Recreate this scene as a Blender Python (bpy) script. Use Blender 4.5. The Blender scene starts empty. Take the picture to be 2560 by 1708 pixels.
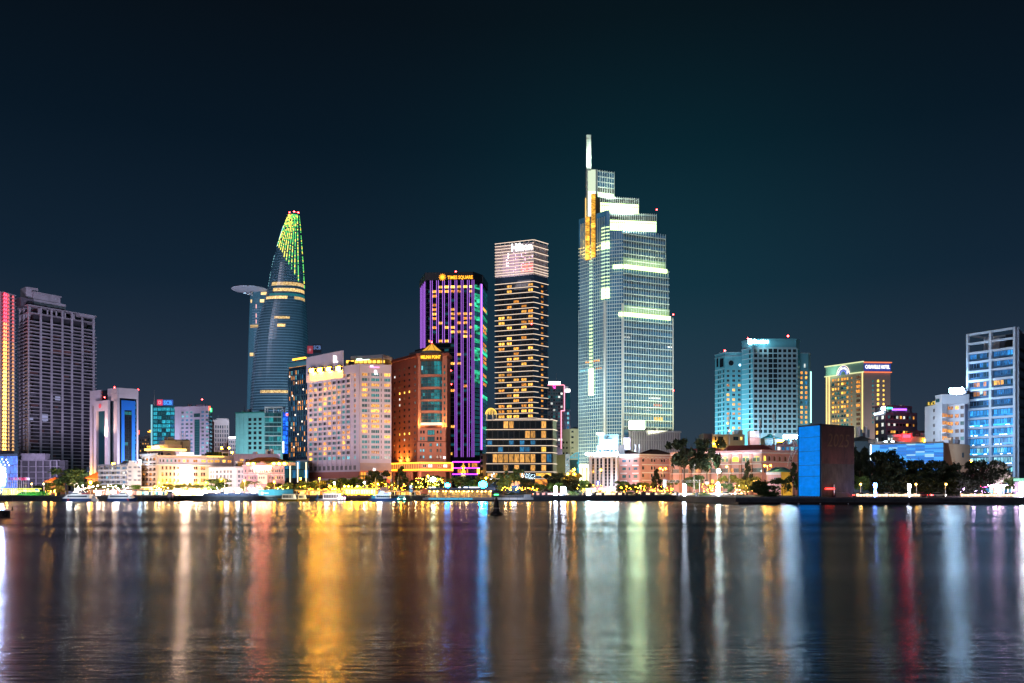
import bpy, math, random
from mathutils import Vector, Matrix, Euler
random.seed(7)
sc = bpy.context.scene
COL = sc.collection
# ------------------------------------------------------------------ camera, sky, city-glow fill sun, exposure
F, CX, HY, CAMH = 2200.0, 1280.0, 1220.0, 5.0     # focal length in photo pixels, principal column, horizon row, eye height
cam_d = bpy.data.cameras.new('camera'); cam = bpy.data.objects.new('camera', cam_d); COL.objects.link(cam)
cam.location = (0, 0, CAMH); cam.rotation_euler = (math.pi/2, 0, 0)
cam_d.sensor_width = 36; cam_d.lens = 36*F/2560; cam_d.shift_y = (HY-854)/2560
cam_d.clip_start = 0.5; cam_d.clip_end = 12000
sc.camera = cam

world = bpy.data.worlds.new("World"); sc.world = world; world.use_nodes = True
nt = world.node_tree; nt.nodes.clear()
N = nt.nodes.new; L = nt.links.new
out = N('ShaderNodeOutputWorld')
sky = N('ShaderNodeTexSky'); sky.sky_type = 'NISHITA'; sky.sun_disc = False
sky.sun_elevation = math.radians(-6); sky.sun_rotation = math.radians(200)
bg1 = N('ShaderNodeBackground'); bg1.inputs[1].default_value = 0.05
L(sky.outputs[0], bg1.inputs[0])
tc = N('ShaderNodeTexCoord'); sep = N('ShaderNodeSeparateXYZ'); L(tc.outputs['Generated'], sep.inputs[0])
ramp = N('ShaderNodeValToRGB'); L(sep.outputs['Z'], ramp.inputs[0])     # city glow: brighter towards the horizon
e = ramp.color_ramp.elements
e[0].position = 0.0; e[0].color = (.036, .047, .070, 1)
e[1].position = 1.0; e[1].color = (.0016, .0035, .006, 1)
for p, c in ((.10, (.019, .033, .058, 1)), (.22, (.0062, .0175, .035, 1)), (.36, (.0026, .0088, .018, 1)), (.47, (.0022, .0052, .0095, 1))):
    el = e.new(p); el.color = c
# glow of the brightest district: a broad teal lobe
dotn = N('ShaderNodeVectorMath'); dotn.operation = 'DOT_PRODUCT'; L(tc.outputs['Generated'], dotn.inputs[0])
gv = Vector((0.16, 1.0, 0.22)).normalized(); dotn.inputs[1].default_value = gv
pw = N('ShaderNodeMath'); pw.operation = 'POWER'; L(dotn.outputs['Value'], pw.inputs[0]); pw.inputs[1].default_value = 42
mx = N('ShaderNodeMix'); mx.data_type = 'RGBA'; mx.blend_type = 'ADD'
L(pw.outputs[0], mx.inputs['Factor']); L(ramp.outputs[0], mx.inputs['A']); mx.inputs['B'].default_value = (0, .0145, .016, 1)
bg2 = N('ShaderNodeBackground'); bg2.inputs[1].default_value = 1.0; L(mx.outputs['Result'], bg2.inputs[0])
add = N('ShaderNodeAddShader'); L(bg1.outputs[0], add.inputs[0]); L(bg2.outputs[0], add.inputs[1]); L(add.outputs[0], out.inputs[0])

sun_d = bpy.data.lights.new('moonlight', 'SUN'); sun_d.energy = 0.28; sun_d.angle = math.radians(12); sun_d.color = (.80, .78, 1.0)  # added sun standing in for city glow from behind the camera
sun = bpy.data.objects.new('moonlight', sun_d); COL.objects.link(sun)
sun.rotation_euler = Vector((0.45, 1.0, -0.42)).to_track_quat('-Z', 'Y').to_euler()

sc.view_settings.view_transform = 'Standard'; sc.view_settings.look = 'None'
sc.view_settings.exposure = 0; sc.view_settings.gamma = 1; sc.view_settings.use_curve_mapping = False
sc.render.engine = 'CYCLES'
sc.cycles.use_denoising = True
sc.cycles.max_bounces = 6; sc.cycles.diffuse_bounces = 2; sc.cycles.glossy_bounces = 3; sc.cycles.transmission_bounces = 2
sc.cycles.sample_clamp_indirect = 6; sc.cycles.caustics_reflective = False; sc.cycles.caustics_refractive = False
sc.cycles.use_light_tree = True

# ------------------------------------------------------------------ helpers
def P(px, d): return Vector(((px-CX)*d/F, d))
def Zp(py, d): return CAMH+(HY-py)*d/F
W = {}                                   # world position of each object's origin

_m = {}
def mat(name, col, rough=.7, metal=0., var=.12, scale=.15, emit=None, es=0., bump=0., stretch=(1, 1, 1), spec=.5):
    if name in _m: return _m[name]
    m = bpy.data.materials.new(name); m.use_nodes = True; _m[name] = m
    t = m.node_tree; b = t.nodes['Principled BSDF']
    b.inputs['Roughness'].default_value = rough; b.inputs['Metallic'].default_value = metal
    b.inputs['Specular IOR Level'].default_value = spec
    if var > 0:
        g = t.nodes.new('ShaderNodeNewGeometry'); mp = t.nodes.new('ShaderNodeMapping'); mp.inputs['Scale'].default_value = stretch
        n = t.nodes.new('ShaderNodeTexNoise'); n.inputs['Scale'].default_value = scale; n.inputs['Detail'].default_value = 5; n.inputs['Roughness'].default_value = .65
        r = t.nodes.new('ShaderNodeValToRGB')
        r.color_ramp.elements[0].position = .3; r.color_ramp.elements[1].position = .7
        r.color_ramp.elements[0].color = tuple(c*(1-var) for c in col)+(1,)
        r.color_ramp.elements[1].color = tuple(min(1, c*(1+var)) for c in col)+(1,)
        t.links.new(g.outputs['Position'], mp.inputs[0]); t.links.new(mp.outputs[0], n.inputs['Vector'])
        t.links.new(n.outputs['Fac'], r.inputs[0]); t.links.new(r.outputs[0], b.inputs['Base Color'])
        if emit:
            r2 = t.nodes.new('ShaderNodeValToRGB'); r2.color_ramp.elements[0].position = .3; r2.color_ramp.elements[1].position = .7
            for k in (0, 1): r2.color_ramp.elements[k].color = tuple(c*(1+var*(2*k-1)) for c in emit)+(1,)
            t.links.new(n.outputs['Fac'], r2.inputs[0]); t.links.new(r2.outputs[0], b.inputs['Emission Color'])
        if bump:
            bp = t.nodes.new('ShaderNodeBump'); bp.inputs['Strength'].default_value = bump; bp.inputs['Distance'].default_value = .2
            t.links.new(n.outputs['Fac'], bp.inputs['Height']); t.links.new(bp.outputs[0], b.inputs['Normal'])
    else:
        b.inputs['Base Color'].default_value = tuple(col)+(1,)
    if emit:
        b.inputs['Emission Color'].default_value = tuple(emit)+(1,); b.inputs['Emission Strength'].default_value = es
    return m
def glow(name, col=(), s=0):
    if s >= 9: s *= 3.4
    return mat(name, (.1, .1, .1), .5, var=0, emit=col, es=s)
def litwin(name, c0=(), c1=(), s=0, curtain=5.):
    """a lit room behind a pane: curtains and furniture vary from window to window"""
    if name in _m: return _m[name]
    m = mat(name, (.03, .035, .04), .15, var=0); t = m.node_tree; b = t.nodes['Principled BSDF']
    tcn = t.nodes.new('ShaderNodeTexCoord'); oi = t.nodes.new('ShaderNodeObjectInfo')
    mp = t.nodes.new('ShaderNodeMapping'); mp.inputs['Scale'].default_value = (curtain, 1, 1.6)
    ad = t.nodes.new('ShaderNodeVectorMath'); ad.operation = 'MULTIPLY_ADD'
    ad.inputs[1].default_value = (1, 1, 1)
    cm = t.nodes.new('ShaderNodeCombineXYZ'); ml = t.nodes.new('ShaderNodeMath'); ml.operation = 'MULTIPLY'; ml.inputs[1].default_value = 57.
    t.links.new(oi.outputs['Random'], ml.inputs[0]); t.links.new(ml.outputs[0], cm.inputs[0]); t.links.new(ml.outputs[0], cm.inputs[2])
    t.links.new(tcn.outputs['Object'], mp.inputs[0]); t.links.new(mp.outputs[0], ad.inputs[0]); t.links.new(cm.outputs[0], ad.inputs[2])
    n = t.nodes.new('ShaderNodeTexNoise'); n.inputs['Scale'].default_value = 1.1; n.inputs['Detail'].default_value = 2
    t.links.new(ad.outputs[0], n.inputs['Vector'])
    r = t.nodes.new('ShaderNodeValToRGB'); r.color_ramp.elements[0].position = .36; r.color_ramp.elements[1].position = .62
    r.color_ramp.elements[0].color = tuple(c0)+(1,); r.color_ramp.elements[1].color = tuple(c1)+(1,)
    t.links.new(n.outputs['Fac'], r.inputs[0]); t.links.new(r.outputs[0], b.inputs['Emission Color'])
    m2 = t.nodes.new('ShaderNodeMath'); m2.operation = 'MULTIPLY_ADD'; m2.inputs[1].default_value = s; m2.inputs[2].default_value = .5*s
    t.links.new(oi.outputs['Random'], m2.inputs[0]); t.links.new(m2.outputs[0], b.inputs['Emission Strength'])
    return m

class MB:
    def __init__(s): s.v = []; s.f = []; s.m = []
    def poly(s, pts, mi=0):
        k = len(s.v); s.v += [tuple(p) for p in pts]; s.f.append(tuple(range(k, k+len(pts)))); s.m.append(mi)
    def hexa(s, p, mi=0):            # p: bottom 0-3, top 4-7
        k = len(s.v); s.v += [tuple(q) for q in p]
        for f in ((3, 2, 1, 0), (4, 5, 6, 7), (0, 1, 5, 4), (1, 2, 6, 5), (2, 3, 7, 6), (3, 0, 4, 7)):
            s.f.append(tuple(k+i for i in f)); s.m.append(mi)
    def box(s, x0, x1, y0, y1, z0, z1, mi=0):
        s.hexa([(x0, y0, z0), (x1, y0, z0), (x1, y1, z0), (x0, y1, z0), (x0, y0, z1), (x1, y0, z1), (x1, y1, z1), (x0, y1, z1)], mi)
    def prism(s, poly, z0, z1, mi=0, top=None):
        n = len(poly); k = len(s.v); top = top or poly
        s.v += [(p[0], p[1], z0) for p in poly]+[(p[0], p[1], z1) for p in top]
        for i in range(n):
            j = (i+1) % n; s.f.append((k+i, k+j, k+n+j, k+n+i)); s.m.append(mi)
        s.f.append(tuple(k+n+i for i in range(n))); s.m.append(mi)
        s.f.append(tuple(k+i for i in reversed(range(n)))); s.m.append(mi)
    def tube(s, a, b, r0, r1=None, n=8, mi=0, cap=True):
        r1 = r0 if r1 is None else r1
        a, b = Vector(a), Vector(b); q = (b-a).to_track_quat('Z', 'Y'); k = len(s.v)
        for c, r in ((a, r0), (b, r1)):
            for i in range(n):
                w = q @ Vector((r*math.cos(2*math.pi*i/n), r*math.sin(2*math.pi*i/n), 0)); s.v.append(tuple(c+w))
        for i in range(n):
            j = (i+1) % n; s.f.append((k+i, k+j, k+n+j, k+n+i)); s.m.append(mi)
        if cap: s.f.append(tuple(k+n+i for i in range(n))); s.m.append(mi); s.f.append(tuple(k+i for i in reversed(range(n)))); s.m.append(mi)
    def lathe(s, c, prof, n=16, mi=0):          # prof: (r, z)
        k = len(s.v)
        for r, z in prof:
            for i in range(n): s.v.append((c[0]+r*math.cos(2*math.pi*i/n), c[1]+r*math.sin(2*math.pi*i/n), c[2]+z))
        for a in range(len(prof)-1):
            for i in range(n):
                j = (i+1) % n; s.f.append((k+a*n+i, k+a*n+j, k+(a+1)*n+j, k+(a+1)*n+i)); s.m.append(mi)
        s.f.append(tuple(k+(len(prof)-1)*n+i for i in range(n))); s.m.append(mi)
        s.f.append(tuple(k+i for i in reversed(range(n)))); s.m.append(mi)
    def mesh(s, name, mats, off=(0, 0, 0), smooth=False):
        me = bpy.data.meshes.new(name)
        me.from_pydata([(x-off[0], y-off[1], z-off[2]) for x, y, z in s.v], [], s.f)
        for q in (mats if isinstance(mats, (list, tuple)) else [mats]): me.materials.append(q)
        me.polygons.foreach_set('material_index', s.m)
        if smooth: me.polygons.foreach_set('use_smooth', [True]*len(s.f))
        me.update(); return me

def link(o, parent, world):
    COL.objects.link(o); w = Vector(world); W[o] = w
    if parent is not None:
        o.parent = parent; o.location = w-W[parent]
    else: o.location = w
    return o
def tag(o, label=None, cat=None, group=None, kind=None):
    if label: o['label'] = label
    if cat: o['category'] = cat
    if group: o['group'] = group
    if kind: o['kind'] = kind
    return o
def root(name, label, cat, loc, group=None):
    o = bpy.data.objects.new(name, None); o.empty_display_size = 1
    link(o, None, loc); return tag(o, label, cat, group)
def part(name, mb, m, parent, label=None, kind=None, smooth=False):
    off = W[parent] if parent is not None else Vector((0, 0, 0))
    o = bpy.data.objects.new(name, mb.mesh(name, m, off, smooth)); link(o, parent, off)
    return tag(o, label, None, None, kind)

class Face:
    """a vertical wall plane: photo columns map to places on it by intersecting the view ray with the wall"""
    def __init__(s, pa, pb):
        s.a = Vector(pa); s.b = Vector(pb); dd = s.b-s.a; s.L = dd.length; s.t = dd/s.L; s.n = Vector((s.t.y, -s.t.x)); s.ang = math.atan2(s.t.y, s.t.x)
    def u(s, px): k = (px-CX)/F; return (k*s.a.y-s.a.x)/(s.t.x-k*s.t.y)
    def d(s, u): return s.a.y+u*s.t.y
    def z(s, py, px): return CAMH+(HY-py)*s.d(s.u(px))/F
    def pt(s, u, z, n=0.): q = s.a+s.t*u+s.n*n; return Vector((q.x, q.y, z))
    def hexa(s, mb, u0, u1, z0, z1, n0, n1, mi=0):
        mb.hexa([s.pt(u0, z0, n1), s.pt(u1, z0, n1), s.pt(u1, z0, n0), s.pt(u0, z0, n0), s.pt(u0, z1, n1), s.pt(u1, z1, n1), s.pt(u1, z1, n0), s.pt(u0, z1, n0)], mi)

_cube = {}
def cube(m):
    if m.name not in _cube:
        mb = MB(); mb.box(-.5, .5, -.5, .5, 0, 1); _cube[m.name] = mb.mesh('block_'+m.name, m)
    return _cube[m.name]
def bx(name, parent, f, u0, u1, z0, z1, n0, n1, m, label=None):
    o = bpy.data.objects.new(name, cube(m)); link(o, parent, f.pt((u0+u1)/2, z0, (n0+n1)/2))
    o.rotation_euler = (0, 0, f.ang); o.scale = (u1-u0, abs(n1-n0), z1-z0)
    return tag(o, label)
def pb(name, parent, f, pxa, pxb, pya, pyb, n0, n1, m, ref=None, label=None):
    r = (pxa+pxb)/2 if ref is None else ref
    return bx(name, parent, f, f.u(pxa), f.u(pxb), f.z(pyb, r), f.z(pya, r), n0, n1, m, label)
_ball = {}
def ball(m):
    if m.name not in _ball: mb = MB(); mb.lathe((0, 0, 0), [(.05, 0), (.38, .12), (.5, .5), (.38, .88), (.05, 1)], 8); _ball[m.name] = mb.mesh('lamp_'+m.name, m, smooth=True)
    return _ball[m.name]
def ax(name, parent, c, size, m, rz=0., label=None):   # axis box by centre of its base; lamps are round
    o = bpy.data.objects.new(name, ball(m) if name == 'beacon' or name.endswith('lamp') else cube(m)); link(o, parent, c); o.rotation_euler = (0, 0, rz); o.scale = size
    return tag(o, label)

_win = {}
def winmesh(pane, frame, style):
    k = (pane.name, frame.name, style)
    if k in _win: return _win[k]
    mb = MB(); n = 8
    if style == 'arch':
        pts = [(-.5, 0)]+[(.5, 0)]+[(.5*math.cos(math.pi*i/n), .62+.38*math.sin(math.pi*i/n)) for i in range(n+1)]
        mb.poly([(x, 0, z) for x, z in pts], 0)
        q = pts[1:]
        for (x0, z0), (x1, z1) in zip(q, q[1:]+[pts[0]]):
            mb.poly([(x0, -.18, z0), (x1, -.18, z1), (x1*.84, -.18, z1*.95), (x0*.84, -.18, z0*.95)], 1)
            mb.poly([(x0*.84, -.18, z0*.95), (x1*.84, -.18, z1*.95), (x1*.84, 0, z1*.95), (x0*.84, 0, z0*.95)], 1)
        mb.box(-.5, .5, -.25, 0, -.06, 0, 1)
    else:
        mb.poly([(-.5, 0, 0), (.5, 0, 0), (.5, 0, 1), (-.5, 0, 1)], 0)
        t = .06
        mb.box(-.5, -.5+t, -.1, 0, 0, 1, 1); mb.box(.5-t, .5, -.1, 0, 0, 1, 1)
        mb.box(-.5+t, .5-t, -.1, 0, 0, t, 1); mb.box(-.5+t, .5-t, -.1, 0, 1-t, 1, 1)
        if style in ('w', 'wide'): mb.box(-.03, .03, -.08, 0, t, 1-t, 1)
        if style == 'wide':
            for x in (-.27, .24): mb.box(x, x+.03, -.08, 0, t, 1-t, 1)
        if style == 'balcony':
            mb.box(-.5, .5, -.5, -.42, -.02, .34, 1); mb.box(-.5, .5, -.5, 0, -.08, -.02, 1)
        if style == 'sill': mb.box(-.56, .56, -.3, 0, -.1, 0, 1)
    _win[k] = mb.mesh('window', [pane, frame]); return _win[k]
def window(parent, f, u0, u1, z0, z1, pane, frame, n=.06, style='w', name='window', label=None):
    o = bpy.data.objects.new(name, winmesh(pane, frame, style)); link(o, parent, f.pt((u0+u1)/2, z0, n))
    o.rotation_euler = (0, 0, f.ang); o.scale = (u1-u0, 1, z1-z0); return tag(o, label)
def pick(ch):
    if not isinstance(ch, (list, tuple)): return ch
    r = random.random()*sum(w for _, w in ch)
    for m, w in ch:
        r -= w
        if r <= 0: return m
    return ch[-1][0]
def cols_even(f, pxa, pxb, n, frac):
    u0, u1 = f.u(pxa), f.u(pxb); s = (u1-u0)/n
    return [(u0+s*(i+.5-frac/2), u0+s*(i+.5+frac/2)) for i in range(n)]
def rows_even(f, px, pytop, pybot, n, frac):
    z1, z0 = f.z(pytop, px), f.z(pybot, px); s = (z1-z0)/n
    return [(z0+s*(i+.5-frac/2), z0+s*(i+.5+frac/2)) for i in range(n)]
def grid(parent, f, cols, rows, pane, frame, wall=None, ext=None, n=.35, style='w', name='window', skip=None, wallname='wall_grid'):
    """windows in openings of a proud wall (piers and spandrels)"""
    if wall:
        u0, u1, z0, z1 = ext; mb = MB(); zz = z0
        for a, b in sorted(rows):
            if a > zz+.01: f.hexa(mb, u0, u1, zz, a, 0, n)
            uu = u0
            for c, d in sorted(cols):
                if c > uu+.01: f.hexa(mb, uu, c, a, b, 0, n)
                uu = d
            if u1 > uu+.01: f.hexa(mb, uu, u1, a, b, 0, n)
            zz = b
        if z1 > zz+.01: f.hexa(mb, u0, u1, zz, z1, 0, n)
        part(wallname, mb, wall, parent)
    for i, (c, d) in enumerate(cols):
        for j, (a, b) in enumerate(rows):
            p = pane(i, j) if callable(pane) else pick(pane)
            if p is None: continue
            window(parent, f, c, d, a, b, p, frame, .05, style, name)
UNITS = set('teal_panel_block lilac_office brown_office white_balcony_flats white_shutter_office plain_grey_block blue_louvred_block chequered_office lilac_hotel white_sign_hotel pale_rear_block red_sign_annex brown_flat_roofs turquoise_west_wing violet_lounge_building striped_white_office pink_rear_annex gold_dotted_block ribbed_podium'.split())
def bld(name, label, pts, ztop, wall, zb=2., cat='building', depth=25., group=None, wallname='wall'):
    """core block over the visible corners pts (photo column, distance), left to right"""
    q = [P(*p) for p in pts]; c = sum(q, Vector((0, 0)))/len(q)
    r = root(name, label, cat, (c.x, c.y+depth/2, zb), group)
    faces = [Face(a, b) for a, b in zip(q, q[1:])]
    poly = q+[q[-1]*(1+depth/q[-1].y), q[0]*(1+depth/q[0].y)]      # plan tapers a little towards the back
    mb = MB(); mb.prism(poly, zb-.5, ztop); part(wallname, mb, wall, r)
    if name in UNITS:        # plant rooms, tanks and aerials on the flat roofs
        f = max(faces, key=lambda q: q.L)
        for k in range(5):
            u = f.L*(.12+.76*random.random()); w = random.uniform(.8, 2.6); h = random.uniform(.9, 2.6)
            if k == 4: bx('aerial', r, f, u, u+.12, ztop, ztop+random.uniform(3, 6), -3.2, -3.08, DARK)
            else: bx('roof_unit', r, f, u, min(f.L, u+w), ztop, ztop+h, -2.2-random.uniform(1, 3), -1.4, (CONC, STEEL, wall, CONCD)[k])
    return r, faces
def band(parent, faces, z0, z1, n0, n1, m, name='cornice', over=0.):
    mb = MB()
    for i, f in enumerate(faces):
        e0 = over if i == 0 else (n1 if abs(f.n.cross(faces[i-1].n)) > .2 else 0); e1 = over if i == len(faces)-1 else 0
        f.hexa(mb, -e0, f.L+e1, z0, z1, n0, n1)
    return part(name, mb, m, parent)
def hip(mb, poly, z0, z1, k=.35, over=.8):
    c = sum(poly, Vector((0, 0)))/len(poly)
    o = [c+(p-c)*(1+over/((p-c).length)) for p in poly]
    a, b, cc, d = o; long_ab = (b-a).length > (cc-b).length
    if long_ab: r0 = (a+d)/2; r1 = (b+cc)/2
    else: r0 = (a+b)/2; r1 = (d+cc)/2
    R0 = r0+(r1-r0)*k; R1 = r1+(r0-r1)*k
    v = [Vector((p.x, p.y, z0)) for p in o]; A = Vector((R0.x, R0.y, z1)); B_ = Vector((R1.x, R1.y, z1))
    if long_ab:
        mb.poly([v[0], v[1], B_, A]); mb.poly([v[1], v[2], B_]); mb.poly([v[2], v[3], A, B_]); mb.poly([v[3], v[0], A])
    else:
        mb.poly([v[1], v[2], B_, A]); mb.poly([v[2], v[3], B_]); mb.poly([v[3], v[0], A, B_]); mb.poly([v[0], v[1], A])
    mb.poly(list(reversed(v)))
def text_mesh(s, m, ext=.12, shear=0., font_bold=0.):
    cu = bpy.data.curves.new('lettering', 'FONT'); cu.body = s; cu.extrude = ext; cu.align_x = 'CENTER'; cu.shear = shear; cu.offset = font_bold; cu.resolution_u = 2
    o = bpy.data.objects.new('lettering', cu); me = bpy.data.meshes.new_from_object(o)
    bpy.data.objects.remove(o); bpy.data.curves.remove(cu)
    for v in me.vertices: x, y, z = v.co; v.co = (x, -z, y)
    xs = [v.co.x for v in me.vertices]; zs = [v.co.z for v in me.vertices]
    cx = (min(xs)+max(xs))/2; w = max(xs)-min(xs); h = max(zs)-min(zs); z0 = min(zs)
    for v in me.vertices: v.co.x = (v.co.x-cx)/w; v.co.z = (v.co.z-z0)/h
    me.materials.clear(); me.materials.append(m); return me
def sign(s, parent, f, pxa, pxb, pya, pyb, m, n=.5, name='lettering', bold=.02, shear=0., serif=False):
    me = text_mesh(s, m, font_bold=bold, shear=shear)
    if serif:     # slab serifs on the feet and the head of the R
        mb = MB()
        for x0, x1, z in ((-.5, -.1, 0), (.22, .62, 0), (-.5, -.2, .93)): mb.box(x0, x1, -.1, .1, z, z+.07)
        e = mb.mesh('serif', m); v0 = len(me.vertices)
        vs = [tuple(v.co) for v in me.vertices]+[tuple(v.co) for v in e.vertices]
        fs = [tuple(p.vertices) for p in me.polygons]+[tuple(i+v0 for i in p.vertices) for p in e.polygons]
        me = bpy.data.meshes.new('lettering'); me.from_pydata(vs, [], fs); me.materials.append(m)
    o = bpy.data.objects.new(name, me); r = (pxa+pxb)/2; u0, u1 = f.u(pxa), f.u(pxb)
    link(o, parent, f.pt((u0+u1)/2, f.z(pyb, r), n)); o.rotation_euler = (0, 0, f.ang); o.scale = (u1-u0, 1, f.z(pya, r)-f.z(pyb, r))
    return o
def area(loc, target, col, power, size=8., sy=None, spread=140):
    d = bpy.data.lights.new('floodlight', 'AREA'); d.energy = power; d.color = col; d.size = size; d.spread = math.radians(spread)
    if sy: d.shape = 'RECTANGLE'; d.size_y = sy
    o = bpy.data.objects.new('floodlight', d); COL.objects.link(o); o.location = loc
    o.rotation_euler = (Vector(target)-Vector(loc)).to_track_quat('-Z', 'Y').to_euler(); return o
WK = .5
def wash(f, px, zc, dist, col, E, zl=None, size=8., spread=140, sy=None):
    """floodlight standing in front of a wall, aimed up at it; E is roughly the light on the wall where it is aimed"""
    u = f.u(px); zl = zc-dist*.5 if zl is None else zl
    lo = f.pt(u, zl, dist); ta = f.pt(u, zc, 0); r = (ta-lo).length; cos = max(.2, dist/r)
    return area(lo, ta, col, WK*E*math.pi*r*r/cos, size, sy, spread)
def point(loc, col, power, r=.25):
    d = bpy.data.lights.new('lamp_light', 'POINT'); d.energy = power; d.color = col; d.shadow_soft_size = r
    o = bpy.data.objects.new('lamp_light', d); COL.objects.link(o); o.location = loc; return o

# ------------------------------------------------------------------ shared materials
GD = mat('glass_dark', (.015, .022, .03), .12, var=.3, scale=.3)
GT = litwin('glass_teal', (.004, .06, .07), (.01, .20, .22), 1.3)
GTD = litwin('glass_teal_dim', (.002, .022, .03), (.004, .06, .075), 1.1)
GB = litwin('glass_blue', (.01, .08, .2), (.03, .3, .6), .9)
LW = litwin('lit_warm', (.25, .07, .01), (1., .50, .08), 2.6)
LA = litwin('lit_amber', (.12, .03, .01), (.9, .33, .04), 2.0)
LY = litwin('lit_yellow', (.5, .25, .03), (1., .62, .10), 3.0)
LC = litwin('lit_white', (.3, .35, .35), (1., 1., .9), 1.6)
LCY = litwin('lit_cyan', (.05, .3, .4), (.3, .9, 1.), 1.0)
LDIM = litwin('lit_dim', (.02, .012, .01), (.18, .08, .03), 1.0)
FRD = mat('frame_dark', (.03, .03, .035), .5, var=0)
FRL = mat('frame_light', (.6, .58, .6), .5, var=0)
CONC = mat('concrete', (.36, .33, .36), .85, var=.25, scale=.12, bump=.2)
CONCD = mat('concrete_dark', (.10, .09, .11), .9, var=.3, scale=.2)
PLAST = mat('white_plaster', (.70, .68, .70), .8, var=.2, scale=.12, stretch=(1, 1, .25))
LILAC = mat('lilac_plaster', (.60, .52, .68), .8, var=.18, scale=.15, stretch=(1, 1, .25))
PINK = mat('pink_plaster', (.66, .38, .36), .8, var=.2, scale=.15, stretch=(1, 1, .3))
CREAM = mat('cream_plaster', (.66, .60, .46), .8, var=.12, scale=.15, stretch=(1, 1, .25))
TRIMW = mat('white_trim', (.78, .76, .80), .7, var=.06)
ROOFR = mat('red_tile_roof', (.26, .05, .05), .85, var=.25, scale=.6)
ROOFD = mat('dark_roof', (.035, .035, .04), .8, var=.3, scale=.5)
STEEL = mat('steel', (.45, .46, .48), .4, metal=.6, var=.1)
DARK = mat('dark_metal', (.02, .02, .022), .6, var=0)
G_RED = glow('red_beacon_glow', (1, .03, .03), 14)
G_GOLD = glow('gold_glow', (1, .46, .03), 4)
G_GOLDS = glow('gold_glow_strong', (1, .46, .012), 60)
G_WHITE = glow('white_glow', (1, .98, .95), 5)
G_COOL = glow('cool_white_glow', (.75, .92, 1), 7)
G_COOLS = glow('cool_white_strong', (.42, .70, 1), 46)
G_ORANGE = glow('sodium_glow', (1, .32, .006), 45)
G_WARM = glow('warm_lamp_glow', (1, .45, .015), 40)
# ------------------------------------------------------------------ river, land, quay
def water_mat():
    m = bpy.data.materials.new('river_water'); m.use_nodes = True; t = m.node_tree; b = t.nodes['Principled BSDF']
    b.inputs['Base Color'].default_value = (.006, .009, .012, 1); b.inputs['IOR'].default_value = 4.0
    g = t.nodes.new('ShaderNodeNewGeometry')
    def noise(scale, st, det, rough=.55):
        mp = t.nodes.new('ShaderNodeMapping'); mp.inputs['Scale'].default_value = st
        n = t.nodes.new('ShaderNodeTexNoise'); n.inputs['Scale'].default_value = scale; n.inputs['Detail'].default_value = det; n.inputs['Roughness'].default_value = rough
        t.links.new(g.outputs['Position'], mp.inputs[0]); t.links.new(mp.outputs[0], n.inputs['Vector']); return n
    # gusts: long lanes of smoother and rougher water
    n1 = noise(.04, (.08, 1, 1), 1)
    mr = t.nodes.new('ShaderNodeMapRange'); mr.inputs[1].default_value = .35; mr.inputs[2].default_value = .65
    mr.inputs[3].default_value = -.03; mr.inputs[4].default_value = .03
    # the lee of the far bank lies calm, open water towards this side is ruffled
    sx = t.nodes.new('ShaderNodeSeparateXYZ'); t.links.new(g.outputs['Position'], sx.inputs[0])
    wob = t.nodes.new('ShaderNodeMath'); wob.operation = 'MULTIPLY_ADD'; wob.inputs[1].default_value = 120; t.links.new(n1.outputs['Fac'], wob.inputs[0]); t.links.new(sx.outputs['Y'], wob.inputs[2])
    lee = t.nodes.new('ShaderNodeMapRange'); lee.inputs[1].default_value = 190; lee.inputs[2].default_value = 260; lee.inputs[3].default_value = .245; lee.inputs[4].default_value = .18
    t.links.new(wob.outputs[0], lee.inputs[0]); t.links.new(n1.outputs['Fac'], mr.inputs[0])
    ad = t.nodes.new('ShaderNodeMath'); t.links.new(lee.outputs[0], ad.inputs[0]); t.links.new(mr.outputs[0], ad.inputs[1]); t.links.new(ad.outputs[0], b.inputs['Roughness'])
    n2 = noise(3.4, (.22, 1, 1), 3)
    bp = t.nodes.new('ShaderNodeBump'); bp.inputs['Strength'].default_value = .22; bp.inputs['Distance'].default_value = .14
    n3 = noise(.45, (.25, 1, 1), 2); hs = t.nodes.new('ShaderNodeMath'); hs.operation = 'MULTIPLY_ADD'; hs.inputs[1].default_value = 1.3; t.links.new(n3.outputs['Fac'], hs.inputs[0]); t.links.new(n2.outputs['Fac'], hs.inputs[2])
    t.links.new(hs.outputs[0], bp.inputs['Height'])
    t.links.new(bp.outputs[0], b.inputs['Normal'])
    # wavelets run towards the bank: their slopes are steeper across it than along it
    b.inputs['Anisotropic'].default_value = .78; b.inputs['Tangent'].default_value = (0, 1, 0)
    tg = t.nodes.new('ShaderNodeCombineXYZ'); tg.inputs[1].default_value = 1; t.links.new(tg.outputs[0], b.inputs['Tangent'])
    return m
mb = MB(); mb.poly([(-4000, -600, 0), (4000, -600, 0), (4000, 420, 0), (-4000, 420, 0)])
tag(part('river_water', mb, water_mat(), None), kind='structure')

QL = 340.0; QR = 268.0                      # distance of the quay edge, city part and right-hand part
xj = P(1838, QR).x
land = [Vector((-3500, QL)), Vector((xj-6, QL)), Vector((xj, QR)), Vector((3500, QR)), Vector((3500, 5000)), Vector((-3500, 5000))]
mb = MB(); mb.prism(land, -3, 2.0)
tag(part('ground', mb, mat('city_ground', (.09, .085, .085), .9, var=.3, scale=.08), None), kind='structure')
STONE = mat('quay_stone', (.085, .09, .10), .9, var=.35, scale=.35, bump=.4)
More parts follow.
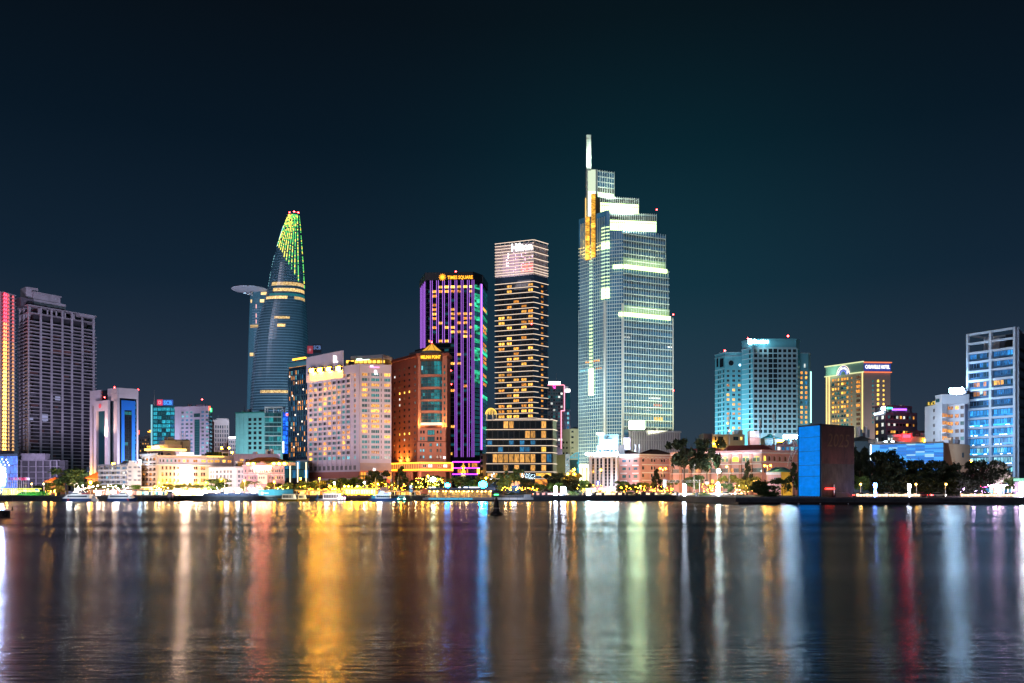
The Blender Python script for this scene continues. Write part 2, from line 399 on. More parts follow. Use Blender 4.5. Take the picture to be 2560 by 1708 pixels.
# quay wall: coping and face blocks with joints
qr = root('quay_wall', 'long grey stone embankment wall standing along the far river bank', 'embankment', (0, QL, 0)); qr['kind'] = 'structure'
for (x0, x1, y) in ((-520, xj-6, QL), (xj, 520, QR)):
    f = Face(Vector((x0, y)), Vector((x1, y)))
    n = int((x1-x0)/9); s = f.L/n
    for i in range(n):
        u0 = i*s
        if abs((u0+x0)/y) > .66: continue
        bx('stone_block', qr, f, u0+.06, u0+s-.06, -1, 1.55, 0, .5+random.uniform(0, .12), STONE)
    bx('coping', qr, f, 0, f.L, 1.56, 2.12, -.6, .85, mat('quay_coping', (.13, .135, .15), .85, var=.3, scale=.4))
# road and promenade strips
ASPH = mat('asphalt', (.05, .05, .055), .8, var=.25, scale=.4)
PAVE = mat('promenade_paving', (.24, .22, .21), .8, var=.25, scale=.5)
def strip(name, poly, z, m):
    mb = MB(); mb.poly([(x, y, z) for x, y in poly]); return tag(part(name, mb, m, None), kind='structure')
strip('promenade', [(-520, QL+.8), (xj-8, QL+.8), (xj-8, 352), (-520, 352)], 2.006, PAVE)
strip('road', [(-520, 352), (520, 352), (520, 366), (-520, 366)], 2.008, ASPH)
strip('riverside_road', [(xj+6, QR+16), (520, QR+16), (520, QR+28), (xj+6, QR+28)], 2.008, ASPH)
strip('pavement', [(-520, 366.2), (520, 366.2), (520, 374), (-520, 374)], 2.07, PAVE)
mb = MB()
for x in range(-500, 500, 9): mb.poly([(x, 358.9, 2.014), (x+4, 358.9, 2.014), (x+4, 359.1, 2.014), (x, 359.1, 2.014)])
tag(part('road_markings', mb, TRIMW, None), kind='structure')

# ------------------------------------------------------------------ 1 unfinished concrete tower
def slab_tower():
    q = [P(46, 920), P(71, 900), P(238, 960)]
    r = root('unfinished_tower', 'tall unfinished concrete tower with bare floor slabs and open storeys at the left', 'tower', (q[1].x, q[1].y+30, 2))
    fl, fr = Face(q[0], q[1]), Face(q[1], q[2])
    back = [q[2]*1.045+Vector((-6, 0)), q[0]*1.042+Vector((3, 0))]
    poly = q+back
    def grow(k, pl=poly):
        c = sum(pl, Vector((0, 0)))/len(pl); return [c+(p-c)*k for p in pl]
    zt = fr.z(762, 71)
    zs = [fr.z(780, 71), fr.z(801, 71)]
    z = zs[-1]
    while z > 30: z -= 3.68; zs.append(z)
    for i, z in enumerate(zs+[zt]):
        mb = MB(); mb.prism(grow(1.035 if i > 2 else 1.01), z-.3, z+.3); part('floor_slab', mb, CONC, r)
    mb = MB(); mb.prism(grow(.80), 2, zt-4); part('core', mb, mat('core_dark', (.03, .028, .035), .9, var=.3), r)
    for px in (71.5, 103, 130, 157, 181, 207, 235):
        u = fr.u(px); bx('column', r, fr, max(0, u-.9), min(fr.L, u+.9), 2, zt-.5, -1.6, -.1, CONC)
    for px in (47, 57): u = fl.u(px); bx('column', r, fl, u-.9, u+.9, 2, zt-.5, -1.6, -.1, CONC)
    pb('stair_core', r, fl, 45, 59, 719, 1180, -14, -2.2, CONC, 52)
    for k in range(7):
        a = 74+k*22; pb('parapet_post', r, fr, a, a+3, 766, 780, -1.2, -.1, CONC, 71)
    # penthouse tiers
    pb('roof_room', r, fr, 93, 176, 751, 772, -22, -9, CONC, 130); pb('roof_room', r, fr, 96, 164, 735, 751, -21, -10, CONC, 130)
    pb('roof_slab', r, fr, 94, 166, 732, 735, -22, -9, CONC, 130); pb('roof_room', r, fr, 62, 95, 742, 764, -20, -8, CONCD, 71)
    pb('roof_slab', r, fr, 200, 238, 787, 794, -12, 0, CONC, 220)
    # partition panels in the storeys
    rust = mat('brick_infill', (.12, .05, .045), .9, var=.3, scale=.3); grey = mat('block_infill', (.07, .065, .08), .9, var=.3, scale=.3)
    tarp = mat('pale_tarpaulin', (.55, .58, .66), .7, var=.15)
    px = [72.5, 103, 130, 157, 181, 207, 234]
    for j in range(2, len(zs)-1):
        for i in range(6):
            if random.random() < .33:
                a, b = fr.u(px[i])+1, fr.u(px[i+1])-1; w = (b-a)*random.uniform(.3, 1); a += random.random()*((b-a)-w)
                m = grey if random.random() < .7 else rust
                if j > 24 and random.random() < .2: m = tarp
                bx('partition_panel', r, fr, a, a+w, zs[j+1]+.35, zs[j]-.5, -4.2, -3.8, m)
    lowg = mat('dull_curtain_glass', (.03, .026, .036), .25, var=.3, scale=.1)
    for j in range(18, len(zs)-1):
        for i in range(3, 6):
            bx('glass_panel', r, fr, fr.u(px[i])+.9, fr.u(px[i+1])-.9, zs[j+1]+.36, zs[j]-.52, -2.6, -2.4, lowg)
    for (a, b, c, d, m) in ((139, 152, 991, 1001, tarp), (101, 121, 1035, 1052, tarp), (131, 179, 874, 886, rust), (60, 84, 1043, 1050, tarp)):
        pb('tarpaulin', r, fr, max(a, 72), b, c, d, -1.0, -.7, m)
    # podium in front
    p = root('unfinished_podium', 'low unfinished concrete podium with open bays below the bare concrete tower', 'building', (P(80, 760).x, 770, 2))
    fp = Face(P(38, 760), P(150, 760))
    for py in (1152, 1167, 1181, 1196, 1209): pb('floor_slab', p, fp, 42, 150, py-1.6, py, -14, 0, mat('stained_concrete', (.11, .10, .12), .9, var=.3, scale=.2))
    DIMC = mat('stained_concrete', (.11, .10, .12), .9, var=.3, scale=.2)  # concrete darkened in colour so the lamp spill leaves it dim
    for a in (51, 69, 88, 106, 124, 140): pb('column', p, fp, a, a+2.4, 1152, 1230, -1.5, -.2, DIMC)
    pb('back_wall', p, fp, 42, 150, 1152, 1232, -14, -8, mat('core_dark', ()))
    pb('roof_wall', p, fp, 52, 111, 1137, 1151, -9, -1.0, DIMC); pb('roof_slab', p, fp, 50, 112, 1134, 1137, -9.4, -.6, DIMC)
    area((P(110, 640).x, 620, 8), (P(140, 930).x, 930, 110), (.74, .66, 1), 7.5e5, 40)  # added unseen lamp standing in for city light on the bare tower
slab_tower()
# 2 wing with lamps on every storey
def lamp_wing():
    f = Face(P(4, 880), P(41, 900)); n = 43
    r = root('lit_scaffold_wing', 'narrow tower wing with red to golden lamps on every storey at the left edge', 'tower', (f.a.x+6, 900, 2))
    z1, z0 = f.z(733, 20), f.z(1127, 20); s = (z1-z0)/n
    mb = MB(); f.hexa(mb, 2, f.L, 2, z1, -14, -3); part('back_wall', mb, CONCD, r)
    for i in range(n+1):
        z = z0+i*s; k = i/n
        c = (1, .03, .06) if k > .80 else ((1, .12, .05) if k > .68 else ((1, .30, .05) if k > .5 else (1, .46, .08)))
        g = glow('storey_lamp_%d' % (0 if k > .80 else 1 if k > .68 else 2 if k > .5 else 3), c, 7)
        gd = glow('storey_lamp_dim_%d' % (0 if k > .80 else 1 if k > .68 else 2 if k > .5 else 3), tuple(min(1, q*.9+.12) for q in c), 1.1)
        u0 = 3.2*k
        bx('floor_slab', r, f, u0, f.L, z-.25, z+.25, -3, 0, CONC)
        if i < n:
            for px, w, mm in ((9, 1.5, g), (14, 1.0, g), (22, .9, gd), (33, 1.5, gd)):
                mb = MB(); u = f.u(px)+u0*.5*(px < 16); zb = z+.3
                a = [f.pt(u-w, zb, .15), f.pt(u+w, zb, .15), f.pt(u, zb+s*.75, .15), f.pt(u-w, zb, -.6), f.pt(u+w, zb, -.6), f.pt(u, zb+s*.75, -.6)]
                mb.poly(a[:3]); mb.poly([a[1], a[4], a[5], a[2]]); mb.poly([a[3], a[0], a[2], a[5]])
                part('storey_lamp', mb, mm, r)  # glowing wedge stands for the lamp and its cone of uplight
    for px in (5, 18, 28, 40): bx('column', r, f, f.u(px)-.4, f.u(px)+.4, z0, z1, -2.4, -1.6, CONC)
lamp_wing()
# 3 blue media facade at the left edge
r, (f,) = bld('media_building', 'blue lit glass building with a bright white screen at the left edge', [(-60, 700), (44, 690)], Zp(1136, 700), GD, depth=30)
blue_led = litwin('blue_led_wall', (.005, .03, .3), (.02, .18, 1.), 1.6, 1.)
for i in range(6):
    for j in range(4):
        bx('glass_panel', r, f, f.u(-8+i*8.6)+.1, f.u(-8+(i+1)*8.6)-.1, f.z(1228-j*22, 20), f.z(1207-j*22, 20), 0, .3, blue_led)
pb('screen', r, f, -50, 11, 1170, 1213, .5, 1.2, glow('white_screen_glow', (.45, .55, 1), 220)); pb('screen', r, f, 12, 17, 1184, 1194, .5, 1.2, G_WHITE)
for k in range(9): pb('facade_lamp', r, f, -4+k*3.4, -2.6+k*3.4, 1146+(k*7) % 20, 1149+(k*7) % 20, .4, .7, G_COOL)

# 4 white and blue bank tower
def bank_tower():
    q = [(227, 622), (295, 600), (345, 609)]
    r, (fl, fr) = bld('bank_tower', 'white framed office tower with a bright blue side and a red disc emblem', q, Zp(972, 600), GD, depth=35, cat='tower')
    WP = mat('white_cladding', (.72, .62, .70), .6, var=.08, scale=.2); BL = mat('blue_cladding', (.02, .22, .85), .5, var=.06, scale=.2)
    gt = mat('glass_blue_black', (.006, .03, .05), .1, var=.4, scale=.1)
    zt = Zp(970, 600)
    bx('crown_band', r, fl, fl.u(271.5), fl.L+.01, zt-3.9, zt+.1, 0, .7, WP); bx('crown_band', r, fr, 0, fr.L, zt-3.9, zt+.1, 0, .69, WP)
    bx('frieze', r, fl, fl.u(271.5), fl.L, zt-8.5, zt-3.95, 0, .5, WP); bx('frieze', r, fr, 0, fr.L, zt-6.8, zt-3.95, 0, .5, WP)
    bx('crown_band', r, fl, 0, fl.u(255), zt-10.5, zt+.1, 0, .7, WP)
    bx('corner_pillar', r, fl, fl.u(287), fl.L+.3, 2, zt-8.5, 0, .8, WP); bx('corner_pillar', r, fr, .0, .8, 2, zt-4, 0, .8, WP)
    bx('edge_pillar', r, fl, 0, fl.u(233), 2, zt-10.5, 0, .8, WP); bx('edge_pillar', r, fr, fr.u(341), fr.L, 2, zt-6.8, 0, .6, WP)
    # portal on the front
    zz = fl.z(1003, 260); zb = fl.z(1028, 260)
    bx('portal_head', r, fl, fl.u(243), fl.u(278.5), zb, zz, .8, 2.6, WP)
    bx('portal_leg', r, fl, fl.u(243), fl.u(249.5), 2, zb, .8, 2.6, WP); bx('portal_leg', r, fl, fl.u(271), fl.u(278.5), 2, zb, .8, 2.6, WP)
    for k in range(9): u = fl.u(250.5+k*2.4); bx('fin', r, fl, u-.18, u+.18, 2, zb, .1, 1.0, mat('blue_fin', (.02, .10, .16), .3, var=.1))
    mb = MB(); c = fl.pt(fl.u(259.6), fl.z(1016, 260), 2.62)
    mb.tube(c, c+Vector((fl.n.x, fl.n.y, 0))*.4, 1.5, n=20); part('emblem', mb, glow('red_emblem', (.9, .05, .08), .9), r)
    # blue side
    bx('blue_panel', r, fr, fr.u(303), fr.u(337), fr.z(1026, 320), fr.z(1002, 320), .05, .6, BL)
    for a, b in ((303, 310.5), (329, 337)): bx('blue_panel', r, fr, fr.u(a), fr.u(b), 2, fr.z(1026, 320), .05, .6, BL)
    for j, (z0, z1) in enumerate(rows_even(fr, 320, 1028, 1170, 13, .8)):
        for a, b in ((311, 320), (320.4, 329)):
            window(r, fr, fr.u(a), fr.u(b), z0, z1, GT if (j in (1, 5, 12) and a < 315) or j == 12 else GD, FRD, .08)
    for j, (z0, z1) in enumerate(rows_even(fr, 320, 1002, 1165, 15, .75)):
        window(r, fr, fr.u(337.4), fr.u(341), z0, z1, GB if j % 4 else GTD, FRD, .08)
    for pya in range(1000, 1160, 12): bx('glass_band', r, fl, fl.u(279), fl.u(286.5), fl.z(pya+10, 283), fl.z(pya, 283), .05, .15, gt)
    for pya in range(1000, 1160, 12): bx('glass_band', r, fl, fl.u(233.5), fl.u(242), fl.z(pya+10, 238), fl.z(pya, 238), .05, .15, gt)
    for px, ff, dz in ((287, fl, 1.0), (345, fr, .2), (262, fl, -5)): ax('beacon', r, ff.pt(min(ff.u(px), ff.L), zt+dz-.8, .2), (.9, .9, .9), G_RED)
    wash(fr, 320, 40, 30, (.75, .8, 1), 5.0, 12, 14); wash(fl, 262, 60, 32, (1, .80, 1), 1.5, 25, 14)
    for px, ff in ((230, fl), (246, fl)):
        area(ff.pt(ff.u(px), 8, 4.5), ff.pt(ff.u(px), 24, 0), (1, .50, .06), 4500, 2)
    area(fl.pt(fl.u(275), 40, 6), fl.pt(fl.u(275), 60, 0), (1, .6, .4), 5000, 2)
bank_tower()
# 5-8 mid left block
r, (f,) = bld('teal_glass_office', 'turquoise glass office block with a red and blue roof sign and a thin mast', [(381, 640), (438, 640)], Zp(1014, 640), mat('teal_core', (.02, .12, .15), .3, var=.2), depth=25)
LTEAL = litwin('lit_teal', (.01, .22, .34), (.05, .75, .95), .75, 3.)
for j, (z0, z1) in enumerate(rows_even(f, 410, 1018, 1112, 9, .84)):
    for i, (u0, u1) in enumerate(cols_even(f, 383, 437, 5, .94)):
        window(r, f, u0, u1, z0, z1, pick([(LTEAL, 5), (GB, .6), (GTD, 1.0)]), mat('teal_frame', (.03, .2, .25), .4, var=0), .05)
bx('corner_fin', r, f, -.8, 0, 2, Zp(1012, 640), -.3, .8, glow('cyan_edge_light', (.35, .85, 1), .8))
mb = MB(); c = f.pt(f.u(385.5), Zp(1014, 640)); mb.tube(c, c+Vector((0, 0, 6)), .5, .3); mb.tube(c+Vector((0, 0, 6)), c+Vector((0, 0, 11.5)), .25, .08)
mb.tube(c+Vector((1.5, 0, 0)), c+Vector((0, 0, 4)), .15); part('mast', mb, STEEL, r)
pb('sign_board', r, f, 392, 405.5, 999, 1013.5, -1, -.4, glow('red_sign_glow', (.8, .02, .10), 1.0)); pb('sign_board', r, f, 406, 431.5, 999.5, 1013.5, -1, -.5, glow('blue_sign_glow', (.01, .14, .75), .6))
sign('SCB', r, f, 409, 429, 1001.5, 1012, glow('blue_letter_glow', (.05, .35, 1), 1.3), -.3); sign('O', r, f, 395, 402.5, 1001.5, 1011, glow('pink_letter_glow', (1, .5, .6), .8), -.25)
r, (f, f2) = bld('lilac_office', 'pale lilac office block with a dark glass centre strip and blue windows', [(438, 600), (523, 592), (530, 604)], Zp(1018.5, 592), LILAC, depth=22)
zt = Zp(1018.5, 592)
wl = [(454, 460), (465, 471.5), (476, 482), (504, 510.5), (515, 521.5)]
cols = [(f.u(a), f.u(b)) for a, b in wl]
rows = rows_even(f, 522, 1025, 1142, 12, .55)
grid(r, f, cols, rows, [(GB, 3), (LCY, 2.2), (GTD, 2)], FRL, LILAC, (0, f.L, 2, zt), .4, 'w')
bx('glass_strip', r, f, f.u(487.5), f.u(500), 2, f.z(1049, 494), .41, .6, GTD); pb('glass_strip', r, f, 486, 501, 1034, 1043, .41, .6, GTD)
for k in range(14): pb('spandrel', r, f, 488, 499.5, 1054+k*6.2, 1055+k*6.2, .6, .8, mat('teal_bar', (.02, .12, .16), .3, var=0))
band(r, [f], zt-.3, zt+1.0, 0, .7, LILAC, 'parapet'); pb('roof_room', r, f, 486, 508, 1010.5, 1018, -8, -2, LILAC)
for z0, z1 in rows: bx('side_window', r, f2, .8, f2.L-.5, z0, z1-.2, .02, .15, GTD)
c = f.pt(f.u(496), zt, -4); mb = MB(); mb.tube(c, c+Vector((0, 0, 5.5)), .1); part('mast', mb, DARK, r); ax('beacon', r, c+Vector((0, 0, 5.5)), (.9, .9, .9), G_RED)
pb('neon_sign', r, f, 524, 527, 1016, 1026, .5, 1, glow('neon_red', (1, .1, .05), 4)); pb('neon_sign', r, f, 527.6, 531, 1021, 1030, .5, 1, glow('neon_green', (.05, 1, .2), 4))
wash(f, 480, zt-18, 30, (.86, .80, 1), 2.4, 16, 16)
r, (f, f2) = bld('brown_office', 'dim brown office block of narrow windows behind the lilac office', [(529, 720), (536, 700), (573, 700)], Zp(1051, 700), mat('brown_stone', (.26, .15, .14), .8, var=.15), depth=25)
grid(r, f2, cols_even(f2, 537, 572, 6, .55), rows_even(f2, 555, 1062, 1150, 8, .72), [(GD, 8), (LDIM, 1)], FRD, mat('brown_stone', ()), (0, f2.L, 2, Zp(1052, 700)), .5)
band(r, [f, f2], Zp(1054, 700), Zp(1050, 700), 0, .8, mat('brown_stone', ())); pb('roof_room', r, f2, 540, 566, 1046, 1051, -6, -1, mat('brown_stone', ()))
wash(f2, 555, 40, 30, (1, .6, .55), .8, 25)
r, (f,) = bld('signed_roof_block', 'small dark block carrying a white lettered roof sign beside the brown office', [(571, 680), (592, 680)], Zp(1097, 680), mat('brown_stone', ()), depth=20)
pb('sign_board', r, f, 572.5, 589.5, 1092, 1096.5, -.5, .1, G_WHITE); grid(r, f, cols_even(f, 572, 591, 4, .5), rows_even(f, 580, 1100, 1150, 5, .5), [(GD, 3), (LDIM, 1)], FRD)
r, (f,) = bld('gold_dotted_block', 'dim grey block with scattered warm windows behind the corner hotel', [(346, 680), (381, 680)], Zp(1092, 680), mat('grey_stone', (.16, .14, .15), .9, var=.2), depth=20)
grid(r, f, cols_even(f, 348, 380, 5, .35), rows_even(f, 360, 1096, 1150, 6, .4), [(GD, 4), (LW, 1.2)], FRD)
pb('roof_lamp', r, f, 369, 380, 1078.5, 1080.5, -1, 0, G_GOLD); pb('roof_room', r, f, 368, 381, 1081, 1092, -6, -.5, mat('grey_stone', ())); pb('neon_sign', r, f, 344.5, 348.5, 1076, 1086, .2, .6, glow('neon_red', ()))
pb('neon_sign', r, f, 374, 377, 1075.5, 1078, -.5, 0, glow('neon_orange', (1, .35, .05), 6))

# 9 teal box building + 10 blue strip
TEALW = mat('teal_cladding', (.20, .52, .56), .5, var=.06, scale=.2)
r, (f,) = bld('teal_panel_block', 'pale turquoise panelled block with three columns of dark square windows', [(589, 540), (661, 533)], Zp(1030.5, 533), TEALW, depth=25)
zs = [1055+k*13 for k in range(8)]
seam = mat('panel_teal', (.22, .56, .60), .5, var=.08, scale=.3)
us = [f.u(p) for p in (589.4, 600, 610, 620.5)]; ys = [1031+k*9.2 for k in range(12)]
for i in range(3):
    for a, b in zip(ys, ys[1:]): bx('panel', r, f, us[i]+.06, us[i+1]-.06, f.z(b, 605)+.06, f.z(a, 605)-.06, 0, .2, seam)
pxs = [(621.5, 628.5), (634.5, 641), (647, 654)]
for j, py in enumerate([1045, 1057.5, 1068, 1078.5, 1091.5, 1104.5, 1116]):
    hgt = 7.5 if j in (0, 3, 4, 5, 6) else 5
    for a, b in pxs: window(r, f, f.u(a), f.u(b), f.z(py+hgt, 640), f.z(py, 640), GD, FRD, .06)
band(r, [f], Zp(1030.5, 533)-.3, Zp(1030.5, 533)+.4, 0, .5, mat('teal_edge', (.02, .2, .18), .5, var=0), 'parapet')
wash(f, 625, 42, 24, (.78, .95, 1), 2.0, 22, 14)
r, (f,) = bld('glass_stair_block', 'dark teal glass block with white floor bands and an open roof frame', [(661.5, 528), (707, 528)], Zp(1032, 528), TEALW, depth=24)
for k in range(4):
    pb('floor_band', r, f, 662, 704, 1042+k*23.5, 1043.5+k*23.5, .1, .7, TRIMW)
    for i in range(4): pb('glass_panel', r, f, 663+i*10.2, 672.6+i*10.2, 1034.5+k*23.5 if k else 1033, 1041.5+k*23.5, .02, .25, GTD)
    for i in range(4): pb('glass_panel', r, f, 663+i*10.2, 672.6+i*10.2, 1044+k*23.5, 1056+k*23.5 if k else 1055, .02, .25, GT if random.random() < .5 else GTD)
pb('side_wall', r, f, 704.2, 707, 1030, 1135, 0, .9, TEALW)
mb = MB(); 
for a in (661.5, 683, 704.5): f.hexa(mb, f.u(a), f.u(a)+.5, Zp(1032, 528), Zp(1017, 528), -6, -5.4); f.hexa(mb, f.u(a), f.u(a)+.5, Zp(1032, 528), Zp(1020, 528), -.6, 0)
f.hexa(mb, f.u(661), f.u(706), Zp(1019, 528), Zp(1017, 528), -6.3, 0); part('roof_frame', mb, TRIMW, r)
wash(f, 684, 44, 22, (.7, .95, 1), 1.3, 24, 12)
r, (f,) = bld('blue_lit_block', 'narrow building glowing deep blue between the glass block and a dark tower', [(705, 560), (724, 560)], Zp(1030, 560), GD, depth=20)
for k in range(9):
    for i in range(2): pb('glass_panel', r, f, 706+i*8.6, 714+i*8.6, 1031+k*11.6, 1041.5+k*11.6, .02, .3, blue_led)
pb('neon_sign', r, f, 708, 710, 1104, 1132, .4, .9, G_COOL); pb('neon_sign', r, f, 716, 721, 1034, 1040, .4, .8, glow('neon_red', ()))

# 11 tapering tower with helipad
def taper_tower():
    D = 820.
    prof = [(534, 724, 747), (548, 718, 748.5), (566, 711, 750.5), (614, 696, 754), (664, 683, 757.5), (721, 673, 760.5), (760, 662, 763), (800, 652, 765), (857, 642, 767.5), (940, 634, 769), (1030, 629, 770.5), (1232, 626, 771)]
    def lr(py):
        for (a, l0, r0), (b, l1, r1) in zip(prof, prof[1:]):
            if a <= py <= b: k = (py-a)/(b-a); return l0+(l1-l0)*k, r0+(r1-r0)*k
        return prof[-1][1:]
    M = 40
    def ring(py, ex=0.):
        l, r_ = lr(py); cx = P((l+r_)/2, D).x; rx = (r_-l)/2*D/F+ex; ry = max(4., rx*.85)
        pts = []
        for i in range(M):
            a = 2*math.pi*i/M; c, s = math.cos(a), math.sin(a); p = 2.6
            rr = (abs(c)**p+abs(s)**p)**(-1/p); pts.append(Vector((cx+rx*rr*c, D+(ry+ex*.3)*rr*s)))
        return pts
    r = root('helipad_tower', 'tall tapering blue glass tower with a round helipad and green gold lit crown', 'tower', (P(700, D).x, D+20, 2))
    TG = litwin('tower_glass', (.006, .040, .075), (.020, .10, .17), .75, 1.)
    BANDM = mat('tower_spandrel', (.10, .15, .20), .35, var=.15, scale=.05)
    def loft(name, pys, m, exs, kind=None):
        mb = MB()
        for (a, ea), (b, eb) in zip(zip(pys, exs), zip(pys[1:], exs[1:])):
            A, B = ring(a, ea), ring(b, eb)
            for i in range(M):
                j = (i+1) % M
                mb.poly([(A[i].x, A[i].y, Zp(a, D)), (B[i].x, B[i].y, Zp(b, D)), (B[j].x, B[j].y, Zp(b, D)), (A[j].x, A[j].y, Zp(a, D))][::-1])
        if name == 'glass_skin': mb.poly([(p.x, p.y, Zp(pys[0], D)) for p in ring(pys[0])])
        return part(name, mb, m, r, kind=kind)
    loft('glass_skin', [534]+[a for a, _, _ in prof[1:]], TG, [0]*len(prof))
    py = 545.
    while py < 1190:
        loft('floor_band', [py, py, py+2.2, py+2.2], BANDM, [0, .28, .28, 0]); py += 6.75
    def arc_strip(name, py0, py1, pxa, pxb, m, ex):
        mb = MB(); A, B = ring(py0, ex), ring(py1, ex)
        for i in range(M//2, M):
            j = (i+1) % M
            mid = CX+(A[i].x+A[j].x)/2/((A[i].y+A[j].y)/2)*F
            if pxa <= mid <= pxb and A[i].y < D-1:
                mb.poly([(B[i].x, B[i].y, Zp(py1, D)), (B[j].x, B[j].y, Zp(py1, D)), (A[j].x, A[j].y, Zp(py0, D)), (A[i].x, A[i].y, Zp(py0, D))])
        if mb.f: part(name, mb, m, r)
    TW = litwin('tower_lit', (.35, .16, .04), (1, .70, .28), 1.5, .8)
    for a, b, c, d in ((713.5, 722, 679, 760), (729, 737, 682, 760), (749, 756, 668, 696), (749, 756, 696, 716), (749, 756, 732, 762), (800, 806, 690, 722), (819, 826, 692, 714), (982, 989, 650, 722)):
        arc_strip('lit_window', a, b, c, d, TW, .45)
    arc_strip('lit_window', 742, 748, 676, 760, GT, .35)
    # wing on the left under the helipad
    mb = MB(); fw = []
    for py, l in ((733, 629.5), (760, 627.5), (857, 624), (1028, 620), (1232, 618)):
        cx = P((l+690)/2, D+6).x; rx = (690-l)/2*D/F
        fw.append([(cx+rx*math.copysign(abs(math.cos(a))**.7, math.cos(a)), D+6+13*math.copysign(abs(math.sin(a))**.7, math.sin(a)), Zp(py, D)) for a in [2*math.pi*i/24 for i in range(24)]])
    for A, B in zip(fw, fw[1:]):
        for i in range(24): j = (i+1) % 24; mb.poly([B[i], B[j], A[j], A[i]])
    mb.poly(fw[0]); part('wing', mb, TG, r)
    fw_ = Face(P(627, D-4), P(668, D-7))
    for k in range(40):
        py = 757+k*6.75
        if not 770 < py < 1030: continue
        mb = MB(); t = (py-733)/500.; l = 629.5-t*11; cx = P((l+690)/2, D+6).x; rx = (690-l)/2*D/F+.25
        ps = [(cx+rx*math.copysign(abs(math.cos(a))**.7, math.cos(a)), D+6+13.2*math.copysign(abs(math.sin(a))**.7, math.sin(a))) for a in [2*math.pi*i/24 for i in range(24)]]
        for i in range(12, 24):
            j = (i+1) % 24; mb.poly([ps[i]+(Zp(py+2.2, D),), ps[j]+(Zp(py+2.2, D),), ps[j]+(Zp(py, D),), ps[i]+(Zp(py, D),)])
        part('wing_band', mb, BANDM, r)
    pb('lit_window', r, fw_, 631, 668, 731, 738, 0, 1.0, TW); pb('lit_window', r, fw_, 628, 666, 749.5, 757, 0, 1.2, TW)
    for a, b, c, d in ((628, 657, 813, 820), (646, 657, 833, 839), (627, 653, 883, 891)): pb('lit_window', r, fw_, a, b, c, d, 0, 2.0, TW)
    for c in (762, 785, 800): pb('neon_strip', r, fw_, 642, 643.4, c, c+10, 1., 2., glow('pale_red_strip', (1, .45, .4), 1.6))
    # helipad disc
    c = (P(625, D-8).x, D-8, Zp(724, D-8)); mb = MB()
    mb.lathe(c, [(5, -1.9), (13, -1.1), (16.2, -.5), (16.6, 0), (16.2, .3)], 40); part('helipad', mb, mat('helipad_shell', (.30, .29, .33), .5, var=.05), r)
    mb = MB(); mb.tube((c[0], c[1], c[2]-3), (P(650, D+2).x, D+2, c[2]-9), 1.1, 1.7)
    for k in (-1, 1): mb.tube((c[0]+k*7, c[1]+3, c[2]-2.2), (P(655, D).x, D, c[2]-6), .5)
    part('helipad_bracket', mb, STEEL, r)
    area((c[0]-30, c[1]-45, c[2]-70), (c[0]+2, c[1], c[2]-3), (.95, .85, 1), 8e3, 6)
    # LED crown: dots on the slanted screen
    mb = MB(); rng = random.Random(3)
    for k in range(62):
        py = 541+k*3.1; R = ring(py, .5)
        for i in range(M//2, M*2):
            a = math.pi*(1+i/(M*1.5)*.0)
        l, r_ = lr(py); cut = max(l, 696+(py-614)*(760-696)/(725-614)) if py > 566 else l
        n = 12
        for i in range(n):
            t = i/(n-1); px = l+(r_-l)*t
            fx = 721+(r_-721)*t if False else px
            if px < cut+1.5 or rng.random() < .10: continue
            cx = P((l+r_)/2, D).x; rx = (r_-l)/2*D/F; ry = max(4., rx*.85); xx = (P(px, D).x-cx)/rx
            yy = D-(ry+.6)*(max(0, 1-abs(xx)**2.6))**(1/2.6)
            w = .27; mi = 0 if rng.random() < .30+.35*(t < .6) else 1
            X = cx+xx*rx*1.02; Z = Zp(py, D)
            mb.box(X-w, X+w, yy-.5, yy, Z-.42, Z+.42, mi)
    part('crown_lights', mb, [glow('crown_yellow', (.90, .85, .10), 2.4), glow('crown_green', (.12, .75, .14), 1.8)], r, kind='stuff')
    edge = glow('pale_cyan_edge', (.35, .85, .95), 1.6)
    for a, b in ((566, 600), (604, 618), (640, 668), (682, 702), (704, 722)):
        mb = MB(); pa, pb_ = lr(a)[0], lr(b)[0]; mb.tube((P(pa, D).x-.6, D-.5, Zp(a, D)), (P(pb_, D).x-.6, D-.5, Zp(b, D)), .6); part('edge_light', mb, edge, r)
    for px, py in ((725, 534), (746, 534), (736, 532)): ax('beacon', r, (P(px, D).x, D-1, Zp(py, D)), (1.8, 1.2, 1.2), G_RED)
    area((P(690, 700).x, 640, 60), (P(700, D).x, D, 150), (.45, .75, 1), 2.0e5, 30)
taper_tower()
# ------------------------------------------------------------------ 12 dark blue slim tower
BLUEM = mat('blue_metal', (.03, .09, .16), .35, var=.15)
r, (f,) = bld('slim_blue_tower', 'slim dark blue glass tower with gold roof lights joined to the pale lilac hotel', [(722.5, 482), (771, 470)], Zp(903, 471), mat('blue_core', (.012, .03, .05), .25, var=.3), depth=22, cat='tower')
zt = Zp(903, 471); cols = cols_even(f, 723, 770.5, 9, .72); rows = rows_even(f, 747, 924, 1143, 17, .86)
grid(r, f, cols, rows, lambda i, j: pick([(LA, 2.2), (GB, 1.3), (LCY, .25), (GD, 4.2), (GTD, 2)]), BLUEM, style='plain')
for i in range(10): u = f.u(723)+(f.u(770.5)-f.u(723))*i/9; bx('fin', r, f, u-.22, u+.22, Zp(1146, 480), zt-4, 0, .6, BLUEM)
for a, b in rows[::2]: bx('floor_band', r, f, 0, f.L, a-.25, a, 0, .4, BLUEM)
for k in range(12): pb('spark_lamp', r, f, 726+(k*17) % 44, 727.4+(k*17) % 44, 940+k*16, 944+k*16, .5, .8, glow('pale_lamp_glow', (1, .8, .6), 2.5))
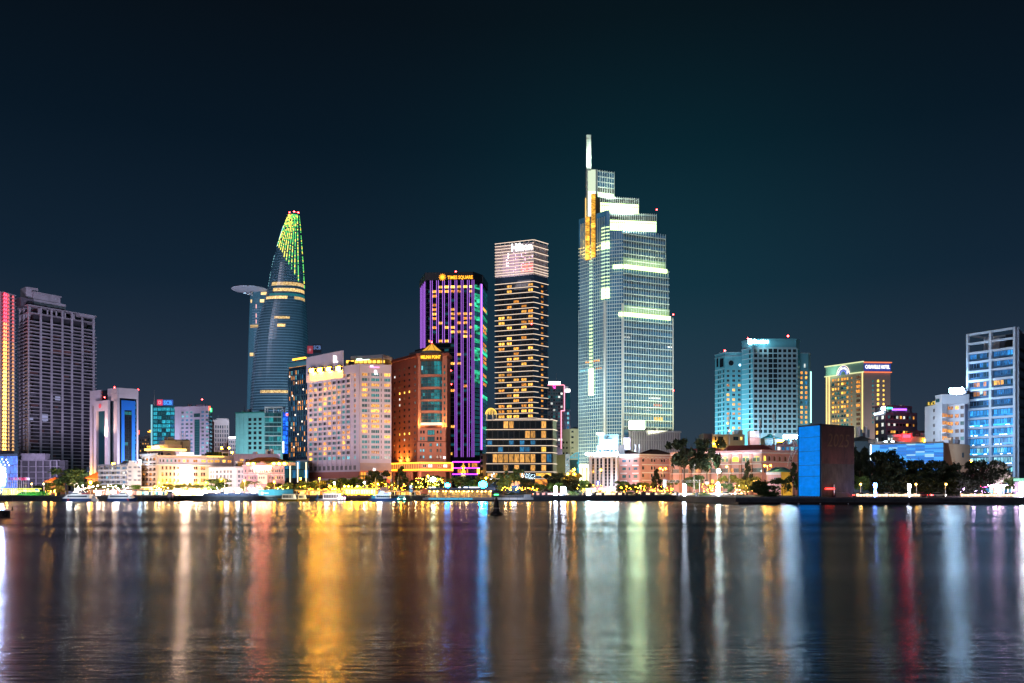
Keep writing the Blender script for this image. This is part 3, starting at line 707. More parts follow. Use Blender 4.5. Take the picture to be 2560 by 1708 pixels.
pb('lit_window', r, f, 724, 769, 909.5, 917, .05, .3, LA); bx('roof_band', r, f, -.3, f.L, zt-2.2, zt+.2, 0, .8, mat('teal_band', (.08, .28, .36), .5, var=.1))
for a, b, c in ((723, 754, 896), (764, 784, 886), (788, 802, 884)): pb('roof_lamp', r, f, a, min(b, 771), c-2, c+1.5, -3, -2, G_GOLD) if a < 760 else pb('roof_lamp', r, f, a, b, c-2, c+1.5, -9, -8, G_GOLD)
for a in (728, 750, 766): pb('roof_post', r, f, a, a+1, 894, 904, -3, -2.4, DARK)
wash(f, 747, 60, 26, (.5, .75, 1), 1.1, 40, 12)
r2, (f2,) = bld('blue_glass_podium', 'low dark glass podium with tall thin light strips under the slim blue tower', [(711, 462), (770.5, 456)], Zp(1150, 458), GD, depth=14)
for i in range(6):
    for j in range(2): pb('glass_panel', r2, f2, 712+i*9.8, 721+i*9.8, 1153+j*22, 1173+j*22, .03, .25, GTD if (i+j) % 3 else GB)
for px in (727, 746, 767): pb('light_strip', r2, f2, px-.6, px+.6, 1156, 1206, .4, .8, glow('pale_gold_strip', (1, .82, .5), 2.5))
pb('neon_sign', r2, f2, 706.5, 711, 1182, 1202, .3, .8, G_COOL)
# roof sign behind
sr = root('lettered_roof_sign', 'dark framed roof sign with blue letters and a red square above the lilac hotel', 'sign', (P(786, 500).x, 500, Zp(905, 500)))
fs = Face(P(768, 500), P(803, 500)); pb('sign_board', sr, fs, 768, 782, 865, 884, -.3, 0, glow('dim_red_board', (.4, .03, .06), .7)); pb('sign_board', sr, fs, 782.5, 803, 861, 882, -.3, -.01, mat('dark_blue_board', (.03, .05, .10), .5, var=0))
sign('SCB', sr, fs, 784, 802, 864, 874, glow('dim_blue_letters', (.12, .22, .5), .9), .1); sign('+', sr, fs, 772, 778, 870, 879, glow('dim_pink', (.8, .4, .5), .6), .1)
for a in (770, 786, 801): pb('sign_post', sr, fs, a, a+.8, 880, 912, -.6, -.3, DARK)

# ------------------------------------------------------------------ 13 lilac hotel with R signs
def lilac_hotel():
    WL = mat('hotel_wall', (.66, .57, .68), .75, var=.07, scale=.12, stretch=(1, 1, .3))
    q = [(771.6, 470), (900, 440), (978, 444)]
    zr = Zp(910, 440)
    r, (fl, fr) = bld('lilac_hotel', 'broad pale lilac hotel with rows of windows, gold roof lamps and white R signs', q, zr, WL, depth=28, cat='hotel')
    R = rows_even(fl, 900, 929, 1150, 17, .64)
    # double windows on the broad left face
    cols = []
    cw = (890-772.5)/10
    for i in range(9):
        a = 772.8+cw*i; cols += [(fl.u(a+.9), fl.u(a+cw-1.2))]
    cols += [(fl.u(886.5), fl.u(891.5))]
    rows_l = [(a, b) for a, b in R]
    wm = [(LW, 1.8), (LA, 2.2), (GTD, 4), (GT, 3), (GD, 1.5)]
    grid(r, fl, cols, rows_l, lambda i, j: pick(wm) if j > 3 and j < 15 else (pick([(GT, 2), (LCY, 1), (LY, 1)]) if j == 0 else pick([(LA, 2), (LW, 1), (GD, 2), (GTD, 1)]) if j > 13 else pick(wm)), FRL, WL, (0, fl.L, Zp(1158, 440), zr), .55, 'w')
    for i in range(10): u = fl.u(772.8+cw*i); bx('pier', r, fl, u-.2, u+.2, Zp(1165, 444), zr-5, .56, .9, WL)
    # right face : three groups
    g = [(904, 919), (927, 949), (960, 976)]
    cols = [(fr.u(a), fr.u(b)) for a, b in g]
    Rr = rows_even(fr, 900, 929, 1150, 17, .62)
    grid(r, fr, cols, Rr, lambda i, j: pick([(GT, 3), (GTD, 2), (LW, 2.2), (LA, 1)]) if j else pick([(LCY, 1), (GT, 2)]), FRL, WL, (0, fr.L, Zp(1158, 440), zr), .5, 'wide')
    for a in (921, 924, 952, 955): 
        for z0, z1 in Rr: window(r, fr, fr.u(a), fr.u(a+1.8), z0, z1, GD, FRL, .52, 'plain') if a in (921, 952) else None
    # sign panel over the left face
    za = Zp(880, 452.5); fp = fl
    mb = MB(); u1 = fp.u(863); fp.hexa(mb, 0, u1, zr-6.0, Zp(895, 470), .91, 1.5); mb.v[5] = tuple(fp.pt(u1, za, 1.5)); mb.v[6] = tuple(fp.pt(u1, za, .91))
    part('sign_panel', mb, WL, r)
    W1 = glow('sign_letter_white', (1, 1, 1), 3)
    sign('R', r, fp, 840, 850, 889.5, 907, W1, 1.6, serif=True, bold=0.0); sign('R', r, fr, 936, 944, 926, 937, W1, .7, serif=True, bold=0.0); sign('R', r, fr, 932.5, 940, 1171, 1181, W1, .8, serif=True, bold=0.01)
    for a in (777, 799, 820, 843): pb('vent_opening', r, fp, a-1.5, a+1.5, 921, 927, .3, 1.55, DARK, 840)
    # gold floodlamps on the left face and their light
    for px in (790, 810, 832, 856):
        pb('floodlamp', r, fp, px-5, px+5, 924-(px-790)*.08, 931-(px-790)*.08, 1.7, 2.6, glow('hotel_gold_lamp', (1, .42, .012), 150))
        k = (px-790)*.08
        pb('lamp_hood', r, fp, px-6, px+6, 921.5-k, 923.5-k, 1.52, 3.4, DARK); pb('lamp_hood', r, fp, px-6, px+6, 923.6-k, 932-k, 1.52, 1.66, DARK)  # hoods added to keep the lamp light off the sign panel
        for a in (px-6.6, px+5.6): pb('lamp_hood', r, fp, a, a+1, 923-k, 932-k, 1.67, 2.9, DARK)
    # pavilion on the roof
    pv = Face(P(862, 470), P(956, 462))
    pb('roof_pavilion', r, pv, 862, 956, 898, 911, -10, -1, mat('gold_plaster', (.65, .48, .2), .7, var=.1)); pb('pavilion_roof', r, pv, 905, 957, 888, 897.5, -11, 0, TRIMW); pb('pavilion_roof', r, pv, 862, 905, 886, 892, -11, -6, TRIMW)
    for a in range(864, 956, 11): pb('pavilion_lamp', r, pv, a, a+7, 901, 907, -1, -.7, glow('pavilion_gold', (1, .55, .06), 3)) 
    pb('neon_strip', r, pv, 890, 922, 896, 900, -.6, -.2, glow('pale_green_neon', (.6, 1, .7), 4)); pb('pavilion_post', r, pv, 955, 957.5, 888, 911, -1, 0, TRIMW)
    pb('neon_strip', r, fr, 924, 948, 917, 920, .55, .8, glow('pink_neon', (1, .3, .6), 2.0)); pb('neon_strip', r, fr, 926, 932, 915, 917, .55, .8, G_WHITE)
    # base storeys
    for i in range(11): a = 773.5+i*10.9; window(r, fl, fl.u(a+1.5), fl.u(a+8), Zp(1176, 450), Zp(1164, 450), mat('grey_louvre', (.10, .09, .13), .6, var=.1), FRL, .08, 'w')
    TERR = mat('terracotta_base', (.42, .17, .15), .8, var=.12)
    band(r, [fl], Zp(1196, 450), Zp(1180, 450), .01, .5, TERR, 'base_course')
    band(r, [fr], Zp(1177, 440), Zp(1157.5, 440), .02, .7, mat('beige_stone', (.55, .40, .36), .8, var=.1), 'base_course')
    for a, b in ((897, 915), (964, 978)): pb('entrance_panel', r, fr, a+3, b, 1181, 1198, .3, .8, glow('orange_lit_panel', (1, .36, .03), 1.6)); 
    for k in range(3): pb('entrance_pier', r, fr, 900+k*7, 901.5+k*7, 1181, 1198, .8, 1.4, TERR)
    band(r, [fr], Zp(1181, 440), Zp(1177.3, 440), 0, 1.6, glow('red_lit_cornice', (.8, .14, .02), .7), 'cornice')
    wash(fl, 850, 45, 34, (.95, .82, .96), 1.15, 22, 26); wash(fl, 805, 55, 36, (.95, .82, .96), 1.15, 30, 26); wash(fr, 940, 48, 32, (1, .80, .80), .9, 20, 20)
lilac_hotel()

# ------------------------------------------------------------------ 15 dark tower with violet lines
def violet_tower():
    q = [(1051, 572), (1065, 550), (1183, 548), (1205, 556), (1218, 578)]
    zt = Zp(683, 550)
    r, (fl, ff, fc, fd) = bld('violet_line_tower', 'black glass tower with vertical violet light lines and a golden rooftop sign', q, zt, mat('black_glass', (.006, .010, .016), .08, var=.3, scale=.05), depth=40, cat='tower')
    VI = glow('violet_line_glow', (.54, .17, 1), 1.9); VC = glow('violet_core_glow', (.30, .05, .7), .10)
    n = 38; rows = rows_even(ff, 1120, 712, 1140, n, .62)
    px = [1069, 1078.5, 1094, 1109, 1124.5, 1140, 1155.5, 1171, 1183]
    lit = {36: range(2, 8), 37: range(3, 8), 33: (1, 4, 5), 34: (2, 6, 7), 35: (5, 6)}
    for j, (a, b) in enumerate(rows):
        jj = n-1-j
        for i in range(8):
            p = .55 if 3 <= j-24 < 10 and i >= 3 else .15
            if j == n-1: on = i >= 2
            elif j == n-2: on = i in (1, 2, 3, 4, 5, 7)
            else: on = random.random() < p
            if on: window(r, ff, ff.u(px[i]+2), ff.u(px[i+1]-2), a, b, LY if j == n-1 else pick([(LW, 3), (LA, 1)]), FRD, .06)
            elif (i+j) % 2 == 0 and random.random() < .5: window(r, ff, ff.u(px[i]+2), ff.u(px[i+1]-2), a, b, GTD, FRD, .05, 'plain')
    for j, (a, b) in enumerate(rows): bx('floor_band', r, ff, 0, ff.L, a-.9, a-.4, 0, .12, mat('black_spandrel', (.02, .022, .03), .3, var=0))
    for k, p in enumerate((1078.5, 1094, 1109, 1124.5, 1140, 1155.5, 1171, 1183.5)):
        u = ff.u(min(p, 1182.6)); y1 = (858 if k < 4 else 1143)
        for du in (-.62, .62): bx('light_line', r, ff, u+du-.08, u+du+.08, Zp(y1, 550), Zp(702, 550), .3, .42, VI)
        bx('light_line', r, ff, u-.3, u+.3, Zp(y1, 550), Zp(702, 550), .1, .45, VC)
    u = fc.u(1202)
    for du in (-.5, .5): bx('light_line', r, fc, u+du-.12, u+du+.12, Zp(1124, 550), Zp(706, 550), .3, .8, VI)
    for k in range(4): u = fl.L*(k+.35)/4; bx('light_line', r, fl, u-.08, u+.08, Zp(1100, 555), Zp(702, 555), .2, .35, VI)
    gr = litwin('green_reflection_glass', (.002, .04, .02), (.05, .9, .45), 1.0, 1.2)  # green reflections painted into the panes as a glow
    for j, (a, b) in enumerate(rows):
        if j > 14: bx('green_glass', r, fc, fc.u(1186), fc.u(1199), a, b+.9, .04, .2, gr if random.random() < .75 else GTD)
        bx('green_glass', r, fd, 1.5, fd.L-1, a, b+.5, .04, .2, GTD if random.random() < .8 else gr)
        if random.random() < .3 and j > 12: bx('lit_window', r, fd, 3, fd.L-6, a, b, .21, .3, LA)
        if j < 15: bx('green_glass', r, fc, fc.u(1186), fc.u(1199), a, b+.4, .04, .2, GTD)
    # parapet with lettering
    GO = glow('golden_letter_glow', (1, .36, .015), 3)
    band(r, [fl, ff, fc, fd], Zp(702, 550)+.1, zt+.2, 0, .6, mat('black_parapet', (.012, .012, .016), .3, var=0), 'parapet')
    sign('TIMES SQUARE', r, ff, 1119, 1182, 690, 700, GO, .8, bold=.015)
    mb = MB(); c = ff.pt(ff.u(1106.5), ff.z(694, 1106), .8); t = ff.t; R = 1.15
    for k in range(12):
        a = 2*math.pi*k/12; b = a+.20; d = a-.20
        def pp(rr, an): return c+Vector((t.x*rr*math.cos(an), t.y*rr*math.cos(an), rr*math.sin(an)))
        mb.poly([pp(1.3, d), pp(2.5, a), pp(1.3, b), pp(1.0, a)])
    for k in range(20):
        a, b = 2*math.pi*k/20, 2*math.pi*(k+1)/20; mb.poly([c, pp(1.05, a), pp(1.05, b)])
    part('sun_emblem', mb, GO, r)
    ax('beacon', r, ff.pt(ff.u(1139), zt+.3, -1), (1, 1, 1), G_RED)
    for px_, py in ((1127, 926), (1128, 960)): pb('beacon', r, ff, px_, px_+2, py, py+2.4, .8, 1.2, G_RED)
    # dark lower screen and podium
    pb('dark_screen', r, ff, 1131, 1183, 1128, 1153, .05, .3, mat('purple_black', (.03, .012, .03), .6, var=.1), 1150)
    p, (g,) = bld('violet_trimmed_podium', 'low glass podium with violet light lines behind the golden warrior statue', [(1130, 520), (1202, 520)], Zp(1155, 520), GD, depth=20)
    for y in (1154, 1169.5, 1185): pb('light_line', p, g, 1131, 1199 if y < 1180 else 1194, y, y+1.8, .3, .7, glow('violet_podium_glow', (.42, .03, 1), 8.9))
    for j in range(2):
        for i in range(14): pb('glass_panel', p, g, 1135+i*4.5, 1138.8+i*4.5, 1158+j*15, 1168+j*15, .05, .25, mat('bronze_glass', (.06, .05, .045), .2, var=.2) if random.random() < .8 else LA)
    pb('lit_pier', p, g, 1131, 1134, 1157, 1192, .2, .6, CREAM); pb('torch_lamp', p, g, 1193, 1199, 1171, 1185, 1, 2.5, glow('torch_gold', (1, .45, .04), 5))
    pb('side_wall', p, g, 1200, 1216, 1134, 1200, -4, 0, CREAM)
    for k in range(4): pb('dark_window', p, g, 1202, 1207, 1140+k*14, 1148+k*14, .02, .2, GD)
violet_tower()

# ------------------------------------------------------------------ 14 red stone tower with gold pyramid
def red_tower():
    RED = mat('red_granite', (.25, .065, .045), .7, var=.12, scale=.2); SAL = mat('salmon_granite', (.42, .165, .12), .7, var=.1, scale=.2)
    q = [(980, 474), (1046, 450), (1118, 449), (1126, 460)]
    zt = Zp(890, 450)
    r, (fl, ff, fr) = bld('red_stone_tower', 'dark red stone tower with a round glass bay and a golden pyramid roof', q, zt, RED, depth=28, cat='tower')
    rows = rows_even(fl, 1044, 908, 1150, 16, .42)
    cols = [(fl.u(a), fl.u(a+w)) for a, w in ((986, 4), (998, 4.4), (1010, 4.4), (1022, 4.6), (1037, 3.4))]
    def pane(i, j):
        if j in (4, 11) and i in (1, 2, 3): return LY
        if i == 4: return pick([(GTD, 3), (GT, 1)])
        return pick([(GD, 12), (LDIM, 2), (LC, .5)])
    grid(r, fl, cols, rows, pane, FRD, RED, (0, fl.L, Zp(1158, 470), zt), .4, 'sill')
    band(r, [fl, ff, fr], zt-.2, zt+1.2, 0, 1.0, RED, 'parapet'); band(r, [fl], Zp(893, 450), Zp(889.5, 450), 0, 1.6, RED)
    pb('roof_room', r, fl, 1006, 1040, 877, 889, -12, -4, mat('roof_room_grey', (.2, .17, .18), .8, var=.1)); pb('roof_tank', r, fl, 1012, 1034, 870, 878, -13, -6, DARK)
    # salmon frame of the bay
    for a, b in ((1046.2, 1052), (1106, 1118)): bx('bay_pier', r, ff, ff.u(a), ff.u(b), Zp(1072, 450), zt-.1, 0, .8, SAL)
    for k, (a, b) in enumerate(((904, 937), (944, 968), (975, 999), (1005, 1027), (1034, 1057))):
        # half-round glass bay
        mb = MB(); c = ff.pt(ff.u(1079), 0, 0); rx = (ff.u(1105)-ff.u(1053))/2
        pts = [c+ff.t.to_3d()*(-rx*math.cos(math.pi*i/10))+ff.n.to_3d()*(rx*.38*math.sin(math.pi*i/10)+.1) for i in range(11)]
        for m in range(3):
            za = Zp(b, 450)+(Zp(a, 450)-Zp(b, 450))*m/3; zb = Zp(b, 450)+(Zp(a, 450)-Zp(b, 450))*(m+.93)/3
            for i in range(10):
                mb2 = MB(); A, B = pts[i]+(pts[i+1]-pts[i])*.04, pts[i+1]-(pts[i+1]-pts[i])*.04
                mb2.poly([(A.x, A.y, za), (B.x, B.y, za), (B.x, B.y, zb), (A.x, A.y, zb)])
                part('bay_glass', mb2, LCY if (k in (0,) and i == 1 and m == 1) else (GT if (i in (6, 7) or random.random() < .2) else GTD), r)
        nxt = (944, 975, 1005, 1034, 1064)[k]
        ps = [c+ff.t.to_3d()*(-(rx+.4)*math.cos(math.pi*i/10))+ff.n.to_3d()*((rx+.4)*.40*math.sin(math.pi*i/10)+.2) for i in range(11)]
        mb3 = MB(); mb3.prism([p.to_2d() for p in ps], Zp(nxt, 450)+.1, Zp(b, 450)-.1); part('bay_spandrel', mb3, SAL if k < 4 else glow('lit_bay_base', (1, .85, .6), 1.2), r)
    ps = [c+ff.t.to_3d()*(-(rx+.6)*math.cos(math.pi*i/10))+ff.n.to_3d()*((rx+.6)*.40*math.sin(math.pi*i/10)+.3) for i in range(11)]
    mb3 = MB(); mb3.prism([p.to_2d() for p in ps], Zp(903.5, 450), Zp(884, 450)); part('bay_crown', mb3, mat('dark_crown', (.12, .06, .05), .7, var=.1), r)
    sign('MELINH POINT', r, ff, 1055, 1104, 891, 899.5, glow('yellow_letter_glow', (1, .5, .01), 2.5), rx*.4+1.3, bold=.02)
    # golden pyramid
    mb = MB(); C = ff.pt(ff.u(1076), 0, -5); z0, z1 = Zp(881, 455), Zp(859, 455); n = 8
    for i in range(n):
        a, b = 2*math.pi*(i+.5)/n, 2*math.pi*(i+1.5)/n
        mb.poly([(C.x+5.6*math.cos(a), C.y+5.6*math.sin(a), z0), (C.x+5.6*math.cos(b), C.y+5.6*math.sin(b), z0), (C.x, C.y, z1)])
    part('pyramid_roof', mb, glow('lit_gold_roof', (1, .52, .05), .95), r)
    for i in range(n):
        a = 2*math.pi*(i+.5)/n; m4 = MB(); m4.tube((C.x+5.7*math.cos(a), C.y+5.7*math.sin(a), z0), (C.x, C.y, z1+.2), .13, n=5); part('roof_rib', m4, mat('gold_rib', (.5, .3, .05), .4, var=0), r)
    m4 = MB(); m4.lathe((C.x, C.y, zt), [(6.0, 0), (6.0, z0-zt-.5), (6.4, z0-zt)], 8); part('roof_drum', m4, CREAM, r); ax('beacon', r, (C.x, C.y, z1+.1), (.6, .6, 1.0), G_RED)
    # lower salmon tiers
    bx('lower_tier', r, ff, ff.u(1048.5), ff.u(1117), Zp(1105, 450), Zp(1072, 450), 1.2, 4.2, SAL)
    bx('lower_tier', r, ff, ff.u(1047.5), ff.u(1118), 2, Zp(1106.5, 450), 1.2, 5.0, SAL)
    for j, py in enumerate((1078, 1094, 1110, 1124, 1140)):
        for a in (1054, 1061, 1077.5, 1095, 1103):
            if j < 2 and a == 1077.5: 
                window(r, ff, ff.u(1072), ff.u(1090), Zp(py+11, 450), Zp(py-1, 450), GT if j == 0 else GTD, FRD, 4.25, 'wide'); continue
            n0 = 4.25 if j < 2 else 5.05
            window(r, ff, ff.u(a), ff.u(a+(6 if a == 1077.5 else 4.2)), Zp(py+7, 450), Zp(py, 450), pick([(GT, 1), (GD, 2), (LCY, .5), (GTD, 2)]), FRD, n0, 'sill')
    for j, z in enumerate(rows_even(ff, 1112, 910, 1060, 10, .45)):
        window(r, ff, ff.u(1110), ff.u(1113.6), z[0], z[1], GT if random.random() < .5 else GTD, FRD, .85, 'sill')
    # golden podium
    p, (ga, gb, gc) = bld('gold_lit_podium', 'low podium wrapped in a glowing gold frame at the foot of the red tower', [(976, 452), (1050, 432), (1128, 436), (1131, 450)], Zp(1157, 440), SAL, zb=Zp(1177, 440), depth=12)
    for g in (ga, gb): 
        for z in (1157.5, 1174.5): bx('light_band', p, g, 0, g.L, Zp(z+1.6, 440), Zp(z-.6, 440), 0, .8, glow('gold_band_glow', (1, .46, .015), 6))
    bx('light_band', p, gc, 0, gc.L, Zp(1177, 440), Zp(1157, 440), 0, .4, G_GOLD)
    for k in range(13): u = ga.L*(k+.5)/13; bx('slat', p, ga, u-.16, u+.16, Zp(1173, 445), Zp(1159, 445), 0, .5, glow('gold_slat', (1, .42, .06), .8))
    for a, b in ((1057, 1066), (1070, 1081), (1094, 1104), (1108, 1118)): window(p, gb, gb.u(a), gb.u(b), Zp(1169, 435), Zp(1161, 435), pick([(LC, 1), (GD, 1), (LA, 1)]), FRL, .1)
    for a in (980, 1000, 1014, 1019, 1024, 1045, 1126): 
        g = ga if a < 1050 else gb
        pb('column', p, g, a, a+2.4, 1177, 1232, -1.5, -.3, SAL)
    bx('back_wall', p, ff, 1, ff.L, 2, Zp(1177, 440), 1, 2, SAL)
    wash(ff, 1078, 18, 26, (1, .55, .34), 2.2, 8, 14); wash(fl, 1015, 22, 24, (1, .5, .36), .9, 12, 12); wash(ff, 1078, 70, 45, (1, .62, .45), .9, 20, 12)
    for px in (1003, 1020): area(fl.pt(fl.u(px), Zp(1157, 460), 2.2), fl.pt(fl.u(px), Zp(1125, 460), 0), (1, .55, .08), 2600, .6)
    for px, g in ((1052, ff), (1106, ff)): area(g.pt(g.u(px), Zp(1072, 450), 3.), g.pt(g.u(px), Zp(1040, 450), .6), (1, .62, .12), 2600, .8)
    pb('wall_lamp', r, ff, 1113, 1116.5, 1143, 1147, 5.1, 5.6, G_COOL)
red_tower()

# ------------------------------------------------------------------ 16 tower with horizontal light lines
def line_tower():
    q = [(1239, 468), (1334, 460), (1369, 468)]
    zt = Zp(600, 460)
    r, (fl, fr) = bld('light_line_tower', 'tall dark glass tower ringed by white light lines on every floor', q, zt-18, mat('night_glass', (.012, .022, .036), .08, var=.4, scale=.05, emit=(.05, .12, .25), es=.06), depth=34, cat='tower')  # slight uneven glow in the glass imitates patchy reflections
    LL = glow('line_light', (1, .76, .58), 1.35); zs = []
    n = 26
    for k in range(n+1):
        py = 704+k*13.15; z = Zp(py, 460); zs.append(z)
        bx('light_line', r, fl, -.3, fl.L+.3, z, z+.2, 0, .55, LL)
        if k % 2 == 0: bx('light_line', r, fr, 0.02, fr.L+.2, z, z+.2, 0, .54, LL)
        else: bx('light_line', r, fr, .02, fr.L*.30, z, z+.2, 0, .54, LL)
        bx('floor_band', r, fl, 0, fl.L, z-.4, z-.02, 0, .3, FRD); bx('floor_band', r, fr, 0, fr.L, z-.4, z-.02, 0, .3, FRD)
    cols = [(1246, 1262), (1267, 1280), (1283.5, 1298), (1303, 1317), (1320, 1333)]
    for k in range(n):
        for i, (a, b) in enumerate(cols):
            on = random.random() < (.5 if 2 < k < 26 else .2)
            window(r, fl, fl.u(a), fl.u(b), zs[k+1]+.55, zs[k]-.75, pick([(LW, 3), (LA, 2)]) if on else GD, FRD, .06)
        window(r, fr, fr.u(1352), fr.u(1358), zs[k+1]+.7, zs[k]-.9, LA if random.random() < .8 else LDIM, FRD, .06)
    # open crown of light lines
    for k, py in enumerate((608, 615.5, 623, 630.5, 638, 646, 654, 661.5, 669, 677, 684, 690)):
        z = Zp(py-7.5, 460)
        for a, b in (((-.2, fl.u(1280)), (fl.u(1332), fl.L+.2)) if k in (1, 2, 3) else ((-.2, fl.L+.2),)): bx('light_line', r, fl, a, b, z, z+.17, .2, .7, LL)
        if k % 2 == 0 or k > 8: bx('light_line', r, fr, .02, fr.L, z, z+.17, .2, .69, LL)
    mb = MB()
    for i in range(9): u = fl.L*i/8; fl.hexa(mb, u-.18, u+.18, zt-18.2, zt, -.1, .2)
    for i in range(4): u = fr.L*(i+.3)/3.4; fr.hexa(mb, u-.18, u+.18, zt-18.2, zt, -.1, .2)
    part('crown_frame', mb, mat('crown_frame', (.4, .38, .4), .5, var=0), r)
    mb = MB(); fl.hexa(mb, .2, fl.L-.2, zt-18.2, zt-1, -.7, -.2); fr.hexa(mb, .2, fr.L-.2, zt-18.2, zt-1, -.7, -.2)
    part('crown_screen', mb, mat('crown_screen', (.38, .33, .38), .6, var=.1), r)
    pk = glow('pink_dots', (1, .5, .75), 2.2)
    for k in range(46): px = random.choice((1266, 1270, 1284, 1288, 1303, 1307, 1312, 1322, 1326, 1330)); py = random.uniform(630, 680); pb('crown_light', r, fl, px, px+1.4, py, py+2.6, -.1, .15, pk if px > 1280 else G_WHITE)
    pb('crown_panel', r, fl, 1302, 1334, 658, 680, -.19, -.05, glow('coral_panel', (.95, .22, .18), .9)); pb('crown_panel', r, fl, 1258, 1300, 635, 682, -.19, -.06, glow('lilac_panel', (.75, .42, .62), .6))
    sign('Hilton', r, fl, 1281, 1332, 608.5, 628, glow('hotel_letter_glow', (1, .97, .9), 3.5), 1.1, bold=.015)
    area(fl.pt(fl.L*.5, zt-20, 12), fl.pt(fl.L*.5, zt-9, 0), (1, .85, .95), 1500, 8)
    ax('beacon', r, fl.pt(fl.u(1330), fl.z(812, 1330), .6), (.7, .4, .7), G_RED)
    # podium
    p, (ga, gb) = bld('glass_hotel_podium', 'wide glass podium with warm lit floors and white light lines below the line tower', [(1216, 446), (1381, 444), (1391, 452)], Zp(1050, 445), GD, depth=30)
    ys = [1050, 1074, 1098.5, 1114.5, 1132, 1159.5, 1180, 1197]
    for y in ys: 
        bx('light_line', p, ga, -.2, ga.L+.2, Zp(y+.6, 445), Zp(y-.5, 445), 0, .6, LL); bx('light_line', p, gb, .02, gb.L, Zp(y+.6, 445), Zp(y-.5, 445), 0, .59, LL)
    LP = litwin('podium_room', (.03, .014, .008), (.95, .44, .09), 1.5, 17.)
    BR = mat('bronze_wall', (.20, .16, .09), .5, var=.1)
    for k, (y0, y1) in enumerate(zip(ys, ys[1:])):
        for i in range(12):
            a = 1218+i*13.5; m = pick([(LP, 2), (GD, 2)]) if k in (0, 1) else (LP if k == 4 and i < 11 and i not in (0, 9) else pick([(GB, 2), (GD, 2)]) if k in (2, 3) else pick([(GD, 3), (LP, 1), (GB, 1)]))
            if k in (2, 3) and i in (9, 10): m = pick([(LY, 1), (GD, 1)])
            window(p, ga, ga.u(a), ga.u(a+12.6), Zp(y1-2, 445), Zp(y0+2.4, 445), m, FRD, .06, 'plain', 'glass_panel')
        bx('side_panel', p, gb, .3, gb.L-.3, Zp(y1-1, 445), Zp(y0+1, 445), .03, .2, BR)
    for i in range(8): pb('neon_shape', p, ga, 1229+random.uniform(-4, 5), 1232+random.uniform(-3, 5), 1183+i*3, 1185.5+i*3, .5, .9, G_COOL)
    for i in range(60): a = random.uniform(1303, 1337); y = random.uniform(1183, 1198); pb('fairy_light', p, ga, a, a+.9, y, y+.9, .9, 1.2, glow('fairy_light_glow', (.6, .85, 1), 6))
    pb('lit_window', p, ga, 1340, 1378, 1183, 1190, .1, .5, LY); pb('lit_window', p, ga, 1338, 1380, 1199, 1215, .1, .5, LA); pb('lit_window', p, ga, 1270, 1300, 1202, 1214, .1, .5, LA)
    # roof garden dome
    g = root('roof_dome', 'round lattice dome glowing gold on the terrace left of the line tower', 'pavilion', (P(1227, 452).x, 452, Zp(1050, 445)))
    G2 = glow('dome_gold', (1, .6, .08), 1.6); c = Vector((P(1227, 452).x, 456, Zp(1050, 452)))
    for k in range(10):
        a = math.pi*k/10; mb = MB(); pts = [c+Vector((2.9*math.cos(t)*math.cos(a), 2.9*math.cos(t)*math.sin(a), 3.2+3.2*math.sin(t))) for t in [math.pi*i/10 for i in range(11)]]
        for A, B in zip(pts, pts[1:]): mb.tube(A, B, .12, n=4, cap=False)
        part('dome_rib', mb, G2, g)
    for k in range(5): ax('dome_post', g, c+Vector((2.8*math.cos(k*1.25), 2.8*math.sin(k*1.25), 0)), (.3, .3, 3.3), TRIMW)
    point(c+Vector((0, -1, 2)), (1, .6, .1), 900, .4)
line_tower()
# 17-18 small blocks between
PKL = glow('pink_line', (1, .30, .42), 2.6)
r, (f,) = bld('pink_outlined_office', 'grey office block outlined by a stepped pink light line with a lit roof sign', [(1369, 640), (1412, 640)], Zp(965, 640), mat('mauve_glass_wall', (.17, .15, .18), .4, var=.1), depth=25)
grid(r, f, cols_even(f, 1370, 1407, 6, .85), rows_even(f, 1390, 972, 1120, 18, .7), [(GTD, 3), (GD, 3), (GT, .7), (LC, .3)], mat('mauve_frame', (.3, .25, .3), .5, var=0))
pb('sign_board', r, f, 1372, 1401, 954, 961, -1, 0, G_WHITE); sign('Q', r, f, 1382, 1389, 963, 972, glow('magenta_letter', (1, .05, .4), 4), .3); pb('light_line', r, f, 1369, 1410, 962, 963.5, .1, .4, PKL)
pb('light_line', r, f, 1410, 1412, 963, 1026, .1, .5, PKL); pb('light_line', r, f, 1402, 1412, 1026, 1028, .1, .5, PKL); pb('light_line', r, f, 1402, 1404, 1028, 1122, .6, 1.1, PKL)
r, (f,) = bld('chequered_office', 'lilac block of small blue windows beside the pink outlined office', [(1404.5, 655), (1425.5, 655)], Zp(974, 655), LILAC, depth=25)
grid(r, f, cols_even(f, 1405.5, 1425, 2, .5), rows_even(f, 1415, 1028, 1110, 7, .6), [(LCY, 1), (GB, 1)], FRL); pb('glass_panel', r, f, 1412, 1425, 982, 1024, .05, .3, GTD); pb('roof_lamp', r, f, 1413, 1425, 973, 980, .1, .6, G_WHITE)
mb = MB(); c = f.pt(f.u(1391), Zp(956, 640), -2); mb.tube(c, c+Vector((0, 0, 9)), .2, .05); part('mast', mb, STEEL, r)
wash(f, 1415, 40, 20, (.9, .8, 1), 1.2, 25)
r, (f, f2) = bld('cream_side_block', 'plain cream walled building with few small windows left of the stepped tower', [(1406, 560), (1425, 552), (1449, 552)], Zp(1072, 552), CREAM, depth=20)
for k in range(5): 
    for a in (1428, 1408, 1416): 
        if a == 1428 or k > 1: pb('dark_window', r, f2 if a > 1425 else f, a, a+(6 if a == 1428 else 3), 1077+k*13.5, 1082+k*13.5, .02, .2, GD)
mb = MB(); hip(mb, [P(1427, 553), P(1448, 553), P(1448, 566), P(1427, 566)], Zp(1073, 553), Zp(1066, 553)); part('roof', mb, ROOFD, r)
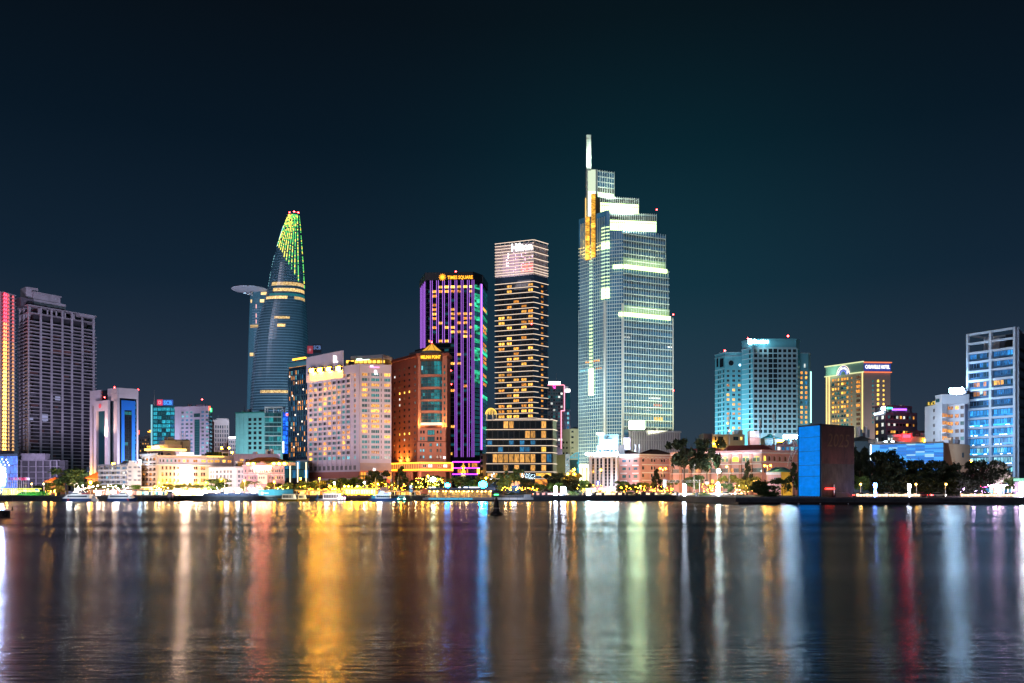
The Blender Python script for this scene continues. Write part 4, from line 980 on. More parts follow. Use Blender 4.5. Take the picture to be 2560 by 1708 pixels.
wash(f2, 1437, 38, 25, (.75, .85, .45), 1.1, 30)
r, (f,) = bld('yellow_side_house', 'low yellowish house with a white gabled side next to the glass podium', [(1391, 470), (1415, 466)], Zp(1137, 468), mat('ochre_wall', (.50, .40, .16), .8, var=.15), depth=14)
r2, (f,) = bld('white_gable_house', 'narrow white gabled house beside a turquoise arched footbridge', [(1413, 464), (1424, 464)], Zp(1135, 464), PLAST, depth=14)
for k in range(3): window(r2, f, f.u(1416.5), f.u(1422), Zp(1152+k*14, 464), Zp(1146+k*14, 464), GTD, FRD)
wash(f, 1418, 20, 22, (.8, 1, .95), 1.8, 14)
r, (f,) = bld('teal_link_bridge', 'turquoise arched link frame beside the stepped tower base', [(1425, 480), (1446, 480)], Zp(1150, 480), mat('grey_green_wall', (.10, .18, .18), .7, var=.1), depth=10, cat='bridge')
mb = MB(); TQ = glow('turquoise_lit_steel', (.02, .55, .75), .8)
pts = [f.pt(f.u(1425+21*i/8), f.z(1144-12*math.sin(math.pi*.5*i/8), 1435), .6) for i in range(9)]
for A, B in zip(pts, pts[1:]): mb.tube(A, B, .25, n=5)
lo = [f.pt(f.u(1425+21*i/8), f.z(1145, 1435), .6) for i in range(9)]
mb.tube(lo[0], lo[-1], .25, n=5)
for A, B in zip(pts[2::2], lo[2::2]): mb.tube(A, B, .15, n=5)
mb.tube(f.pt(f.u(1445.5), f.z(1190, 1445), .6), pts[-1], .3, n=5); part('arch_frame', mb, TQ, r)
pb('neon_sign', r, f, 1442, 1446.5, 1155, 1160, .5, 1, TQ); pb('neon_sign', r, f, 1442, 1446.5, 1171, 1175, .5, 1, TQ)
# ------------------------------------------------------------------ 19 stepped tower with fins
def stepped_tower():
    A, B1, B2 = (1447.3, 520), (1516, 503), (1557, 500)
    FIN = mat('white_fin', (.62, .72, .76), .45, metal=.1, var=.05); FL = mat('floor_line_metal', (.70, .76, .72), .45, var=.05)
    G = mat('tower_blue_glass', (.02, .07, .10), .12, var=.4, scale=.06, emit=(.07, .26, .50), es=.30)  # uneven blue glow put into the glass in place of patchy reflections
    GLW = glow('pale_lime_glow', (.75, 1, .52), 1.5); GLS = glow('lime_white_glow', (.74, 1, .40), 3.6)
    r = root('stepped_fin_tower', 'tallest tower, white finned and stepped, with bright lime bands and a thin spire', 'tower', (P(1560, 520).x, 520, 2))
    DC = 514.0
    q = [P(*A), P(*B1), P(*B2)]
    # right edge recedes with the steps
    f2 = Face(P(*B2), P(1681, DC))
    def zt(py): return Zp(py, 501)
    lv = [(1681.5, 1232, 787), (1672.5, 787, 668), (1663.5, 668, 577)]
    faceL = Face(q[0], q[1]); faceC = Face(q[1], q[2])
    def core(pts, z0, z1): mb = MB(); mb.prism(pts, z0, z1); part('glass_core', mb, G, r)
    bk = 42
    for px, pb0, pt in lv:
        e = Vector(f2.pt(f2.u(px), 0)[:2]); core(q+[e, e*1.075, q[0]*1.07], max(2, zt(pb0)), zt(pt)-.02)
    zMid = zt(577)
    # left part of the body goes on higher
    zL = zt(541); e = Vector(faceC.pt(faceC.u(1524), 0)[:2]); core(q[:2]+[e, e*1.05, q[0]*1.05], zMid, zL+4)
    # upper tiers, set back a little
    tiers = [(1519, 1640.5, 533, 577, 505, 24), (1500, 1596, 493, 533, 507, 19), (1493, 1534.5, 427, 493, 509, 12)]
    for k, (a, b, t, bo, d, dp) in enumerate(tiers):
        f = Face(P(a, d), P(b, d+4)); mb = MB(); za, zb = Zp(bo, d), Zp(t, d)
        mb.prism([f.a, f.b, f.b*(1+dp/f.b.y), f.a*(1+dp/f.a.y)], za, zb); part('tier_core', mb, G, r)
        n = int((b-a)/5.2)
        for i in range(n+1):
            u = f.L*i/n; bx('fin', r, f, u-.13, u+.13, za, zb+.6, .1, .7, FIN)
        nb = 5 if k == 2 else 2
        for j in range(nb): z = za+(zb-za)*(j+1)/nb-.4; bx('floor_line', r, f, 0, f.L, z, z+.4, .05, .6, FL)
        if k == 0: bx('lit_band', r, f, .3, f.L-.2, za+.4, za+(zb-za)*.62, .02, .25, GLS)
        if k == 1: bx('lit_band', r, f, .3, f.L-.2, za+.4, za+(zb-za)*.66, .02, .25, GLS); bx('lit_band', r, f, .3, f.L-.2, za+(zb-za)*.70, zb-.6, .02, .22, glow('pale_mint_glow', (.45, .85, .65), .55))
        if k == 2: bx('lit_band', r, f, .2, f.L-.2, za+.3, za+2.8, .02, .25, GLS); bx('lit_band', r, f, .2, f.L-.2, za+3.2, za+5.6, .02, .22, glow('pale_mint_glow', ()))
        if k == 0: bx('lit_band', r, f, .3, f.L-.2, za+(zb-za)*.64, zb-1, .02, .2, glow('pale_mint_glow', ()))
        area(f.pt(f.L/2, za-2, 7), f.pt(f.L/2, zb, 0), (.85, 1, .75), 1800, f.L*.5, 2)
    # fins and floor lines of the body
    zb = 2+4
    for px in [1559+6.1*i for i in range(21)]:
        top = zt(577) if px < 1664 else zt(668) if px < 1673 else zt(787); u = f2.u(px); bx('fin', r, f2, u-.1, u+.1, Zp(1072, 503), top+.8, .1, .6, FIN)
    nF = 30
    for k in range(nF):
        py = 585+k*16.6
        px = 1663.3 if py < 668 else 1672.3 if py < 787 else 1681
        if py > 1070: break
        z = zt(py); bx('floor_line', r, f2, 0, f2.u(px), z-.22, z+.22, .05, .62, FL)
        bx('spandrel', r, f2, 0, f2.u(px), z-1.6, z-.25, .02, .2, mat('grey_blue_spandrel', (.06, .085, .10), .4, var=.1))
    for i in range(7): u = faceC.L*(i+.5)/7; bx('fin', r, faceC, u-.09, u+.09, 8, zt(580), .1, .7, FIN)
    for i in range(13): 
        u = faceL.L*(i+.2)/13; top = zt(541) if i > 0 else zt(765); bx('fin', r, faceL, u-.1, u+.1, 16, top+.8, .1, .6, FIN)
    k = 0; py = 600.
    while py < 1165:
        z = zt(py)
        if z > 8: bx('floor_line', r, faceC, 0, faceC.L, z-.16, z+.16, .05, .6, FL)
        bx('floor_line', r, faceL, 0, faceL.L, z-.14, z+.14, .05, .6, FL); py += 8.9
    PIL = mat('pillar_stone', (.66, .62, .60), .6, var=.05)
    bx('corner_pillar', r, faceL, faceL.L-1.2, faceL.L+.2, 2, zt(750), .1, 1.2, PIL); bx('corner_pillar', r, f2, -.9, .1, 10, zt(760), .1, 1.0, PIL); bx('corner_pillar', r, f2, f2.u(1679.5), f2.u(1681.4), 10, zt(787), .1, 1.0, PIL)
    # lime belts
    for py, px in ((668, 1663.5), (787, 1672.5)):
        z = zt(py); a = 1534 if py < 700 else 1548
        ff = f2; u0 = ff.u(max(a, 1557)); u1 = ff.u(px)
        bx('lit_band', r, ff, u0, u1, z-1.1, z+1.0, .8, 1.8, GLS); bx('lit_band', r, ff, u0, u1, z+1.4, z+5.4, .04, .3, glow('lime_soft_glow', (.55, .95, .45), .4))
        uc = faceC.u(a); bx('lit_band', r, faceC, uc, faceC.L, z-1.1, z+1.0, .8, 1.8, GLS)
        area(ff.pt((u0+u1)/2, z+.5, 4.5), ff.pt((u0+u1)/2, z+10, 0), (.85, 1, .6), 1500, (u1-u0)*.8, 1)
    # golden bays on the left shoulder
    GB1 = litwin('golden_bay', (.35, .13, .01), (1, .52, .06), 1.8, .6)
    for c, y0, y1, n in ((1471.5, 541, 648, 9), (1486, 488, 645, 13)):
        for i in range(n):
            a, b = y0+(y1-y0)*i/n, y0+(y1-y0)*(i+.9)/n; mb = MB(); f = faceL; u = f.u(c); w = 1.45
            z0, z1 = Zp(b, 511), Zp(a, 511); mb.hexa([f.pt(u-w, z0, .7), f.pt(u-w*.5, z0, 2.0), f.pt(u+w*.5, z0, 2.0), f.pt(u+w, z0, .7), f.pt(u-w, z1, .7), f.pt(u-w*.5, z1, 2.0), f.pt(u+w*.5, z1, 2.0), f.pt(u+w, z1, .7)])
            part('golden_bay', mb, GB1, r)
        mb = MB(); f = faceL; u = f.u(c); z0, z1 = Zp(y1, 511), Zp(y0, 511); f.hexa(mb, u-1.5, u+1.5, z0, z1, -3, .65); part('bay_back', mb, mat('bay_bronze', (.25, .14, .05), .5, var=.1), r)
    f = faceL; area(f.pt(f.u(1478), Zp(650, 511), 5), f.pt(f.u(1478), Zp(560, 511), 1), (1, .6, .12), 5000, 3)
    # light ladders
    for k in range(31):
        t = k/30; py = 655+k*9; z = Zp(py, 512)
        if py < 930: bx('ladder_lamp', r, faceL, faceL.u(1476.5), faceL.u(1484), z, z+.55+.5*t, .8, 1.3, glow('ladder_glow', (.72, 1, .70), 1.1) if t < .6 else GLW)
    for k in range(8): z = Zp(930+k*8.5, 512); bx('ladder_lamp', r, faceL, faceL.u(1475.8), faceL.u(1487), z, z+1.75, .8, 1.4, GLS)
    for k in range(21):
        py = 572+k*8.8; z = Zp(py, 504); m = GLS if k in (5, 6, 19, 20, 18) else (GLW if k < 6 or k > 13 else glow('ladder_glow', ())); u1 = faceC.u(1524.5)
        bx('ladder_lamp', r, faceL, faceL.u(1507), faceL.L, z, z+(1.7 if m is GLS else .6), .8, 1.3, m); bx('ladder_lamp', r, faceC, .05, u1, z, z+(1.7 if m is GLS else .6), .8, 1.29, m)
    # spire and its slab
    d = 512; s = Face(P(1463, d), P(1495, d)); SP = mat('spire_panel', (.66, .74, .68), .5, var=.05)
    SPL = glow('spire_lit', (.92, 1, .80), 1.6)
    for k in range(10): pb('spire_panel', r, s, 1466.2, 1477.6, 337+k*9, 345.4+k*9, -2.5, 0, SP)
    pb('spire_core', r, s, 1466, 1478, 336.5, 430, -2.2, -.3, SP)
    for k in range(13): pb('slab_panel', r, s, 1470, 1489, 424+k*9, 432.4+k*9, -5, -.2, SPL if k > 5 else glow('spire_lit_soft', (.85, 1, .72), .9))
    pb('slab_core', r, s, 1469, 1494, 422.5, 541, -6, -.5, SP); pb('slab_edge', r, s, 1466, 1469.8, 424, 541, -5, .2, SP)
    pb('side_post', r, s, 1463.6, 1465, 494, 541, -2, -.4, glow('gold_edge', (1, .6, .15), 1.5))
    area(s.pt(s.u(1472), Zp(420, d), 5), s.pt(s.u(1472), Zp(370, d), 0), (.85, 1, .85), 4200, 2)
    for px, py in ((1640, 532), (1681.5, 788), (1683, 978)): ax('beacon', r, f2.pt(f2.u(min(px, 1681)), Zp(py, 513), .8), (.8, .8, .8), G_RED)
    # lit offices behind the fins, street reflections painted as glowing panes
    for a, b, c, e in ((1612, 1628, 1020, 1026), (1623, 1630, 920, 927), (1668, 1680, 855, 864), (1640, 1658, 855, 860), (1590, 1604, 1002, 1007), (1560, 1576, 1004, 1009), (1620, 1652, 990, 996), (1557, 1575, 842, 848), (1620, 1626, 620, 628)):
        pb('lit_window', r, f2, max(a, 1558), b, c, e, .02, .12, LC, 1600)
    pb('lit_window', r, f2, 1635, 1656, 1036, 1052, .02, .12, LY, 1640); pb('lit_window', r, f2, 1634, 1654, 1005, 1016, .02, .12, glow('red_lit_pane', (.9, .1, .05), .6), 1640)
    for a, b, c, e in ((1464, 1500, 902, 906), (1490, 1506, 919, 924), (1450, 1476, 924, 930)): pb('lit_window', r, faceL, a, b, c, e, .02, .12, LA if a > 1455 else LCY)
    # pale colonnade at its foot
    fb = Face(P(1447, 515), P(1474, 512)); pb('base_wall', r, fb, 1449, 1474, 1160, 1234, -6, -1, CREAM)
    pb('base_beam', r, fb, 1449, 1474, 1160, 1170, -1, 1, CREAM)
    for a in (1450, 1461, 1471): pb('base_column', r, fb, a, a+5, 1170, 1234, -1, .8, CREAM)
    area(fb.pt(fb.L*.5, 6, 8), fb.pt(fb.L*.5, 14, 0), (1, .95, .6), 2500, 4)
    wash(faceL, 1482, 24, 26, (.90, 1, .78), 10, 14, 20); wash(faceL, 1482, 85, 30, (.70, .95, .96), 3.0, 50, 20)
    wash(f2, 1640, 58, 17, (.90, 1, .62), 8.5, 41, 26); wash(f2, 1620, 105, 50, (.60, .87, 1), 2.0, 60, 30); wash(faceC, 1537, 40, 30, (.9, 1, .75), 2.6, 20, 12)
    wash(faceL, 1482, 140, 30, (.85, .95, .85), 1.0, 110, 20)
stepped_tower()
# 20 ribbed podium
RIB = mat('rib_stone', (.56, .50, .54), .7, var=.08)
r, (f,) = bld('ribbed_podium', 'low block of tall white ribs with a planted roof edge below the stepped tower', [(1571, 492), (1700, 500)], Zp(1079, 494), mat('podium_glass', (.05, .05, .06), .3, var=.2), depth=24)
for i in range(22): u = f.L*(i+.5)/22; bx('rib', r, f, u-.42, u+.42, 2, Zp(1081, 494), 0, .9, RIB)
bx('roof_edge', r, f, -.2, f.L+.2, Zp(1081, 494), Zp(1076.5, 494), 0, 1.1, RIB); pb('floor_band', r, f, 1572, 1699, 1100, 1102, .02, .4, RIB)
wash(f, 1640, 22, 24, (.95, .85, 1), .8, 10, 24)
g = root('bright_billboard', 'glaring white rooftop billboard on the left end of the ribbed podium', 'billboard', (P(1592, 488).x, 489, Zp(1077, 490)))
fb = Face(P(1572, 489), P(1612, 489)); pb('screen', g, fb, 1573, 1611, 1053, 1073, 0, .4, glow('billboard_white', (.72, 1, .62), 22)); pb('frame', g, fb, 1571, 1613, 1051, 1077, -.5, -.05, DARK)
for a in (1578, 1592, 1606): pb('post', g, fb, a, a+1, 1070, 1079, -.9, -.55, DARK)
# 21 white office with black window strips
def white_strip_office():
    q = [(1472.5, 400), (1544, 396), (1547, 402)]
    r, (f, f2) = bld('striped_white_office', 'white office block with six tall black window strips and a pale blue roof sign', q, Zp(1141, 396), PLAST, depth=14)
    z1 = f.z(1144, 1510)
    cols = [(1480.5, 1486), (1492, 1497.5), (1501, 1506), (1512, 1518), (1521, 1526.5), (1533, 1538.5)]
    mb = MB(); uu = 0
    for a, b in cols: f.hexa(mb, uu, f.u(a), 2, z1, 0, .6); uu = f.u(b)
    f.hexa(mb, uu, f.L, 2, z1, 0, .6); part('wall_grid', mb, PLAST, r)
    for a, b in cols:
        for j, (z0, zz) in enumerate(rows_even(f, 1510, 1145.5, 1216, 9, .93)):
            window(r, f, f.u(a), f.u(b), z0, zz, pick([(GD, 9), (GTD, 1.2), (LDIM, .7)]), FRD, .08, 'arch' if j == 8 else 'plain')
    band(r, [f], Zp(1144, 396), Zp(1139, 396), 0, .9, TRIMW, 'cornice')
    t = Face(P(1492, 404), P(1546, 402)); pb('upper_storey', r, t, 1492, 1545, 1114, 1141, -9, -1, PLAST)
    for k in range(5): window(r, t, t.u(1497.5+k*9.6), t.u(1503.5+k*9.6), t.z(1130.5, 1520), t.z(1124, 1520), GB if k < 4 else GTD, FRL, -.9)
    pb('sign_board', r, t, 1496.5, 1545, 1086, 1114, -2, -1.2, mat('pale_blue_board', (.30, .52, .66), .6, var=.06))
    sign('KIM', r, t, 1511, 1523, 1089, 1093, mat('black_letter', (.01, .01, .012), .5, var=0), -1.0, bold=.03); sign('NGAN', r, t, 1510.5, 1529.5, 1093.8, 1098, mat('black_letter', ()), -1.0, bold=.03)
    pb('sign_lamp', r, t, 1491, 1509, 1082, 1087, -1, -.2, G_COOL)
    for a, b in ((1466, 1480), (1484, 1503), (1505.5, 1531), (1533, 1545)): pb('floodlamp', r, f, a, b, 1132.5, 1139, .3, 1.0, glow('roof_floodlamp', (.50, .86, 1), 40))
    pb('neon_sign', r, f, 1504, 1509, 1132, 1138, 1.0, 1.2, glow('pink_neon', ()))
    pb('lift_room', r, t, 1558, 1575, 1094, 1124, -10, -2, LILAC); pb('lift_room', r, t, 1546, 1560, 1112, 1135, -9, -2, mat('grey_stone', ()))
    for a in (1588, 1598): 
        mb = MB(); c = t.pt(t.u(a), t.z(1130, a), -4); mb.tube(c, c+Vector((0, 0, 3.6)), .75, n=12); part('roof_tank', mb, STEEL, r)
    mb = MB()
    for a in (1560, 1572, 1586): mb.tube(t.pt(t.u(a), t.z(1096, a), -5), t.pt(t.u(a), t.z(1086, a), -5), .1, n=4)
    for y in (1087, 1092): mb.tube(t.pt(t.u(1546), t.z(y, 1570), -5), t.pt(t.u(1586), t.z(y, 1570), -5), .1, n=4)
    part('roof_railing', mb, STEEL, r)
    wash(f, 1508, 8, 14, (1, .95, 1), 2.4, 5, 12); area(t.pt(t.u(1520), t.z(1118, 1520), 7), t.pt(t.u(1520), t.z(1098, 1520), -1), (.7, .9, 1), 120, 4); area(t.pt(t.u(1566), t.z(1120, 1566), 9), t.pt(t.u(1566), t.z(1105, 1566), -2), (.9, .8, 1), 900, 3)
white_strip_office()
# 22 pink corner building
def pink_corner():
    q = [(1548.5, 404), (1599, 398), (1682, 408)]
    r, (f, f2) = bld('pink_corner_building', 'pink plastered corner building with white bands and a dark red roof', q, Zp(1137, 398), PINK, depth=22)
    rows = [(Zp(b, 400), Zp(a, 400)) for a, b in ((1149.5, 1155.5), (1168.5, 1175.5), (1187.5, 1195))]
    cols = [(f.u(1556), f.u(1566)), (f.u(1573), f.u(1577)), (f.u(1585), f.u(1594.5))]
    grid(r, f, cols, rows, [(GT, 3), (GTD, 2), (GB, 1)], mat('grey_frame', (.25, .28, .3), .5, var=0), PINK, (0, f.L, 2, Zp(1140, 398)), .45, 'wide')
    rows2 = [(f2.z(b, 1640), f2.z(a, 1640)) for a, b in ((1147.5, 1155), (1166, 1174.5), (1185, 1193))]
    cols2 = [(f2.u(a), f2.u(b)) for a, b in ((1604, 1609.5), (1626, 1631), (1633, 1637.5), (1651, 1656), (1658, 1662), (1674, 1679))]
    grid(r, f2, cols2, rows2, [(GD, 3), (LDIM, 3), (LA, .6)], mat('grey_frame', ()), PINK, (0, f2.L, 2, Zp(1140, 398)), .45, 'arch')
    for y in (1162, 1182, 1201): 
        for a, b in ((1552.5, 1569), (1582, 1598)): pb('white_band', r, f, a, b, y, y+3.2, .46, .7, TRIMW)
        pb('white_band', r, f2, 1603, 1680, y-1, y+1.4, .46, .65, TRIMW)
    band(r, [f, f2], Zp(1138.5, 398), Zp(1135, 398), 0, 1.2, TRIMW); band(r, [f, f2], Zp(1143.5, 398), Zp(1141, 398), 0, .9, TRIMW)
    for k in range(8): a = 1603+k*10; mb = MB(); pts = [f2.pt(f2.u(a+10*i/6), f2.z(1149-4*math.sin(math.pi*i/6), 1640), .6) for i in range(7)]; [mb.tube(A, B, .14, n=4, cap=False) for A, B in zip(pts, pts[1:])]; part('swag', mb, TRIMW, r)
    mb = MB(); hip(mb, [f.a, f.b, f.b+Vector((2, 20)), f.a+Vector((2, 20))], Zp(1135, 398)+.05, Zp(1124, 404), .6); part('roof', mb, mat('dark_red_roof', (.07, .012, .018), .8, var=.2), r)
    mb = MB(); hip(mb, [f2.a+Vector((.5, .3)), f2.b, f2.b+Vector((0, 16)), f2.a+Vector((.5, 16))], Zp(1135, 398)+.08, Zp(1122, 404), .6); part('roof', mb, mat('dark_red_roof', ()), r)
    wash(f, 1572, 7, 13, (.95, .80, 1), 3.6, 4, 10); wash(f2, 1640, 6, 12, (1, .62, .32), 3.6, 3, 14)
    area(f.pt(f.L+.5, 3.5, 2.4), f.pt(f.L, 9, 0), (1, .75, .35), 260, .5)
pink_corner()
# 23 long pink building with lit arcades
def arcade_building():
    q = [(1679, 400), (1905, 372), (1997, 384)]
    r, (f, f2) = bld('arcaded_pink_building', 'long pink colonial building with yellow lit arches and a red tiled roof', q, Zp(1129, 374), PINK, depth=18)
    zc = Zp(1128, 373)
    ARC = litwin('arcade_lit', (.75, .48, .03), (1, .78, .06), 1.7, .8)
    n = 9; us = [f.L*i/n for i in range(n+1)]
    ya, yb = 1140, 1153.5
    za, zb = Zp(yb, 374), Zp(ya, 374); zm0, zm1 = Zp(1181, 374), Zp(1170, 374); zl0, zl1 = Zp(1208, 374), Zp(1198, 374)
    cols = [(us[i]+.62, us[i+1]-.62) for i in range(n)]
    grid(r, f, cols, [(za, zb)], ARC, mat('arch_trim', (.7, .62, .6), .7, var=0), style='arch', name='lit_arch')
    for i in range(n):
        for k in (.32, .66):
            a = us[i]+(us[i+1]-us[i])*k; window(r, f, a-.7, a+.7, za, za+1.7, mat('green_shutter', (.10, .30, .16), .6, var=.1), FRL, .1, 'w', 'shutter') if (i+int(k*10)) % 3 else None
        for k in (.2, .42, .64, .86):
            a = us[i]+(us[i+1]-us[i])*k; window(r, f, a-.75, a+.75, zm0, zm1, pick([(GD, 4), (GTD, 2), (LA, .8)]), FRL, .08)
            if k in (.2, .64): window(r, f, a-.8, a+.8, zl0, zl1, pick([(GD, 3), (LA, 1.5), (LY, 1)]), FRL, .08)
        bx('pilaster', r, f, us[i]-.55, us[i]+.55, 2, zc-.6, 0, .8, mat('brick_pilaster', (.45, .24, .18), .8, var=.15, scale=.8))
    BAL = TRIMW
    bx('balustrade', r, f, 0, f.L, Zp(1158.5, 374), Zp(1154.2, 374), .05, .5, mat('pink_balustrade', (.6, .4, .42), .8, var=.1)); bx('white_band', r, f, 0, f.L, Zp(1161, 374), Zp(1159, 374), .05, .95, BAL); bx('white_band', r, f, 0, f.L, Zp(1183.5, 374), Zp(1182, 374), .05, .9, BAL)
    # short right face with five arches
    cols2 = [(f2.u(a), f2.u(b)) for a, b in ((1909, 1914), (1919, 1926), (1932, 1939), (1945, 1952), (1959, 1966), (1973, 1980))]
    for i, (a, b) in enumerate(cols2):
        window(r, f2, a, b, f2.z(1152.5, 1930), f2.z(1140, 1930), ARC if i < 1 else mat('brick_arch', (.22, .09, .05), .8, var=.2), mat('arch_trim', ()), .1, 'arch', 'arch_window')
        window(r, f2, a, b, f2.z(1182, 1930), f2.z(1170, 1930), pick([(GD, 1), (LA, 1)]), mat('arch_trim', ()), .1, 'arch', 'arch_window')
    bx('white_band', r, f2, 0, f2.L, Zp(1156, 374), Zp(1154, 374), .05, .6, BAL)
    band(r, [f, f2], zc-1.0, zc-.45, 0, .95, TRIMW, 'cornice'); band(r, [f, f2], zc-.4, zc+.5, 0, 1.4, mat('pink_cornice', (.68, .46, .5), .8, var=.05), 'cornice')
    # roofs
    for a, b, h in ((1815, 1928, 1112), (1700, 1812, 1117)):
        fa, fb_ = f.pt(f.u(a), 0, -1).to_2d(), f.pt(f.u(b), 0, -1).to_2d(); mb = MB(); hip(mb, [fa, fb_, fb_+Vector((1, 15)), fa+Vector((1, 15))], zc+.55, Zp(h, 380), .12, .3); part('roof', mb, ROOFR, r)
    mb = MB(); f2.hexa(mb, f2.u(1928), f2.u(1940), zc+.5, Zp(1114, 378), -6, -.5); part('dormer', mb, PINK, r)
    wash(f, 1850, 7, 12, (1, .78, .72), 3.4, 3, 22); wash(f, 1760, 7, 12, (1, .78, .70), 3.2, 3, 22); wash(f2, 1950, 7, 12, (1, .62, .55), 2.6, 3, 16)
    area(f.pt(f.L*.65, zc-3.2, 2.2), f.pt(f.L*.65, zc-.3, .6), (.95, .85, 1), 800, f.L*.6, .4); area(f.pt(f.L*.3, zc+9, 16), f.pt(f.L*.5, zc+3, -6), (1, .7, .7), 1100, 6)
arcade_building()
r, (f,) = bld('pink_rear_annex', 'pink annex with pale blue windows behind the arcaded building', [(1940, 410), (1998, 410)], Zp(1111, 410), PINK, depth=14)
for i in range(5): window(r, f, f.u(1943+i*11), f.u(1951+i*11), f.z(1126, 1970), f.z(1117, 1970), [LC, GB, GB, LCY, GB][i], FRL)
wash(f, 1970, 18, 16, (1, .6, .55), 1.2, 14)
pb('sign_board', r, f, 1962, 1996, 1087, 1096, -2, -1.5, G_COOLS); pb('sign_post', r, f, 1970, 1971, 1095, 1112, -2.4, -2.1, DARK); pb('sign_post', r, f, 1988, 1989, 1095, 1112, -2.4, -2.1, DARK)
pb('roof_lamp', r, f, 1946, 1962, 1100.5, 1104, -2, -1.5, G_WARM)
k_ = root('blue_roof_pavilion', 'small rooftop pavilion with a turquoise hip roof behind the arcaded building', 'pavilion', (P(1930, 420).x, 424, Zp(1108, 420)))
fk = Face(P(1912, 420), P(1948, 420)); pb('wall', k_, fk, 1913, 1947, 1096, 1113, -8, -.5, mat('slate_wall', (.12, .2, .24), .8, var=.1)); mb = MB(); hip(mb, [fk.a, fk.b, fk.b+Vector((0, 8)), fk.a+Vector((0, 8))], Zp(1096, 420), Zp(1084, 420), .8); part('roof', mb, mat('turquoise_roof', (.03, .22, .26), .6, var=.1), k_)
area(fk.pt(fk.L/2, Zp(1082, 420), 8), fk.pt(fk.L/2, Zp(1090, 420), -2), (.8, 1, 1), 500, 3)
r, (f,) = bld('brown_flat_roofs', 'low tan flat roofed block with a lit terrace below the turquoise towers', [(1781, 440), (1862, 440)], Zp(1086, 440), mat('tan_wall', (.34, .28, .18), .8, var=.15), depth=18)
for a, b in ((1787, 1791), (1795, 1808), (1833, 1846), (1850, 1856)): window(r, f, f.u(a), f.u(b), f.z(1101, 1820), f.z(1092, 1820), LY if a == 1850 else GD, FRD)
for a in (1782, 1792, 1800): pb('terrace_lamp', r, f, a, a+4, 1108, 1111, .3, 1, G_WARM)
pb('roof_room', r, f, 1762, 1786, 1083, 1100, -14, -4, mat('grey_stone', ())); wash(f, 1820, 20, 20, (1, .85, .55), .9, 16)
t_ = root('white_rooftop_tank', 'square white panelled tank beside pipes on the roof behind the arcades', 'water tank', (P(1885, 400).x, 402, Zp(1108, 400)))
ft = Face(P(1874, 400), P(1898, 400))
for i in range(3):
    for j in range(3): pb('tank_panel', t_, ft, 1874.3+i*8, 1882+i*8, 1077.5+j*5.4, 1082.5+j*5.4, -4, 0, TRIMW)
pb('base', t_, ft, 1875, 1900, 1094, 1114, -4, -.4, PINK)
area(ft.pt(1, Zp(1100, 400), 6), ft.pt(2, Zp(1085, 400), 0), (.85, .9, 1), 500, 2)
def mast(px, d, y0, y1, label, lamp=None):
    m = root('antenna_mast', label, 'antenna', (P(px, d).x, d, Zp(y1, d))); x = P(px, d).x; mb = MB()
    mb.tube((x, d, Zp(y1, d)), (x, d, Zp(y0, d)), .25, .12, 6); part('pole', mb, STEEL, m)
    for k in range(4): ax('antenna_panel', m, (x+(-1)**k*.55, d-.2, Zp(y0+3+k*5, d)), (.35, .25, 1.3), TRIMW if k % 2 else DARK)
    if lamp: ax('lamp', m, (x, d-.3, Zp(lamp, d)), (.9, .5, .7), glow('red_orange_lamp', (1, .3, .08), 7))
mast(1823, 420, 1035, 1112, 'dark antenna mast with an orange lamp behind the tan flat roofs', 1079)
mast(1901, 405, 1049, 1110, 'thin white antenna mast beside the white rooftop tank')
mast(1935, 412, 1036, 1115, 'tall blue grey antenna mast in front of the turquoise hotel')
